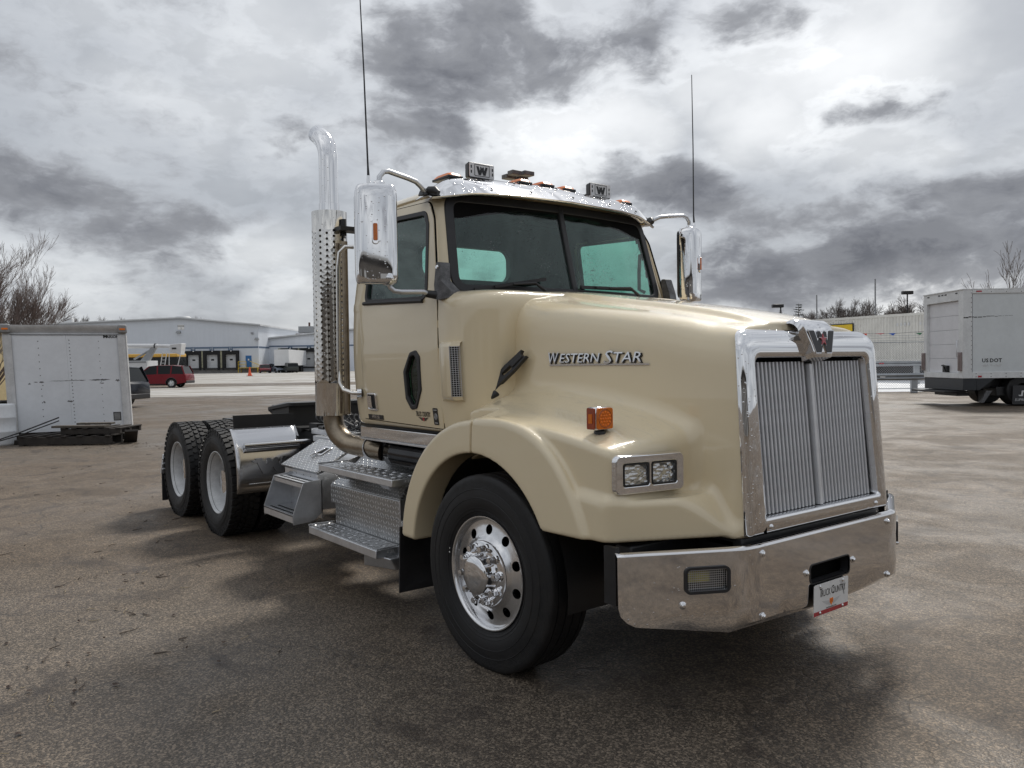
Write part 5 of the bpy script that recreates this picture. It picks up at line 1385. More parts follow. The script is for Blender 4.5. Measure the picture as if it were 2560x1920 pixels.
# ================================================================== the yard
# yard frame: r to the right, d away from the place the picture was taken, z up
YO = Vector((CAM_LOC[0], CAM_LOC[1], 0)); YR = Vector((Rv.x, Rv.y, 0)); YF = Vector((math.cos(YAW), math.sin(YAW), 0))
def Wp(r, d, z=0.0): return YO+YR*r+YF*d+Vector((0, 0, z))
YANG = math.atan2(YR.y, YR.x)                     # rz that lays a thing's x axis along r and y axis along d
def rise(d): return 0.42*float(sstep(np.array(d), 60, 150))
def asphalt():
    m, nt, b = newmat('asphalt'); p = nd(nt, 'ShaderNodeNewGeometry').outputs['Position']
    big = noise(nt, p, 0.16, 5, 0.6); mid = noise(nt, vmth(nt, 'ADD', p, (5, 3, 0)), 0.8, 6, 0.65, 0.4); fine = noise(nt, p, 7.0, 5, 0.7)
    vo = nd(nt, 'ShaderNodeTexVoronoi', {'Vector': p, 'Scale': 105.0, 'Randomness': 1.0})
    st = nd(nt, 'ShaderNodeSeparateColor', {0: vo.outputs['Color']}).outputs[0]
    vo2 = nd(nt, 'ShaderNodeTexVoronoi', {'Vector': p, 'Scale': 260.0})
    st2 = nd(nt, 'ShaderNodeSeparateColor', {0: vo2.outputs['Color']}).outputs[1]
    stone = mth(nt, 'ADD', mth(nt, 'MULTIPLY', mth(nt, 'POWER', st, 2.2), 0.75), mth(nt, 'MULTIPLY', mth(nt, 'POWER', st2, 3.0), 0.45))
    mid2 = noise(nt, vmth(nt, 'ADD', p, (41, 23, 0)), 2.6, 7, .7, .8)
    base = mixc(nt, mth(nt, 'ADD', mth(nt, 'MULTIPLY', smst(nt, mid, .35, .7), .6), mth(nt, 'MULTIPLY', smst(nt, mid2, .40, .62), .4)), (.084, .060, .039), (.148, .110, .074))
    base = mixc(nt, mth(nt, 'MULTIPLY', smst(nt, big, .40, .62), .55), base, (.128, .108, .086))
    base = mixc(nt, 1.0, base, ramp(nt, stone, [(0, .34), (.35, .85), (.8, 2.1)]), 'MULTIPLY')
    # dark damp stains and rusty leaf litter smears
    s1 = noise(nt, vmth(nt, 'ADD', p, (11, 7, 2)), 1.3, 7, 0.72, 1.2)
    base = mixc(nt, mth(nt, 'MULTIPLY', smst(nt, s1, .52, .68), .72), base, (.030, .021, .016))
    s2 = noise(nt, vmth(nt, 'ADD', p, (31, 17, 2)), 5.0, 6, 0.75, 1.5)
    base = mixc(nt, mth(nt, 'MULTIPLY', mth(nt, 'MULTIPLY', smst(nt, s2, .60, .74), smst(nt, mid, .42, .6)), .65), base, (.040, .022, .016))
    # cracks
    pw = vmth(nt, 'ADD', p, vmth(nt, 'SCALE', nd(nt, 'ShaderNodeTexNoise', {'Vector': p, 'Scale': 1.6, 'Detail': 5.0}).outputs[1], s=0.9))
    c1 = nd(nt, 'ShaderNodeTexVoronoi', {'Vector': pw, 'Scale': 0.30}, feature='DISTANCE_TO_EDGE').outputs['Distance']
    c2 = nd(nt, 'ShaderNodeTexVoronoi', {'Vector': pw, 'Scale': 4.6}, feature='DISTANCE_TO_EDGE').outputs['Distance']
    k1 = smst(nt, c1, .0060, .0015)
    xs = nd(nt, 'ShaderNodeSeparateXYZ', {0: p})
    rgt = mth(nt, 'SUBTRACT', vmth(nt, 'DOT_PRODUCT', p, tuple(YR)), YR.dot(YO))
    side = smst(nt, mth(nt, 'ADD', rgt, mth(nt, 'MULTIPLY', noise(nt, p, .35, 3), 1.6)), 1.2, 2.2)
    net = mth(nt, 'MULTIPLY', mth(nt, 'MULTIPLY', smst(nt, c2, .030, .008), mth(nt, 'MULTIPLY', side, .6)), smst(nt, noise(nt, p, 1.1, 4, .6), .34, .55))
    crk = mth(nt, 'MAXIMUM', mth(nt, 'MULTIPLY', k1, mth(nt, 'MULTIPLY_ADD', smst(nt, mid, .3, .6), .45, .1)), net)
    base = mixc(nt, mth(nt, 'MULTIPLY', crk, .80), base, (.018, .015, .013))
    nt.links.new(base, b.inputs['Base Color'])
    wet = smst(nt, mth(nt, 'ADD', mth(nt, 'MULTIPLY', mid, .55), mth(nt, 'MULTIPLY', big, .45)), .42, .64)
    nt.links.new(mth(nt, 'MULTIPLY_ADD', wet, -.36, .70), b.inputs['Roughness'])
    b.inputs['Specular IOR Level'].default_value = 0.45
    h = mth(nt, 'ADD', mth(nt, 'MULTIPLY', vo.outputs['Distance'], -1.0), mth(nt, 'ADD', mth(nt, 'MULTIPLY', st, .8), mth(nt, 'MULTIPLY', fine, .7)))
    h = mth(nt, 'SUBTRACT', h, mth(nt, 'MULTIPLY', crk, 1.6))
    bn = nd(nt, 'ShaderNodeBump', {'Strength': 0.6, 'Distance': 0.004, 'Height': h}); nt.links.new(bn.outputs[0], b.inputs['Normal'])
    return m
def concrete():
    m, nt, b = newmat('wet_concrete'); p = nd(nt, 'ShaderNodeNewGeometry').outputs['Position']
    # yard coordinates for the streaks
    rr = vmth(nt, 'DOT_PRODUCT', p, tuple(YR)); dd = vmth(nt, 'DOT_PRODUCT', p, tuple(YF))
    q = nd(nt, 'ShaderNodeCombineXYZ', {0: mth(nt, 'MULTIPLY', rr, .05), 1: mth(nt, 'MULTIPLY', dd, .16), 2: 0.0}).outputs[0]
    n1 = noise(nt, q, 2.2, 7, .62, .6); n2 = noise(nt, p, .5, 5, .6)
    f = mth(nt, 'ADD', mth(nt, 'MULTIPLY', n1, .7), mth(nt, 'MULTIPLY', n2, .3))
    base = mixc(nt, smst(nt, f, .40, .62), (.26, .235, .20), (.50, .49, .47))
    fr = mth(nt, 'MINIMUM', mth(nt, 'PINGPONG', rr, 3.0), mth(nt, 'PINGPONG', dd, 3.0))
    joint = smst(nt, fr, .09, .03)
    base = mixc(nt, mth(nt, 'MULTIPLY', joint, .6), base, (.10, .09, .08))
    nt.links.new(base, b.inputs['Base Color']); nt.links.new(mth(nt, 'MULTIPLY_ADD', smst(nt, f, .42, .62), -.3, .65), b.inputs['Roughness'])
    return m
ASPHALT, CONCRETE = asphalt(), concrete()
mb = MB(); ds = [-3000, -600, -150, -60, -20, 0, 20, 40, 60, 80, 100, 120, 150, 200, 300, 600, 1200, 4000]; rs_ = [-4000, -1200, -400, -150, -60, -20, 0, 20, 60, 150, 400, 1200, 4000]
vs = [tuple(Wp(r, d, rise(d))) for d in ds for r in rs_]; n = len(rs_)
mb.add(vs, [(i*n+j, i*n+j+1, (i+1)*n+j+1, (i+1)*n+j) for i in range(len(ds)-1) for j in range(n-1)])
prop(mb.build('ground', ASPHALT), kind='structure')
mb = MB(); ds2 = [44, 52, 60, 70, 80, 90, 100, 110, 120, 135, 150, 175]; vs = []
for i, d in enumerate(ds2):
    for r in (-110, -60, -30, -12, 6):
        de = d+(3.0 if i == 0 else 0)*(1 if r < -12 else .3)*.0+(.06*(r+20) if i == 0 else 0)
        vs.append(tuple(Wp(r, de, rise(de)+.006)))
mb.add(vs, [(i*5+j, i*5+j+1, (i+1)*5+j+1, (i+1)*5+j) for i in range(len(ds2)-1) for j in range(4)])
prop(mb.build('concrete_apron', CONCRETE), kind='structure')

# ---- twigs, leaves and grit on the near asphalt
TWIG = mat('twig', (.075, .055, .042), 0.8, 0, .3, 20); LEAF = mat('dead_leaf', (.055, .035, .025), 0.75, 0, .4, 30); STRAW = mat('dry_straw', (.36, .29, .19), 0.8, 0, .2, 30)
rr = random.Random(11)
mt_, ml_, ms_ = MB(), MB(), MB()
def scatter(cr, cdp, sr, sd_, nt_, nl_, ns_):
    for k in range(nt_+ns_):
        r, d = cr+rr.gauss(0, sr), cdp+rr.gauss(0, sd_); a = rr.random()*PI; L = rr.uniform(.03, .14)*(1 if k < nt_ else .7)
        p = [Wp(r, d, .006)]
        for i in range(3):
            a += rr.uniform(-.5, .5); p.append(p[-1]+Vector((math.cos(a)*L/3, math.sin(a)*L/3, rr.uniform(-.002, .004))))
        (mt_ if k < nt_ else ms_).tube(p, [.004, .0035, .003, .0015] if k < nt_ else .0022, 4)
    for k in range(nl_):
        r, d = cr+rr.gauss(0, sr*1.3), cdp+rr.gauss(0, sd_*1.3); a = rr.random()*2*PI; s = rr.uniform(.010, .026); c = Wp(r, d, .006)
        q = []
        for j in range(5): t = a+2*PI*j/5; q.append(c+Vector((math.cos(t)*s*(1 if j % 2 else .6), math.sin(t)*s*.7, rr.uniform(0, .010))))
        ml_.add(q+[c+Vector((0, 0, .012))], [(j, (j+1) % 5, 5) for j in range(5)])
for a in ((-3.0, 6.0, .30, .4, 7, 6, 4), (-2.75, 5.1, .2, .2, 4, 4, 3), (-3.6, 7.6, .8, .9, 10, 7, 4), (-4.9, 9.5, 1.2, 1.4, 14, 10, 6), (-2.2, 3.9, .12, .2, 3, 4, 3), (-2.6, 4.4, .2, .25, 4, 5, 3), (-1.9, 4.8, .2, .2, 2, 3, 1), (-2.3, 3.35, .15, .10, 2, 3, 2), (-6.5, 13, 1.6, 1.6, 14, 30, 6), (-8.2, 16.6, 1.0, .35, 20, 130, 4), (-1.2, 3.6, .3, .3, 1, 2, 1), (1.2, 3.6, .4, .5, 1, 1, 1)): scatter(*a)
prop(mt_.build('twigs', TWIG, smooth=0), 'thin broken twigs strewn over the damp asphalt on the left', 'twigs', kind='stuff')
prop(ml_.build('dead_leaves', LEAF, smooth=0), 'dark wet dead leaves scattered over the asphalt', 'leaves', kind='stuff')
prop(ms_.build('straw_bits', STRAW, smooth=0), 'pale bits of straw lying on the asphalt', 'straw', kind='stuff')

# ================================================================== left: box body, barrel, pallets
WHITE_PANEL = mat('white_panel', (.78, .80, .83), 0.42, 0, .05, 2); GREY_POST = mat('galvanised_post', (.60, .60, .60), 0.5, .1, .14, 4)
RIVET = mat('rivet', (.10, .10, .10), 0.5, .5); SCRAPE = mat('scrape', (.16, .16, .165), 0.7, 0, .4, 12)
WOOD = mat('wet_dark_wood', (.030, .024, .020), 0.75, 0, .5, 9, .4, 40); WOOD2 = mat('grey_wood', (.085, .072, .058), 0.8, 0, .4, 9, .4, 40)
BARREL = mat('white_poly', (.74, .76, .78), 0.45, 0, .06, 3)
bxr = empty('container_box', Wp(-10.13, 18.45, 0), YANG+.45, 'weathered white truck box body parked on the ground at the left, riveted front, long scrape', 'box body')
def lean(mb):
    mb.v = [(x-.042*(z-.2), y, z) for x, y, z in mb.v]; return mb
BW, BZ0, BZ1 = 1.265, .20, 2.65
def bpart(mb, nm, mt, **k): return lean(mb).build(nm, mt, bxr, **k)
bpart(MB().box(-BW+.02, BW-.02, .06, 5.5, BZ0+.05, BZ1-.06), 'side_wall', GREY_POST)
for k in range(2):
    x0, x1 = (-BW+.20, -.001) if k == 0 else (.001, BW-.20)
    bpart(MB().box(x0, x1, 0, .05, BZ0, BZ1-.24), 'panel', WHITE_PANEL)
mb = MB(); mb.grid(lambda u, v: (-BW+.16+(2*BW-.32)*u, .06-.10*math.sin(v*PI*.5), BZ1-.20+.20*v-.02*v*v), 2, 6); mb.grid(lambda u, v: (-BW+.16+(2*BW-.32)*u, .06-.10+.4*v, BZ1-.02), 1, 1)
bpart(mb, 'top_rail', GREY_POST, smooth=60)
bpart(MB().box(-BW+.17, BW-.17, -.012, .0, BZ1-.25, BZ1-.235), 'rail_seam', RIVET)
for sg in (-1, 1):
    mb = MB(); mb.grid(lambda u, v: (sg*(BW-.20+.20*math.sin(u*PI/2)), -.03+.22*(1-math.cos(u*PI/2)), BZ0-.05+v*(BZ1-BZ0-.20)), 6, 1)
    bpart(mb, 'corner_post', GREY_POST, smooth=60)
    c_ = bpart(MB().box(sg*BW-.19 if sg > 0 else -BW-.01, BW+.01 if sg > 0 else -BW+.19, -.05, .35, BZ1-.20, BZ1+.0), 'corner_cap', mat('cap_grey', (.30, .30, .30), .5) if sg < 0 else bpy.data.materials['cap_grey'], bevel=.03)
    lean(MB().box(sg*(BW-.09)-.06, sg*(BW-.09)+.06, -.065, -.045, BZ1-.13, BZ1-.09)).build('marker_lamp', ORANGE, c_)
mb = MB()
for (x, st_, sz) in ((-.56, .155, .012), (.06, .082, .012), (.66, .155, .010)):
    z = BZ0+.20
    while z < BZ1-.30:
        mb.lathe([(0, -.003), (sz*.7, -.002), (sz, 0)], 6, Matrix.Translation((x+.0, -.0035, z)) @ Matrix.Rotation(PI/2, 4, 'X') @ Matrix.Diagonal((1, 1, -1, 1))); z += st_
bpart(mb, 'rivets', RIVET, kind='stuff')
rr = random.Random(4); mb = MB()
def smear(x0, x1, z, w):
    n = max(4, int((x1-x0)/.04)); top = []; bot = []
    for i in range(n+1):
        x = x0+(x1-x0)*i/n; e = w*min(1, 4*i/n, 4*(n-i)/n); zc = z+rr.uniform(-.2, .2)*w; x = x*.88
        top.append((x, -.0025, zc+e*rr.uniform(.2, .7))); bot.append((x, -.0025, zc-e*rr.uniform(.2, .7)))
    mb.add(top+bot, [(i, i+1, n+2+i, n+1+i) for i in range(n)])
for a in ((-.93, -.86, 1.30, .03), (-.80, -.70, 1.335, .02), (-.68, -.56, 1.33, .035), (-.48, .10, 1.355, .012), (0, .40, 1.362, .02), (.44, .98, 1.362, .030), (1.08, 1.19, 1.34, .045), (-.08, .06, .88, .035), (-.62, -.57, .88, .04), (.70, .82, 1.285, .02), (-.62, -.58, 1.26, .02)): smear(*a)
bpart(mb, 'scrape', SCRAPE, smooth=0)
bpart(MB().box(.86, 1.02, -.006, -.002, .40, .60), 'sticker', INK)
mb = MB()
for k in range(6): mb.box(.875, 1.005, -.0075, -.0065, .425+.028*k, .435+.028*k)
bpart(mb, 'sticker_text', GREYPRINT, smooth=0)
bpart(MB().box(.92, 1.02, -.006, -.002, .335, .375), 'sticker', WHITE)
tm = frame((.92-.042*2.1, -.004, 2.36), (1, 0, 0), (0, 0, 1))
text('maker_text', 'M', .105, INK, bxr, tm @ Matrix.Translation((-.115, .008, 0)), .002, 0, 1.15, bold=.03); text('maker_text', 'ARION', .075, INK, bxr, tm @ Matrix.Translation((.045, 0, 0)), .002, 0, 1.15, bold=.03)
bpart(MB().box(-BW+.05, BW-.05, .02, .20, .0, BZ0), 'sill_timber', WOOD)
# barrel
br_ = empty('plastic_drum', Wp(-11.06, 17.3), 0, 'white plastic drum standing at the left picture edge before the box body', 'drum')
lz = [(.001, .02), (.26, .0), (.275, .012), (.288, .05), (.2925, .28), (.298, .29), (.298, .31), (.2925, .32), (.2925, .58), (.298, .59), (.298, .61), (.2925, .62), (.286, .82), (.280, .865), (.272, .885), (.262, .880), (.255, .868), (.001, .868)]
MB().lathe(lz, 36).build('drum_body', BARREL, br_); MB().lathe([(.045, .868), (.045, .885), (.001, .885)], 12, Matrix.Translation((.15, 0, 0))).build('bung', BARREL, br_)
# pallets: every board its own part
def pallet(r, d, z, rz, w, dp, h, label, nb=7, mt=None, tilt=0.0):
    e = empty('wooden_pallet', Wp(r, d, z), YANG+rz, label, 'pallet', 'dark wooden pallets by the box body'); e.rotation_euler[0] = tilt
    q = random.Random(int(r*100))
    for y in (-dp/2+.05, 0, dp/2-.05): MB().box(-w/2, w/2, y-.04, y+.04, .02, h-.022).build('stringer', WOOD, e, bevel=.004)
    for k in range(nb):
        x = -w/2+.06+(w-.12)*k/(nb-1)+q.uniform(-.02, .02)
        MB().box(x-.055, x+.055, -dp/2-.01+q.uniform(-.02, .02), dp/2, h-.022, h+q.uniform(0, .006)).build('deck_board', mt or WOOD, e, bevel=.003)
        if k % 2 == 0: MB().box(x-.05, x+.05, -dp/2, dp/2, 0, .020).build('bottom_board', WOOD, e, bevel=.003)
    return e
pallet(-9.55, 17.55, .0, .02, 1.95, 1.05, .20, 'long dark lower pallet lying at the foot of the box body')
pallet(-9.05, 17.65, .205, -.03, 1.30, .95, .15, 'dark upper pallet stacked on the long lower pallet', 6)
pl_ = empty('plank', Wp(-9.30, 17.30, .36), YANG-.01, 'grey plank lying lengthwise across the upper pallet', 'plank'); MB().box(-.60, .55, -.12, .10, 0, .045).build('board', WOOD2, pl_, bevel=.004)
pl_ = empty('plank', Wp(-9.20, 17.55, .405), YANG+.02, 'thin grey plank topmost on the pallet stack', 'plank'); MB().box(-.30, .45, -.10, .10, 0, .04).build('board', WOOD2, pl_, bevel=.004)
pl_ = empty('plank', Wp(-8.35, 17.5, .09), YANG+.5, 'short dark plank leaning off the right end of the pallet stack', 'plank'); MB().obox(Matrix.Rotation(-.55, 4, 'X'), .26, .75, .05).build('board', WOOD, pl_, bevel=.004)
pl_ = empty('timber', Wp(-10.55, 17.35, 0), YANG, 'dark timber lying on the ground between drum and pallets', 'timber'); MB().box(-.35, .45, -.05, .05, 0, .10).build('beam', WOOD, pl_, bevel=.005)
for k, (dz, lb) in enumerate(((0, 'black bent bar leaning over the pallets, upper of two'), (-.07, 'black straight bar leaning over the pallets, lower of two'))):
    p0 = Wp(-11.1, 16.55, .03); p1 = Wp(-9.62, 17.0, .60+dz)
    o = MB().tube([p0, p0.lerp(p1, .5)+Vector((0, 0, -.02-.02*k)), p1], .014 if k == 0 else .012, 8).build('metal_bar', BLACK); prop(o, lb, 'metal bar')
# yellow shed behind
YSH = mat('yellow_sheeting', (.55, .45, .26), .55, 0, .12, 2)
shd = empty('storage_shed', Wp(-19.3, 28.5), YANG, 'yellow ribbed metal shed glimpsed at the far left edge', 'shed')
mb = MB(); vs = []; n = 40
for i in range(n+1): x = -4+4.55*i/n; dy = .03*(i % 2); vs += [(x, dy, 0), (x, dy, 3.1)]
mb.add(vs, [(2*i, 2*i+2, 2*i+3, 2*i+1) for i in range(n)]); mb.box(-4, .5, .05, 6, 0, 3.05); mb.build('wall', YSH, shd, smooth=0)
MB().hexa([(-4.2, -.15, 3.1), (.7, -.15, 3.1), (.7, 3, 3.9), (-4.2, 3, 3.9), (-4.2, -.15, 3.2), (.7, -.15, 3.2), (.7, 3, 4.0), (-4.2, 3, 4.0)]).build('roof', GREY_POST, shd)
sb = empty('junk_bin', Wp(-13.9, 21.6), YANG, 'dark olive bin standing between shed and box body', 'bin'); MB().box(-.35, .35, -.3, .3, 0, .75).build('bin', mat('olive_paint', (.10, .10, .05), .6), sb, bevel=.03); MB().box(-.37, .37, -.32, .32, .75, .80).build('lid', BLACK, sb, bevel=.01)

# ================================================================== cars
GLASS_DARK = mat('dark_car_glass', (.010, .012, .013), .05, 0, .05, 3, spec=.25)
def carpaint(nm, c): return mat(nm, c, .25, 0, .03, 3, coat=.15, rvar=.02, spec=.2)
ALLOY = mat('alloy_wheel', (.55, .56, .57), .3, .9, .1, 8); TAIL = mat('tail_lamp', (.45, .01, .02), .15, 0, .1, 9, coat=1); LAMPW = mat('lamp_white', (.75, .77, .80), .1, 0, .05, 9, coat=1)
def car(loc, rz, L, Wd, H, paintm, label, suv=True, group=None, big=True, name='parked_suv'):
    """front towards +x"""
    e = empty(name, loc, rz, label, 'car', group)
    wb = L*.59; xf, xr_ = wb*.5+L*.02, -wb*.5+L*.02; rw = .365 if suv else .32; gc = .24; belt = H*.60
    a, b_ = L/2, -L/2
    prof_ = [(b_+.03, .42), (b_, .62), (b_+.03, belt*.92), (b_+.12, belt+.03), (b_+L*.34, belt+.03), (a-L*.27, belt-.02), (a-L*.16, belt-.09), (a-.13, belt-.20), (a-.02, belt*.70), (a, .52), (a-.08, .30)]
    def arch(cx):
        return [(cx+(rw+.06)*math.cos(t), rw+(rw+.06)*math.sin(t)) for t in [PI*k/10 for k in range(11)]]
    low = [(xf+rw+.06, gc)]+arch(xf)[0:]+[(xf-rw-.06, gc), (xr_+rw+.06, gc)]+arch(xr_)+[(xr_-rw-.06, gc+.06)]
    out = prof_+low
    mb = MB()
    for sg in (-1, 1):
        p = panel(out, [], 0, lambda x, z, d: (x, sg*(Wd/2-.05*max(0, (z-.75))**1.0-.10*max(0, abs(x)-L*.43)/.07*.1-d), z), .03); mb.add(p.v, p.f)
    top = prof_
    vs = []; k = len(top)
    def hw(x, z): return Wd/2-.05*max(0, z-.75)-.10*max(0, abs(x)-L*.43)/.07*.1
    for (x, z) in top:
        for t in (-1, -.9, 0, .9, 1): vs.append((x+(.0 if abs(t) > .95 else (.03 if x > 0 else -.03) if z < belt and abs(x) > L*.4 else 0), t*hw(x, z), z+(.0 if abs(t) > .95 else .015)))
    mb.add(vs, [(i*5+j, (i+1)*5+j, (i+1)*5+j+1, i*5+j+1) for i in range(k-1) for j in range(4)])
    body = mb.build('body', paintm, e, smooth=40)
    # glasshouse
    hb = [(b_+.10, belt+.02), (b_+.34 if suv else b_+L*.16, H-.10), (b_+L*.22, H-.015), (b_+L*.45, H), (a-L*.43, H-.06), (a-L*.265, belt-.02)]
    def gw(z): return Wd/2-.04-.30*(z-belt)*.62
    vs = []; m = len(hb)
    for (x, z) in hb: vs += [(x, -gw(z), z), (x, gw(z), z)]
    mb = MB(); mb.add(vs, [(2*i, 2*i+2, 2*i+3, 2*i+1) for i in range(m-1)]+[tuple(2*i for i in range(m)), tuple(2*i+1 for i in range(m-1, -1, -1))])
    mb.build('window_band', GLASS_DARK, e, smooth=25)
    mb = MB(); vs = []
    for (x, z) in hb[1:5]: vs += [(x, -gw(z)-.012, z-.07), (x, -gw(z)+.02, z+.012), (x, 0, z+.035), (x, gw(z)-.02, z+.012), (x, gw(z)+.012, z-.07)]
    mb.add(vs, [(i*5+j, (i+1)*5+j, (i+1)*5+j+1, i*5+j+1) for i in range(3) for j in range(4)]); mb.build('roof', paintm, e, smooth=60)
    mb = MB()
    for sg in (-1, 1):
        for (x0, x1) in ((hb[0][0], hb[1][0]), (hb[5][0], hb[4][0]), (b_+L*.235, b_+L*.225), (b_+L*.44, b_+L*.445)):
            z0, z1 = belt, H-.05; mb.bar((x0, sg*(gw(z0)+.004), z0), (x1, sg*(gw(z1)+.004), z1), .10 if x0 != hb[5][0] else .06, .02, (0, sg, 0))
    mb.build('pillar', paintm, e)
    for sg in (-1, 1):
        for x in (xf, xr_):
            M = Matrix.Translation((x, sg*(Wd/2-.12), rw)) @ Matrix.Rotation(PI/2, 4, 'X')
            w = MB().lathe([(rw*.62, -.11), (rw*.92, -.11), (rw, -.08), (rw, .08), (rw*.92, .11), (rw*.62, .11)], 24, M, close=True).build('wheel', RUBBER, e)
            mb = MB()
            for k in range(5):
                t = 2*PI*k/5; mb.bar(M @ Vector((0, 0, sg*-.095)), M @ Vector((rw*.60*math.cos(t), rw*.60*math.sin(t), sg*-.085)), .09, .03, M.to_3x3() @ Vector((0, 0, 1)))
            mb.lathe([(rw*.60, -.09), (rw*.66, -.115), (rw*.60, .09)], 24, M); mb.lathe([(.001, sg*-.03), (rw*.62, sg*-.03)], 20, M)
            mb.build('rim', ALLOY, w)
        q = hw(b_, .9)
        MB().hexa([(b_-.01, sg*(q-.30), belt*.80), (b_+.25, sg*(q+.012), belt*.82), (b_+.25, sg*(q-.02), belt*.82), (b_+.02, sg*(q-.30), belt*.80), (b_+.03, sg*(q-.30), belt*.94), (b_+.30, sg*(q+.006), belt*.95), (b_+.30, sg*(q-.03), belt*.95), (b_+.05, sg*(q-.30), belt*.94)]).build('tail_lamp', TAIL, e)
        MB().hexa([(a-.10, sg*(q-.50), belt*.62), (a-.32, sg*(q+.01), belt*.66), (a-.35, sg*(q-.1), belt*.66), (a-.14, sg*(q-.5), belt*.62), (a-.12, sg*(q-.50), belt*.72), (a-.36, sg*(q+.008), belt*.76), (a-.40, sg*(q-.1), belt*.76), (a-.16, sg*(q-.5), belt*.72)]).build('headlight', LAMPW, e)
        MB().box(a-L*.30, a-L*.285+.06, sg*(Wd/2+.08)-.09, sg*(Wd/2+.08)+.09, belt+.02, belt+.17).build('door_mirror', paintm, e, bevel=.02)
        MB().box(xr_+rw+.1, xf-rw-.1, sg*(Wd/2-.035)-.012, sg*(Wd/2-.035)+.035, gc+.01, gc+.10).build('sill', PLASTIC, e)
        for x in (xf, xr_):
            mb = MB(); mb.tube([(x+(rw+.075)*math.cos(PI*k/12), sg*(Wd/2-.01), rw+(rw+.075)*math.sin(PI*k/12)) for k in range(13)], .028, 6); mb.build('arch_trim', PLASTIC, e)
        for x in (b_+L*.36, b_+L*.56): MB().box(x, x+.20, sg*(Wd/2-.0)-.015, sg*(Wd/2-.0)+.015, belt-.13, belt-.10).build('door_handle', paintm, e)
    MB().box(b_-.03, b_+.10, -Wd*.45, Wd*.45, .34, .56).build('rear_bumper', PLASTIC if suv else paintm, e, bevel=.03)
    MB().box(a-.10, a+.02, -Wd*.42, Wd*.42, .26, .50).build('front_bumper', PLASTIC, e, bevel=.03)
    MB().box(a-.06, a+.004, -.45, .45, belt*.60, belt*.72).build('radiator_grille', PLASTIC, e)
    MB().box(xr_-.3, xf+.4, -Wd*.42, Wd*.42, .20, .55).build('floor_pan', BLACK_MATT, e)
    MB().box(b_-.012, b_+.02, -.26, .26, belt*.66, belt*.77).build('number_plate', WHITE, e)
    return e
RED_CAR = carpaint('red_car_paint', (.15, .004, .010)); NAVY_CAR = carpaint('navy_car_paint', (.008, .011, .018)); SILVER_CAR = carpaint('silver_car_paint', (.28, .32, .38)); DARK_CAR = carpaint('dark_green_car_paint', (.05, .055, .05))
def carloc(r, d): return Wp(r, d, rise(d))
car(carloc(-17.75, 33.3), YANG+PI-.12, 4.75, 1.86, 1.72, NAVY_CAR, 'dark navy suv nosing out of sight behind the white box body')
car(carloc(-28.4, 64.5), YANG+PI+.02, 5.05, 1.98, 1.78, RED_CAR, 'dark red suv standing side-on between the navy suv and the warehouse')
car(carloc(-43.4, 141), YANG-PI/2+.35, 4.5, 1.8, 1.48, RED_CAR, 'small dark red car parked by the yellow dock steps', False, 'cars parked at the dock', name='parked_car')
car(carloc(-41.5, 142), YANG-PI/2+.65, 4.6, 1.85, 1.62, SILVER_CAR, 'silver crossover parked between the red car and the dark minivan', True, 'cars parked at the dock', name='parked_car')
car(carloc(-38.7, 140), YANG+PI/2+.5, 5.0, 1.95, 1.72, DARK_CAR, 'dark minivan seen from behind parked at the docked trailer', True, 'cars parked at the dock', name='parked_car')
# ================================================================== bucket lorry and bus
TW = mat('white_lorry_paint', (.66, .67, .68), .4, 0, .08, 2, coat=.5); TG = mat('grey_lorry_trim', (.28, .29, .30), .5, 0, .1, 3); YEL = mat('school_yellow', (.62, .36, .06), .45, 0, .08, 2)
D = 76.0
bt = empty('bucket_truck', Wp(-36.1, D, rise(D)), YANG, 'white bucket truck with its boom folded flat behind the red suv', 'truck')
MB().box(-4, 2.1, -1.15, 1.15, 1.25, 2.25).box(-4, 2.1, -1.16, 1.16, 1.68, 1.72).build('service_body', TW, bt, bevel=.06)
MB().box(-4, 2.4, -1.1, 1.1, .75, 1.2).build('skirt', TW, bt, bevel=.03)
MB().box(-4, 2.0, -1.17, -1.14, 2.05, 2.22).build('body_rail', TG, bt)
for x in (-3.0, -1.2, 1.2): MB().lathe([(.001, -.14), (.45, -.14), (.5, -.1), (.5, .1), (.45, .14), (.001, .14)], 20, Matrix.Translation((x, -1.0, .5)) @ Matrix.Rotation(PI/2, 4, 'X')).build('wheel', RUBBER, bt)
MB().cyl((-6, 0, 3.75), (2.6, 0, 3.62), .22, 14).cyl((2.4, 0, 3.63), (4.0, 0, 3.60), .16, 14).build('boom', TW, bt)
MB().cyl((2.35, 0, 3.63), (2.45, 0, 3.62), .27, 14).build('boom_collar', BLACK, bt)
MB().hexa([(1.0, -.25, 2.2), (1.8, -.25, 2.2), (1.8, .25, 2.2), (1.0, .25, 2.2), (2.0, -.2, 3.45), (2.5, -.2, 3.45), (2.5, .2, 3.45), (2.0, .2, 3.45)]).build('boom_rest', TG, bt, bevel=.03)
MB().cyl((.4, -.1, 2.4), (2.2, -.1, 3.4), .09, 10).build('lift_ram', TG, bt)
MB().hexa([(3.9, -.5, 3.1), (4.95, -.5, 2.75), (4.95, .5, 2.75), (3.9, .5, 3.1), (4.0, -.55, 3.75), (5.1, -.55, 3.85), (5.1, .55, 3.85), (4.0, .55, 3.75)]).build('bucket', TW, bt, bevel=.05)
MB().box(4.2, 4.6, -.57, -.54, 3.30, 3.45).build('bucket_latch', BLACK, bt)
mb = MB()
for x in (3.0, 3.4): mb.bar((x, -.6, 1.2), (x+.35, -.6, 3.1), .07, .05)
for k in range(6): mb.bar((3.02+.06*k, -.6, 1.4+.3*k), (3.42+.06*k, -.6, 1.4+.3*k), .05, .04)
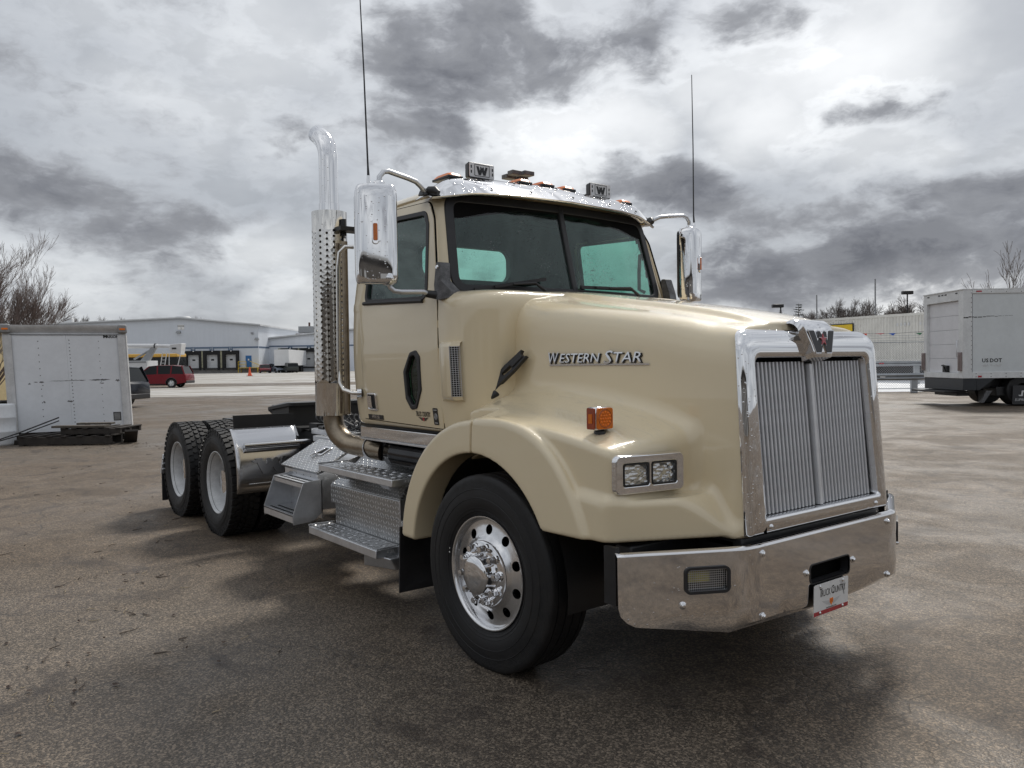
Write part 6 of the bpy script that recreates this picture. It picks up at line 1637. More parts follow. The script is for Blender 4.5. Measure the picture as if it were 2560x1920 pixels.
mb.bar((4.6, -.6, 1.2), (5.0, -.6, 2.8), .06, .05).bar((3.9, -.6, 1.1), (3.95, -.6, 2.9), .06, .05); mb.build('ladder', TW, bt)
MB().box(2.1, 4.6, -1.0, 1.0, .95, 1.15).build('flat_bed', TG, bt)
D = 84.0
bus = empty('bus', Wp(-35.5, D, rise(D)), YANG, 'yellow topped bus with dark windows standing behind the bucket truck', 'bus')
MB().box(-6, 1.0, -1.2, 1.2, .6, 1.55).build('body', YEL, bus, bevel=.05); MB().box(-6, .95, -1.16, 1.16, 1.55, 2.62).build('window_band', GLASS_DARK, bus)
MB().box(-6, 1.0, -1.2, 1.2, 2.62, 2.98).build('roof', YEL, bus, bevel=.09)
for k in range(8): MB().box(-5.5+.8*k, -5.42+.8*k, -1.2, -1.17, 1.55, 2.62).build('window_post', BLACK, bus)
for x in (-4.5, -.6): MB().lathe([(.001, -.14), (.45, -.14), (.5, -.1), (.5, .1), (.45, .14), (.001, .14)], 20, Matrix.Translation((x, -1.05, .5)) @ Matrix.Rotation(PI/2, 4, 'X')).build('wheel', RUBBER, bus)

# ================================================================== warehouse
def cladding(nm, c):
    m, nt, b = newmat(nm); g = nd(nt, 'ShaderNodeTexCoord').outputs['Object']
    s = nd(nt, 'ShaderNodeSeparateXYZ', {0: g}); n1 = noise(nt, g, .25, 5, .6); n2 = noise(nt, vmth(nt, 'MULTIPLY', g, (2, 2, .25)), 1.0, 4, .6)
    k = mth(nt, 'MULTIPLY_ADD', mth(nt, 'ADD', mth(nt, 'MULTIPLY', n1, .5), mth(nt, 'MULTIPLY', n2, .5)), .30, .85)
    nt.links.new(mixc(nt, 1.0, c, nd(nt, 'ShaderNodeCombineXYZ', {0: k, 1: k, 2: k}).outputs[0], 'MULTIPLY'), b.inputs['Base Color']); b.inputs['Roughness'].default_value = .55
    w = nd(nt, 'ShaderNodeTexWave', {'Vector': g, 'Scale': 1.6}, bands_direction='X').outputs['Fac']
    bn = nd(nt, 'ShaderNodeBump', {'Strength': .25, 'Distance': .03, 'Height': w}); nt.links.new(bn.outputs[0], b.inputs['Normal']); return m
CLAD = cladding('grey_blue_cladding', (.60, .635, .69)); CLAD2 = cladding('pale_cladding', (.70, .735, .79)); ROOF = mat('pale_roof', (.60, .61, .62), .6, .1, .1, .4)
BLUE = mat('blue_trim', (.11, .16, .24), .5); BLUED = mat('blue_door', (.02, .13, .36), .45); DOCKB = mat('dock_seal_black', (.012, .012, .013), .8); DOCKW = mat('dock_door_white', (.62, .63, .64), .5, 0, .08, 1)
DOCKY = mat('dock_seal_edge', (.30, .29, .20), .7, 0, .3, 3); SAFY = mat('safety_yellow', (.66, .45, .02), .45, 0, .12, 3); CONC = mat('dock_concrete', (.30, .29, .28), .8, 0, .25, 1.5)
D = 150.0; S_ = D/FPX; gz = rise(D)
def pxr(u, d=D): return (u-1280)/FPX*d
def pxz(u, v, d=D): return CAM_LOC[2]+(906.2-.01434*(u-1280)-v)/FPX*d-gz
wh = empty('warehouse', Wp(0, D, gz), YANG, 'large pale grey gabled warehouse with three dock doors far across the yard', 'building')
L_, PK, R_ = pxr(60), pxr(455), pxr(648)
zl, zp, zr_ = pxz(200, 809), pxz(455, 797), pxz(648, 814); zl = zp+(zl-zp)*(L_-PK)/(pxr(200)-PK)
zs = pxz(648, 867); ds_ = [(665, 865), (882, 1080), (1102, 1290)]
doors = []
for a, b_ in ds_:
    x0, x1 = pxr(320+.217*a), pxr(320+.217*b_); doors.append((x0, x1))
wall_out = [(L_, 0), (R_, 0), (R_, zr_), (PK, zp), (L_, zl)]
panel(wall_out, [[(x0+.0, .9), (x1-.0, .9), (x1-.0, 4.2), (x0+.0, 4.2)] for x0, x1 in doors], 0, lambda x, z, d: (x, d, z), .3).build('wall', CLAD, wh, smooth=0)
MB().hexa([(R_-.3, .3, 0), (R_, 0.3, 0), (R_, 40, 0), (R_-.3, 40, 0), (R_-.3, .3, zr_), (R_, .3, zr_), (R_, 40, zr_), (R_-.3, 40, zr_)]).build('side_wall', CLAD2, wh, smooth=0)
MB().hexa([(L_-.5, -.35, zl-.02), (PK, -.35, zp), (PK, 45, zp), (L_-.5, 45, zl-.02), (L_-.5, -.35, zl+.28), (PK, -.35, zp+.3), (PK, 45, zp+.3), (L_-.5, 45, zl+.28)]).hexa([(PK, -.35, zp), (R_+.5, -.35, zr_-.05), (R_+.5, 45, zr_-.05), (PK, 45, zp), (PK, -.35, zp+.3), (R_+.5, -.35, zr_+.25), (R_+.5, 45, zr_+.25), (PK, 45, zp+.3)]).build('roof', ROOF, wh, smooth=0)
MB().hexa([(L_-.5, -.42, zl-.1), (PK, -.42, zp-.08), (PK, -.36, zp-.08), (L_-.5, -.36, zl-.1), (L_-.5, -.42, zl+.05), (PK, -.42, zp+.07), (PK, -.36, zp+.07), (L_-.5, -.36, zl+.05)]).hexa([(PK, -.42, zp-.08), (R_+.5, -.42, zr_-.13), (R_+.5, -.36, zr_-.13), (PK, -.36, zp-.08), (PK, -.42, zp+.07), (R_+.5, -.42, zr_+.02), (R_+.5, -.36, zr_+.02), (PK, -.36, zp+.07)]).build('gutter', TG, wh, smooth=0)
MB().box(pxr(440), R_, -.03, -.003, zs-.22, zs+.10).build('stripe', BLUE, wh)
MB().box(R_-.0, R_+.02, .3, 40, zs-.22, zs+.10).build('stripe', BLUE, wh)
MB().box(L_, R_-.02, -.05, -.004, 0, 1.0).build('plinth', CONC, wh)
def dock(par, x0, x1, y, zd0=.95, ztop=4.2, num=None):
    w = x1-x0
    MB().hexa([(x0-.5, y-.45, 1.0), (x0, y-.55, 1.0), (x0, y, 1.0), (x0-.5, y, 1.0), (x0-.5, y-.45, ztop), (x0, y-.55, ztop), (x0, y, ztop), (x0-.5, y, ztop)]).build('dock_seal', DOCKY, par, smooth=0)
    MB().box(x0, x0+.55, y-.55, y, .95, ztop).build('dock_seal', DOCKB, par, smooth=0); MB().box(x1-.5, x1, y-.55, y, .95, ztop).build('dock_seal', DOCKB, par, smooth=0)
    MB().hexa([(x0, y-.50, ztop-.75), (x1, y-.50, ztop-.75), (x1, y, ztop-.75), (x0, y, ztop-.75), (x0, y-.6, ztop), (x1, y-.6, ztop), (x1, y, ztop), (x0, y, ztop)]).build('dock_canopy', DOCKB, par, smooth=0)
    d_ = MB().box(x0+.3, x1-.3, y+.12, y+.18, zd0, ztop-.3).build('dock_door', DOCKW, par, smooth=0)
    for k in range(1, 4): MB().box(x0+.3, x1-.3, y+.105, y+.119, zd0+.55*k, zd0+.575*k).build('door_joint', GREYPRINT, d_, smooth=0)
    MB().box((x0+x1)/2-.3, (x0+x1)/2+.25, y+.10, y+.119, 2.35, 2.65).build('door_window', GLASS_DARK, d_, smooth=0)
    MB().box(x0+.35, x1-.35, y-.75, y-.05, .72, .98).build('dock_leveller', BLACK, par, smooth=0)
    for s in (x0+.25, x1-.25): MB().box(s-.16, s+.16, y-.85, y-.56, .55, 1.05).build('bumper_pad', DOCKB, par, smooth=0)
    MB().lathe([(.001, 0), (.16, -.02), (.12, -.18), (.02, -.22)], 8, Matrix.Translation(((x0+x1)/2+.2, y-.62, ztop+.02))).build('dock_lamp', WHITE, par)
for i, (x0, x1) in enumerate(doors):
    dock(wh, x0, x1, -.02)
    x = (x0+x1)/2-.1; zz = pxz(480, 873)
    MB().box(x-.42, x+.42, -.05, -.004, zz-.38, zz+.38).build('dock_number', BLUE, wh)
    text('number_text', ('13', '12', '11')[i], .55, WHITE, wh, frame((x, -.055, zz), (1, 0, 0), (0, 0, 1)), .004)
zz = pxz(456, 818); x = pxr(456)
MB().box(x-.58, x+.60, -.06, -.004, zz-.45, zz+.45).build('dock_sign', WHITE, wh)
text('sign_text', 'DOCK', .42, INK, wh, frame((x, -.065, zz+.17), (1, 0, 0), (0, 0, 1)), .004, bold=.02); text('sign_text', '3', .52, INK, wh, frame((x+.02, -.065, zz-.23), (1, 0, 0), (0, 0, 1)), .004)
for (u, v) in ((450.5, 830), (645.5, 847)): x = pxr(u); z = pxz(u, v); MB().hexa([(x-.45, -.5, z-.2), (x+.45, -.5, z-.2), (x+.45, 0, z-.2), (x-.45, 0, z-.2), (x-.3, -.3, z+.2), (x+.3, -.3, z+.2), (x+.3, 0, z+.2), (x-.3, 0, z+.2)]).build('wall_lamp', TG, wh, bevel=.04)
x = pxr(633.5); z = pxz(633, 833); MB().box(x-.2, x+.2, -.3, 0, z-.2, z+.15).build('wall_lamp', TG, wh, bevel=.04)
# side door and its steps
x = pxr(623); MB().box(x-.55, x+.55, -.06, -.004, 1.0, 3.2).build('door', BLUED, wh); MB().box(x-.12, x+.12, -.07, -.061, 2.3, 2.6).build('door_notice', WHITE, wh); MB().box(x-.55, x-.45, -.1, -.06, 2.0, 2.1).build('door_handle', ALU, wh)
dst = empty('dock_steps', Wp(pxr(628), D-1.2, gz), YANG, 'yellow steel steps and railing at the blue door of the warehouse', 'steps')
MB().box(-1.8, 1.9, -.6, 1.1, .88, .98).build('landing', SAFY, dst)
for x in (-1.75, 1.85):
    for y in (-.55, 1.0): MB().box(x-.05, x+.05, y-.05, y+.05, 0, .9).build('leg', SAFY, dst)
mb = MB()
for x in (-1.75, -.3): mb.cyl((x, -.55, .95), (x, -.55, 2.1), .045, 6)
mb.cyl((-1.75, -.55, 2.1), (-.3, -.55, 2.1), .045, 6).cyl((-1.75, -.55, 1.55), (-.3, -.55, 1.55), .04, 6).cyl((.4, -.55, 2.15), (3.2, -.55, .95), .05, 6).cyl((3.2, -.55, .95), (3.2, -.55, 0), .05, 6); mb.build('hand_rail', SAFY, dst)
for k in range(4): MB().box(1.9+.28*k, 2.2+.28*k, -.5, 1.0, .70-.2*k, .76-.2*k).build('tread', SAFY, dst)
for (u, v, w, h) in ((176, 792, 1.0, 1.6), (461, 783, 1.55, 1.6)):
    x = pxr(u, D+14); e = empty('roof_vent', Wp(x, D+14, gz+zp-.35), 0, 'small white roof vent near the left end of the warehouse' if u < 300 else 'wide white roof vent on the ridge of the warehouse', 'roof vent')
    MB().lathe([(w*.75, -.6), (w*.75, .5), (w, .62), (w, h-.2), (w*.9, h), (.001, h+.05)], 16).build('vent_drum', ROOF, e, smooth=30)
for u in (403, 421):
    e = empty('roof_pipe', Wp(pxr(u, D+8), D+8, gz+zp-.9), 0, 'thin vent pipe on the warehouse roof, %s of two' % ('left' if u < 410 else 'right'), 'pipe'); MB().cyl((0, 0, 0), (0, 0, 1.55), .12, 8).cyl((0, 0, 1.3), (0, 0, 1.6), .22, 8).build('pipe', TG, e)
# second building
D2 = 156.6
w2 = empty('warehouse', Wp(0, D2, gz), YANG, 'lower pale grey warehouse wing with a trailer at its dock, left of the exhaust stack', 'building')
def qr(u): return pxr(u, D2)
def qz(u, v): return pxz(u, v, D2)
a, b_ = qr(655), qr(1150); z0, z1 = qz(670, 849), qz(790, 836); zk = z0+(z1-z0)*(b_-qr(670))/(qr(790)-qr(670))
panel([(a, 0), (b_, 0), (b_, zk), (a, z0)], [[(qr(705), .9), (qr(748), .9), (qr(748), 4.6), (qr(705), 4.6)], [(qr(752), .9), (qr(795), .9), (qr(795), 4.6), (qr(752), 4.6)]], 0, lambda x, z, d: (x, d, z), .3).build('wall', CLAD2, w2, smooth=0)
MB().hexa([(a, -.3, z0), (b_, -.3, zk), (b_, 40, zk), (a, 40, z0), (a, -.3, z0+.3), (b_, -.3, zk+.3), (b_, 40, zk+.3), (a, 40, z0+.3)]).build('roof', ROOF, w2, smooth=0)
MB().hexa([(a, -.38, z0-.12), (b_, -.38, zk-.12), (b_, -.31, zk-.12), (a, -.31, z0-.12), (a, -.38, z0+.06), (b_, -.38, zk+.06), (b_, -.31, zk+.06), (a, -.31, z0+.06)]).build('gutter', TG, w2, smooth=0)
MB().box(a, b_, -.03, -.003, qz(730, 867), qz(730, 863.5)).build('stripe', BLUE, w2)
for u0, u1, nn in ((705, 748, '4'), (752, 795, '3')):
    dock(w2, qr(u0), qr(u1), -.02, ztop=4.6)
    x = qr((u0+u1)/2+1); zz = qz(730, 870.5); MB().box(x-.42, x+.42, -.05, -.004, zz-.38, zz+.38).build('dock_number', BLUE, w2); text('number_text', nn, .55, WHITE, w2, frame((x, -.055, zz), (1, 0, 0), (0, 0, 1)), .004)
e = empty('roof_unit', Wp(qr(752), D2+6, gz+z1-.35), YANG, 'rusty air handling unit on the roof of the warehouse wing', 'roof unit'); MB().box(-1.6, 1.4, -1, 1, .9, 2.2).build('housing', TG, e, bevel=.05); MB().box(-2.2, 2.2, -.8, .8, .5, .75).cyl((.4, 0, .4), (.4, 0, 3.0), .2, 8).build('stand', mat('rust', (.10, .045, .03), .8), e)
e = empty('roof_tank', Wp(qr(786), D2+8, gz+z1-.2), YANG, 'dark round tank on the roof beside the exhaust stack', 'tank'); MB().lathe([(.001, 0), (1.6, 0), (1.7, .3), (1.7, 2.6), (1.2, 3.2), (.001, 3.4)], 20).build('tank_shell', BLUE, e, smooth=40); MB().box(1.5, 5, -1, 1, 0, 3.1).build('cabinet', BLUE, e)
t = empty('semi_trailer', Wp(qr(755), D2-1.0, gz), YANG+PI/2+.06, 'white semi trailer backed up to the dock of the warehouse wing', 'trailer')
TRW = mat('white_trailer_side', (.70, .71, .72), .45, 0, .06, 1)
tb_ = MB().box(-16, -.6, -1.25, 1.25, 1.25, 4.05).build('box', TRW, t)
for k in range(18): MB().box(-15.7+.85*k, -15.66+.85*k, 1.25, 1.27, 1.3, 4.0).build('side_rib', GREYPRINT, tb_)
for x in (-15.4, -14.2): MB().lathe([(.001, -.4), (.5, -.4), (.5, .4), (.001, .4)], 16, Matrix.Translation((-x-17.5 if False else x+11.5, 0, .5)) @ Matrix.Rotation(PI/2, 4, 'X') @ Matrix.Diagonal((1, 1, 2.6, 1))).build('wheel', RUBBER, t)
MB().box(-13, -3, -.6, .6, .9, 1.25).build('chassis', BLACK, t); MB().box(-12.4, -12.2, -.9, .9, 0, 1.2).build('landing_leg', BLACK, t)
# traffic cone
cn = empty('traffic_cone', Wp(pxr(625, 112), 112, rise(112)), 0, 'orange traffic cone standing alone on the concrete before the dock', 'cone')
MB().lathe([(.32, .04), (.16, .9*.6), (.07, 1.25), (.001, 1.26)], 14).build('cone', mat('cone_orange', (.75, .10, .03), .5), cn); MB().box(-.36, .36, -.36, .36, 0, .05).build('base', RUBBER_TOP, cn)

# ================================================================== right: box lorry
VANW = mat('white_box_panel', (.66, .69, .70), .45, 0, .06, 1.2); VANF = mat('white_box_frame', (.70, .71, .71), .5, 0, .10, 3); VAND = mat('roller_door_white', (.70, .70, .72), .5, 0, .06, 1.5); BLT = mat('bluish_black', (.022, .025, .03), .4)
bv = empty('box_truck', Wp(14.44, 25.7), YANG, 'white box truck at the right edge showing its roll-up rear door', 'truck')
BL_, BW_, Z0_, Z1_ = 6.6, 2.42, .905, 3.74
for k in range(3): x0 = .32+2.1*k; MB().box(x0+.004, x0+2.094, -.004, .05, Z0_+.20, Z1_-.13).build('panel', VANW, bv, smooth=0)
MB().box(.12, BL_, .05, BW_-.02, Z0_+.05, Z1_-.02).build('cargo_body', VANW, bv, smooth=0)
MB().box(.30, BL_, -.03, .05, Z1_-.13, Z1_+.0).build('top_rail', VANF, bv, bevel=.02); MB().box(.30, BL_, -.02, .05, Z0_, Z0_+.20).build('bottom_rail', VANF, bv, bevel=.006)
MB().box(.0, .30, -.02, .25, Z0_, Z1_+.01).box(.0, .12, BW_-.20, BW_, Z0_, Z1_).box(0, .12, .25, BW_-.2, Z1_-.32, Z1_+.01).box(0, .12, .25, BW_-.2, Z0_, Z0_+.18).build('rear_frame', VANF, bv, bevel=.012)
MB().box(-.03, BL_, -.03, BW_+.01, Z1_+.0, Z1_+.03).build('roof', VANF, bv)
hgt = (Z1_-.32-(Z0_+.18))/5
for k in range(5): MB().box(.10, .13, .25, BW_-.2, Z0_+.18+hgt*k+.006, Z0_+.18+hgt*(k+1)-.006).build('door_panel', VAND, bv, bevel=.006)
mb = MB()
for k in range(17): z = Z0_+.3+.152*k; mb.lathe([(0, .006), (.012, .004), (.014, 0)], 6, frame((.27, -.022, z), (1, 0, 0), (0, 0, 1)))
for k in range(13): x = .42+.48*k; mb.lathe([(0, .006), (.014, .004), (.016, 0)], 6, frame((x, -.024, Z0_+.15), (1, 0, 0), (0, 0, 1))); mb.lathe([(0, .006), (.014, .004), (.016, 0)], 6, frame((x, -.024, Z0_+.05), (1, 0, 0), (0, 0, 1))); mb.lathe([(0, .006), (.012, .004), (.014, 0)], 6, frame((x, -.032, Z1_-.07), (1, 0, 0), (0, 0, 1)))
mb.build('rivets', RIVET, bv, kind='stuff')
for y in (.35, 1.0, 1.2, 1.4, 2.1): MB().box(-.012, .0, y-.06, y+.06, Z1_-.10, Z1_-.06).build('marker_lamp', INK, bv, bevel=.01)
MB().box(.42, .60, -.036, -.03, Z1_-.075, Z1_-.03).build('side_marker', RED, bv); MB().box(.48, .60, -.026, -.02, Z0_+.03, Z0_+.09).build('side_marker', RED, bv)
MB().tube([(-.02, .22, 2.15), (-.07, .22, 2.12), (-.07, .22, 1.62), (-.02, .22, 1.58)], .014, 6).build('grab_handle', ALU, bv)
for y in (.02, BW_-.12): MB().box(-.08, .0, y, y+.14, 1.15, 1.75).box(-.10, -.08, y+.03, y+.10, 1.2, 1.7).build('lamp_cluster', mat('lamp_housing', (.25, .20, .19), .5) if y < 1 else bpy.data.materials['lamp_housing'], bv, bevel=.01)
MB().box(.0, .10, .95, 1.2, 1.10, 1.32).bar((.0, 1.0, 1.12), (.0, 1.15, 1.34), .05, .03).bar((-.02, .85, 1.30), (-.02, 1.2, 1.32), .05, .04).build('door_latch', BLACK, bv)
MB().box(.02, .45, .0, BW_-.02, .52, Z0_-.003).hexa([(.45, 0, .52), (.55, 0, .52), (.55, .1, .52), (.45, .1, .52), (.45, 0, .90), (1.05, 0, .90), (1.05, .1, .90), (.45, .1, .90)]).build('rear_bumper', BLT, bv, bevel=.01)
MB().box(-.42, .35, .30, BW_+.02, .44, .50).box(.1, .5, .5, 1.9, .32, .42).build('step_plate', BLACK, bv, bevel=.01)
MB().box(.4, BL_, .55, 1.9, .55, .88).box(1.2, 2.0, .2, .9, .32, .62).build('chassis', BLACK, bv, bevel=.02)
for x in (1.95,):
    for y in (.32, 2.1):
        w = MB().lathe([(.25, -.28), (.45, -.28), (.49, -.24), (.49, .24), (.45, .28), (.25, .28)], 28, Matrix.Translation((x, y, .49)) @ Matrix.Rotation(PI/2, 4, 'X'), close=True).build('wheel', RUBBER, bv)
        MB().lathe([(.001, -.1), (.26, -.1), (.26, .1), (.001, .1)], 20, Matrix.Translation((x, y, .49)) @ Matrix.Rotation(PI/2, 4, 'X')).build('rim', BLACK, w)
fl = MB().hexa([(1.38, -.02, .06), (1.42, -.02, .06), (1.42, .60, .06), (1.38, .60, .06), (1.40, -.0, .64), (1.44, -.0, .64), (1.44, .60, .64), (1.40, .60, .64)])
MB().hexa([(1.55, -.075, .06), (2.25, -.075, .06), (2.25, -.06, .06), (1.55, -.06, .06), (1.60, -.03, .66), (2.25, -.03, .66), (2.25, -.015, .66), (1.60, -.015, .66)]).build('mud_flap', RUBBER_TOP, bv)
fm = frame((1.86, -.079, .20), (1, 0, 0), (0, .07, 1)); text('flap_text', 'SUPREME', .115, GREYPRINT, bv, fm @ Matrix.Translation((0, 0, .004)), .001, .2, 1.05, 1.0); 
for P_ in ([(-.08, .12), (.02, .12), (.05, .26), (.18, .26), (.20, .30), (.0, .30), (-.03, .16), (-.12, .16)], [(.06, .12), (.20, .12), (.21, .15), (.11, .15), (.12, .19), (.22, .19), (.23, .22), (.09, .22)]): flat(P_, 'flap_logo', GREYPRINT, .004, .005, bv, fm)
MB().hexa([(.62, .05, .12), (.72, .05, .12), (.90, .5, .12), (.80, .5, .12), (.78, .05, .50), (.98, .05, .50), (.98, .5, .50), (.78, .5, .50)]).build('front_flap', GREY_PLASTIC, bv)
text('side_text', 'US', .165, INK, bv, frame((.72, -.006, 1.47), (1, 0, 0), (0, 0, 1)), .001, 0, 1.05, 1.08, bold=.03); text('side_text', 'DOT', .165, INK, bv, frame((1.06, -.006, 1.47), (1, 0, 0), (0, 0, 1)), .001, 0, 1.05, 1.08, bold=.03)
rr = random.Random(9); mb = MB()
for k in range(16): x = .62+.04*k; mb.box(x, x+rr.uniform(.01, .03), -.0062, -.0045, 1.27+rr.uniform(0, .06), 1.31+rr.uniform(0, .06))
mb.build('worn_number', GREYPRINT, bv, smooth=0)
mb = MB(); x = .02
while x < 1.55: l = rr.uniform(.03, .14); z = 2.86+.045*x/1.5+rr.uniform(-.01, .01); h = .018*max(.2, 1-x/1.6); mb.box(x, x+l, -.024 if x+l < .3 else -.006, -.0205 if x+l < .3 else -.0045, z-h, z+h); x += l+rr.uniform(.005, .04)
mb.build('scuff', INK, bv, smooth=0)

# ================================================================== fence, guard rails, trailer behind, snow
SNOW = mat('snow', (.80, .81, .83), .8, 0, .06, .6, .3, 3); GALV = mat('galvanised', (.36, .38, .40), .45, .6, .18, 2); WIRE = mat('fence_wire', (.30, .31, .32), .5, .4)
mb = MB(); mb.grid(lambda u, v: tuple(Wp(2+38*u, 37.2+.6*math.sin(u*23)*.3+13.5*v, .015+.05*math.sin(u*17+v*5)*math.sin(v*PI)+.18*sstep(np.array(v), 0, .25))), 60, 10)
prop(mb.build('snow_bank', SNOW, smooth=180), 'white snow lying behind the chain link fence', 'snow', kind='stuff')
def guard_rail(d, r0, r1, zc, label, posts, h=.31):
    e = empty('guard_rail', Wp(0, d), YANG, label, 'guard rail', 'guard rails along the fence')
    pr = [(-.155, .02), (-.13, .02), (-.095, -.06), (-.055, -.06), (-.02, .02), (.02, .02), (.055, -.06), (.095, -.06), (.13, .02), (.155, .02)]
    n = len(pr); vs = [(r0, y, zc+z*h/.31) for z, y in pr]+[(r1, y, zc+z*h/.31) for z, y in pr]
    MB().add(vs, [(i, i+1, n+i+1, n+i) for i in range(n-1)]).build('rail', GALV, e, solid=.006, smooth=30)
    for x in posts:
        MB().box(x-.13, x+.13, .04, .22, 0 if zc < 1 else .2, zc+.12).build('post', GALV, e, bevel=.01)
    for x in [r0+1.5+2.4*k for k in range(int((r1-r0)/2.4))]: MB().box(x-.12, x+.12, -.075, -.061, zc-.03, zc+.03).build('reflector', RED if int(x) % 2 else WHITE, e)
    return e
guard_rail(36.2, 8, 24, .735, 'nearer heavy guard rail in front of the chain link fence', (10.2, 14.3, 18.21, 22.2))
guard_rail(41.5, 8, 26, 1.30, 'farther slim guard rail seen through the chain link fence', (12, 15.6, 17.9, 21), .22)
fe = empty('chain_link_fence', Wp(0, 38.3), YANG, 'grey chain link fence with angled barbed wire arms at the right', 'fence')
FX0, FX1, FH = 10.0, 26.0, 2.35
for x in (10.4, 13.4, 16.05, 19.95, 22.5, 25.5):
    MB().cyl((x, 0, 0), (x, 0, FH), .04, 8).cyl((x, 0, FH), (x-.22, -.12, FH+.36), .022, 6).build('post', GALV, fe)
mb = MB()
for z in (.12, 1.2, FH-.02): mb.cyl((FX0, 0, z), (FX1, 0, z), .022, 6)
mb.build('rail', GALV, fe)
mb = MB(); s = .115; w = FX1-FX0; hh = FH-.15
k = -int(hh/s)-1
while k*s < w:
    for sg in (1, -1):
        a0 = k*s; p = (a0, .12); q = (a0+hh, FH-.03)
        x0, z0, x1, z1 = p[0], p[1], q[0], q[1]
        if x0 < 0: z0 += -x0*(z1-z0)/(x1-x0) if True else 0; x0 = 0.0
        if x1 > w: z1 -= (x1-w)*(z1-z0)/(x1-x0); x1 = w
        if x1 > x0:
            if sg < 0: x0, x1 = w-x0, w-x1
            y = .006*sg; r = .0062
            mb.add([(FX0+x0-r, y, z0), (FX0+x0+r, y, z0), (FX0+x0, y-r, z0), (FX0+x1-r, y, z1), (FX0+x1+r, y, z1), (FX0+x1, y-r, z1)], [(0, 1, 4, 3), (1, 2, 5, 4), (2, 0, 3, 5)])
    k += 1
mb.build('wire_mesh', WIRE, fe, smooth=0, kind='stuff')
for j in range(3): t_ = (j+.6)/3; MB().tube([(x, -.12*t_, FH+.36*t_-.02*(i % 2)) for i, x in enumerate([FX0+.8*q_ for q_ in range(21)])], .008, 4).build('barbed_wire', WIRE, fe)
pn = empty('pennant_string', Wp(0, 38.0), YANG, 'string of red, blue and green pennants sagging along the fence top', 'pennants')
MB().tube([(11+.5*k, 0, 2.78-.05*math.sin(k*.6)) for k in range(29)], .008, 4).build('string', INK, pn)
cols = {'red': RED, 'blue': mat('blue_flag', (.02, .10, .45), .5), 'green': mat('green_flag', (.03, .16, .07), .5), 'orange': mat('orange_flag', (.75, .07, .03), .5)}
for u, c_, wd, ln in ((2160, 'orange', .16, .26), (2200, 'red', .24, .05), (2231, 'blue', .16, .11), (2298, 'green', .17, .10), (2085, 'blue', .16, .2)):
    x = (u-1280)/FPX*38; MB().add([(x-wd, 0, 2.75), (x+wd, -.02, 2.76), (x+.03, -.05, 2.75-ln), (x-wd, .015, 2.75), (x+wd, -.005, 2.76), (x+.03, -.035, 2.75-ln)], [(0, 1, 2), (5, 4, 3), (0, 3, 4, 1), (1, 4, 5, 2), (2, 5, 3, 0)]).build('pennant', cols[c_], pn, smooth=0)
CORR = mat('cream_corrugated', (.60, .585, .54), .5, 0, .12, 1.2)
tl = empty('container_trailer', Wp(22.7, 49.0), YANG-rad(62.0), 'long cream corrugated container trailer behind the fence', 'trailer')
def corr_side(x0, x1, y, z0, z1, nm, par, mt):
    vs = []; x = x0; n = 0
    while x < x1:
        for dx, dy in ((0, 0), (.07, 0), (.105, .045), (.175, .045), (.21, 0)):
            if x+dx <= x1+.01 and dx < .20: vs += [(x+dx, y+dy, z0), (x+dx, y+dy, z1)]; n += 1
        x += .21
    return MB().add(vs, [(2*i, 2*i+2, 2*i+3, 2*i+1) for i in range(n-1)]).build(nm, mt, par, smooth=0)
CX0, CX1 = -9.0, 8.5
corr_side(CX0+.1, CX1-.1, 0, 1.52, 4.05, 'corrugated_side', tl, CORR)
MB().box(CX0, CX1, -.02, .10, 4.05, 4.20).box(CX0, CX1, -.02, .10, 1.35, 1.52).box(CX0, CX0+.15, -.02, 2.4, 1.35, 4.2).box(CX1-.15, CX1, -.02, 2.4, 1.35, 4.2).build('edge_frame', CORR, tl, bevel=.01)
MB().box(CX0+.05, CX1-.05, .06, 2.4, 1.45, 4.16).build('box', CORR, tl)
MB().box(CX0, CX1, .5, 1.9, 1.0, 1.34).build('chassis', mat('red_brown_chassis', (.06, .025, .025), .7), tl); MB().box(-4, 6, .1, 1.0, .55, 1.0).build('side_box', BLACK, tl)
for x in (-8, -6.8, 6.2, 7.4): MB().lathe([(.001, -.25), (.5, -.25), (.5, .25), (.001, .25)], 20, Matrix.Translation((x, .4, .52)) @ Matrix.Rotation(PI/2, 4, 'X')).build('wheel', RUBBER, tl)

sg_ = MB().box(-4.7, -2.1, -.05, -.03, 3.25, 3.80).build('sign_board', INK, tl); MB().box(-4.6, -2.2, -.06, -.051, 3.31, 3.74).build('sign_face', SAFY, sg_)
mb = MB()
for k, x in enumerate((.9, 1.15, 1.4, 1.65, 2.4, 2.65, 2.9, 3.15)): mb.box(x, x+.12, -.012, -.004, 3.48, 3.66)
mb.build('box_number', GREYPRINT, tl, smooth=0)

# ================================================================== poles
def pole(u, d, z1, label, lamp=0, name='utility_pole', r=.09):
    e = empty(name, Wp(pxr(u, d), d, 0), YANG, label, 'pole' if not lamp else 'street lamp')
    MB().cyl((0, 0, 0), (0, 0, z1), r, 8, r*.75).build('pole', TG if not lamp else BLACK, e)
    if lamp: MB().box(-.85 if lamp < 0 else -.5, .25 if lamp < 0 else .5, -.25, .25, z1-.05, z1+.28).build('lamp_head', BLACK, e, bevel=.05)
    return e
def hz(u, v, d): return CAM_LOC[2]+(906.2-.01434*(u-1280)-v)/FPX*d
pole(1953, 80, hz(1953, 768, 80), 'brown street lamp just above the bonnet beside the conifer', -1, 'street_lamp')
pole(2043, 84, hz(2043, 738, 84), 'bare thin pole between the conifer and the large bare tree')
pole(2189, 76, hz(2189, 698, 76), 'tall bare pole rising over the container trailer, tallest of the poles')
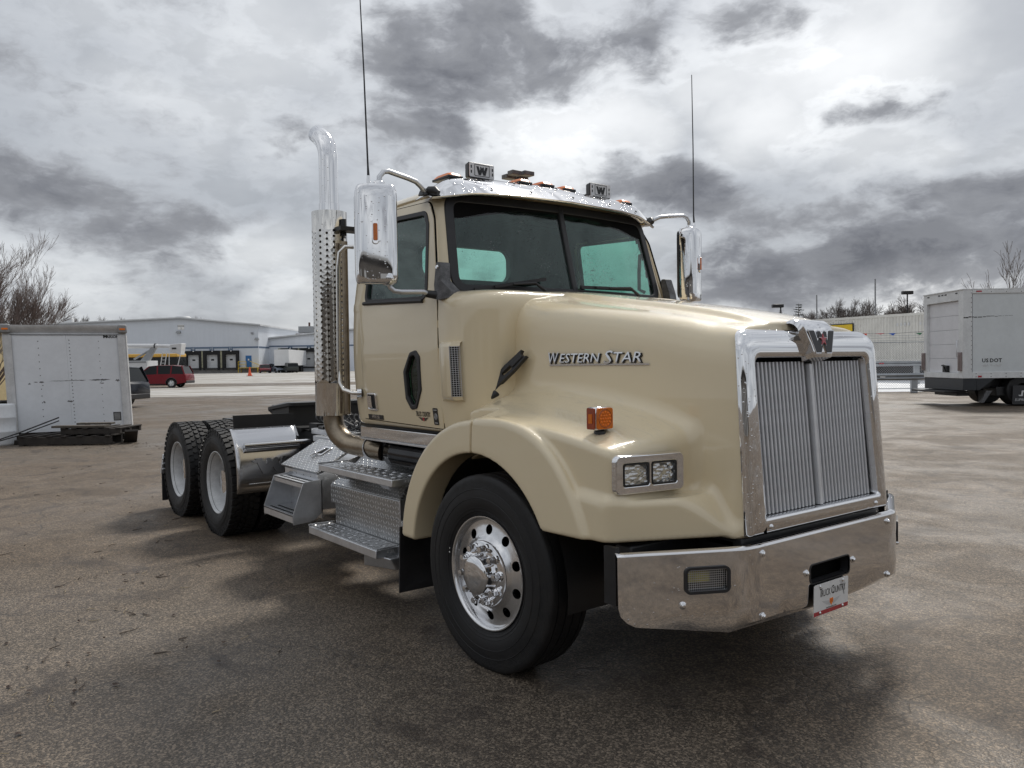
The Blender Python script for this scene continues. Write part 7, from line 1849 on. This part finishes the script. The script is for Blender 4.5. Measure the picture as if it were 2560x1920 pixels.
pole(2269, 78, hz(2269, 735, 78), 'dark street lamp standing next to the white box truck', 1, 'street_lamp')

# ================================================================== trees
BARK = mat('bark', (.22, .175, .155), .85, 0, .3, 3); BARK2 = mat('grey_bark', (.17, .15, .14), .85, 0, .3, 3); NEEDLE = mat('needles', (.022, .034, .022), .8, 0, .4, 2)
def bare_tree(seed, h, spread, stems=1, levels=5, up=.5, r0=.14, minr=.006, kids=(3, 4), flat_=1.0, cut=None):
    q = random.Random(seed); tk_, br = MB(), MB()
    def seg(mb, pts, rs):
        n = 5 if rs[0] > .05 else 3
        vs = []; fs = []
        for i, p in enumerate(pts):
            d = (pts[min(i+1, len(pts)-1)]-pts[max(i-1, 0)]).normalized(); a = d.orthogonal().normalized(); b = d.cross(a)
            for k in range(n): vs.append(p+(a*math.cos(2*PI*k/n)+b*math.sin(2*PI*k/n))*rs[i])
        for i in range(len(pts)-1):
            for k in range(n): fs.append((i*n+k, i*n+(k+1) % n, (i+1)*n+(k+1) % n, (i+1)*n+k))
        mb.add(vs, fs)
    def grow(p, d, L, r, lev):
        n = 4 if lev > 1 else 5; pts = [p]; rs = [r]
        for i in range(n):
            d = (d+Vector((q.gauss(0, .13), q.gauss(0, .13), q.gauss(0, .07)+.10*up))).normalized()
            pts.append(pts[-1]+d*L/n); rs.append(max(minr, r*(1-.55*(i+1)/n)))
        seg(tk_ if lev <= 1 else br, pts, rs)
        if lev >= levels: return
        k = q.randint(*kids)+(1 if lev >= 2 else 0)
        for j in range(k):
            t = q.uniform(.30, 1.0); i = min(n-1, int(t*n)); base = pts[i].lerp(pts[i+1], t*n-i)
            ax = Vector((q.gauss(0, 1), q.gauss(0, 1), q.gauss(0, .55)))
            nd_ = (d*1.0+ax.normalized()*q.uniform(.55, 1.0)*spread*(1 if lev < 2 else .8)+Vector((0, 0, up*.35))).normalized()
            grow(base, nd_, L*q.uniform(.52, .80), max(minr, rs[i]*q.uniform(.45, .68)), lev+1)
        grow(pts[-1], d, L*q.uniform(.55, .75), max(minr, rs[-1]*.9), lev+1)
    for s in range(stems):
        a = 2*PI*s/stems+q.random(); tilt = 0 if stems == 1 else q.uniform(.15, .55)
        grow(Vector((math.cos(a)*.15*(stems > 1), math.sin(a)*.15*(stems > 1), 0)), Vector((math.cos(a)*tilt, math.sin(a)*tilt, 1)).normalized(), h*(.34 if stems == 1 else .36), r0, 0)
    zt = max(v[2] for v in br.v); k = h/zt
    for mb in (tk_, br): mb.v = [(x*k, y*k, z*k) for x, y, z in mb.v]
    return tk_, br
def plant(name, r, d, tree, label, rz=0.0, group=None, mt=None):
    e = empty(name, Wp(r, d, 0), rz, label, 'tree', group)
    a = tree[0] if isinstance(tree[0], bpy.types.Mesh) else None
    if a: link('trunk', tree[0], e); link('crown', tree[1], e)
    else: tree[0].build('trunk', mt or BARK, e, fix=False); tree[1].build('crown', mt or BARK, e, fix=False, smooth=0)
    return e
t0 = bare_tree(21, 6.2, .60, stems=7, levels=5, up=.42, r0=.070, minr=.0034, kids=(3, 3))
plant('bare_tree', -16.8, 25.0, t0, 'many stemmed bare tree with reddish twigs fanning out above the box body', .4)
meshes = []
for sd_, h, sp in ((31, 8.5, .95), (32, 8.0, .9), (33, 7.0, 1.0)):
    t = bare_tree(sd_, h, sp, 1, 5, .30, .15, .0085, (3, 4)); e = plant('bare_tree', 0, 0, t, None, 0, None, BARK2)
    meshes.append([c_.data for c_ in e.children]); 
    for c_ in list(e.children): bpy.data.objects.remove(c_)
    bpy.data.objects.remove(e)
def far(u, d, vtop, k, label=None, rz=0.0, group='bare trees along the far side of the yard', z0=0.0):
    e = empty('bare_tree', Wp(pxr(u, d), d, z0), rz, label, 'tree', group)
    link('trunk', meshes[k][0], e); link('crown', meshes[k][1], e)
    s = (hz(u, vtop, d)-z0)/(8.5, 8.0, 7.0)[k]; e.scale = (s, s, s); return e
far(2140, 96, 738, 0, 'large spreading bare tree between the two bare poles', 1.0)
far(2100, 99, 744, 1, 'bare tree behind the thin pole, left of the large spreading one', 2.0)
far(2175, 102, 742, 2, 'bare tree right behind the tallest pole', .3)
far(2252, 92, 752, 1, 'bare tree left of the dark street lamp beside the box truck', .7)
far(2292, 94, 733, 0, 'bare tree rising behind the rear corner of the box truck', 2.6)
far(2318, 98, 738, 2, 'bare tree partly hidden by the rear edge of the box truck', 3.9)
far(2030, 104, 772, 2, 'small bare tree just right of the conifer', .2)
plant('bare_tree', pxr(2620, 52), 52, bare_tree(44, hz(2560, 590, 52), .6, 3, 4, .5, .12, .010, (2, 3)), 'sparse bare tree with upright twigs above the box truck roof', 1.0, None, BARK2)
(lambda *a: None)(2515, 52, 598, 1, 'bare tree with upright twigs over the roof of the box truck, at the right edge', 1.3)
(lambda *a: None)(2570, 50, 560, 2, 'bare tree over the box truck at the very right edge of the picture', 2.2)
rr = random.Random(2)
ORD = 'first second third fourth fifth sixth seventh eighth ninth tenth eleventh'.split()
for i in range(8):
    u = 1930+52*i+rr.uniform(-8, 8); far(u, 128+rr.uniform(-8, 8), 778+rr.uniform(-8, 12), i % 3, '%s low bare tree from the left in the row behind the container trailer' % ORD[i], rr.random()*6)
for n_, (u, v, k) in enumerate(sorted(((150, 778, 1), (190, 786, 0), (222, 790, 2), (278, 786, 0), (312, 790, 1), (345, 797, 2), (512, 789, 1), (535, 792, 0), (705, 828, 2), (722, 832, 0), (560, 806, 2)))):
    far(u, 215, v, k, '%s leafless treetop from the left above the warehouse roofs' % ORD[n_], u*.1, 'bare trees beyond the warehouse')
# conifer
def conifer(u, d, vtop, label, w):
    h = hz(u, vtop, d); q = random.Random(int(u)); e = empty('conifer', Wp(pxr(u, d), d), 0, label, 'tree')
    MB().cyl((0, 0, 0), (0, 0, h*.97), .14, 6, .03).build('trunk', BARK, e); mb = MB(); z = h*.15
    while z < h*.985:
        L = w*(1-z/h)**.8*1.15+.12
        for k in range(9):
            a = q.random()*2*PI; l = L*q.uniform(.6, 1.15); dr = q.uniform(-.05, .30); c_, s_ = math.cos(a), math.sin(a)
            tip = Vector((c_*l, s_*l, z+dr*l-.12*l)); b0 = Vector((0, 0, z)); sd = Vector((-s_, c_, 0))
            for i in range(7):
                t = (i+.5)/7; p = b0.lerp(tip, t); wd = .05+.16*(1-t)*l*.6; f_ = (tip-b0).normalized()
                for sg in (-1, 1): mb.add([p, p+sd*sg*wd+f_*wd*.8+Vector((0, 0, q.uniform(-.10, .02))), p+f_*.16], [(0, 1, 2)])
        z += h*.035
    mb.build('crown', NEEDLE, e, fix=False, smooth=0); return e
conifer(1998, 92, 754, 'dark conifer with a pointed top behind the bonnet', 2.0)
conifer(2238, 100, 773, 'small dark conifer between the tallest pole and the street lamp', 1.3)
# low scrub line that closes the horizon
SCRUB = mat('far_scrub', (.050, .045, .040), .9, 0, .3, .1)
mb = MB(); rr = random.Random(6)
for i in range(2600):
    u = rr.uniform(-900, 3600); d = rr.uniform(240, 330); x = pxr(u, d); h = rr.uniform(2.5, 6.5)*(1+.3*math.sin(u*.013)); a = rr.uniform(-.3, .3); w = rr.uniform(.12, .35)
    p = Wp(x, d, .3)
    mb.add([p-YR*w, p+YR*w, p+YR*(a*h)+Vector((0, 0, h))], [(0, 1, 2)])
    for k in range(4): t = rr.uniform(.3, .8); b0 = p+YR*(a*h*t)+Vector((0, 0, h*t)); s = rr.choice((-1, 1)); mb.add([b0, b0+Vector((0, 0, .25)), b0+YR*s*rr.uniform(.6, 1.8)+Vector((0, 0, rr.uniform(.5, 1.8)))], [(0, 1, 2)])
prop(mb.build('far_treeline', SCRUB, fix=False, smooth=0), 'low leafless treeline along the horizon', 'treeline', kind='stuff')

# building across the yard behind the viewpoint: it shows in the chrome and the side window
DKSID = cladding('dark_ribbed_siding', (.055, .050, .046))
rs_b = empty('repair_building', Wp(-6, -24, 0), YANG, 'long dark ribbed metal building mirrored in the chrome and side window', 'building')
MB().box(-34, 40, -14, 0, 0, 5.6).build('wall', DKSID, rs_b, smooth=0)
mb = MB()
for k in range(70): mb.box(-33.5+1.05*k, -33.42+1.05*k, .002, .06, .1, 5.5)
mb.build('siding_ribs', DKSID, rs_b, smooth=0, kind='stuff')
MB().hexa([(-34.5, -14.5, 5.6), (40.5, -14.5, 5.6), (40.5, .5, 5.6), (-34.5, .5, 5.6), (-34.5, -14.5, 5.9), (40.5, -14.5, 5.9), (40.5, .5, 5.9), (-34.5, .5, 5.9)]).build('roof', TG, rs_b)
for x in (-20, -8, 6, 20): MB().box(x-2, x+2, .07, .12, 0, 4.2).build('roller_door', TG, rs_b)
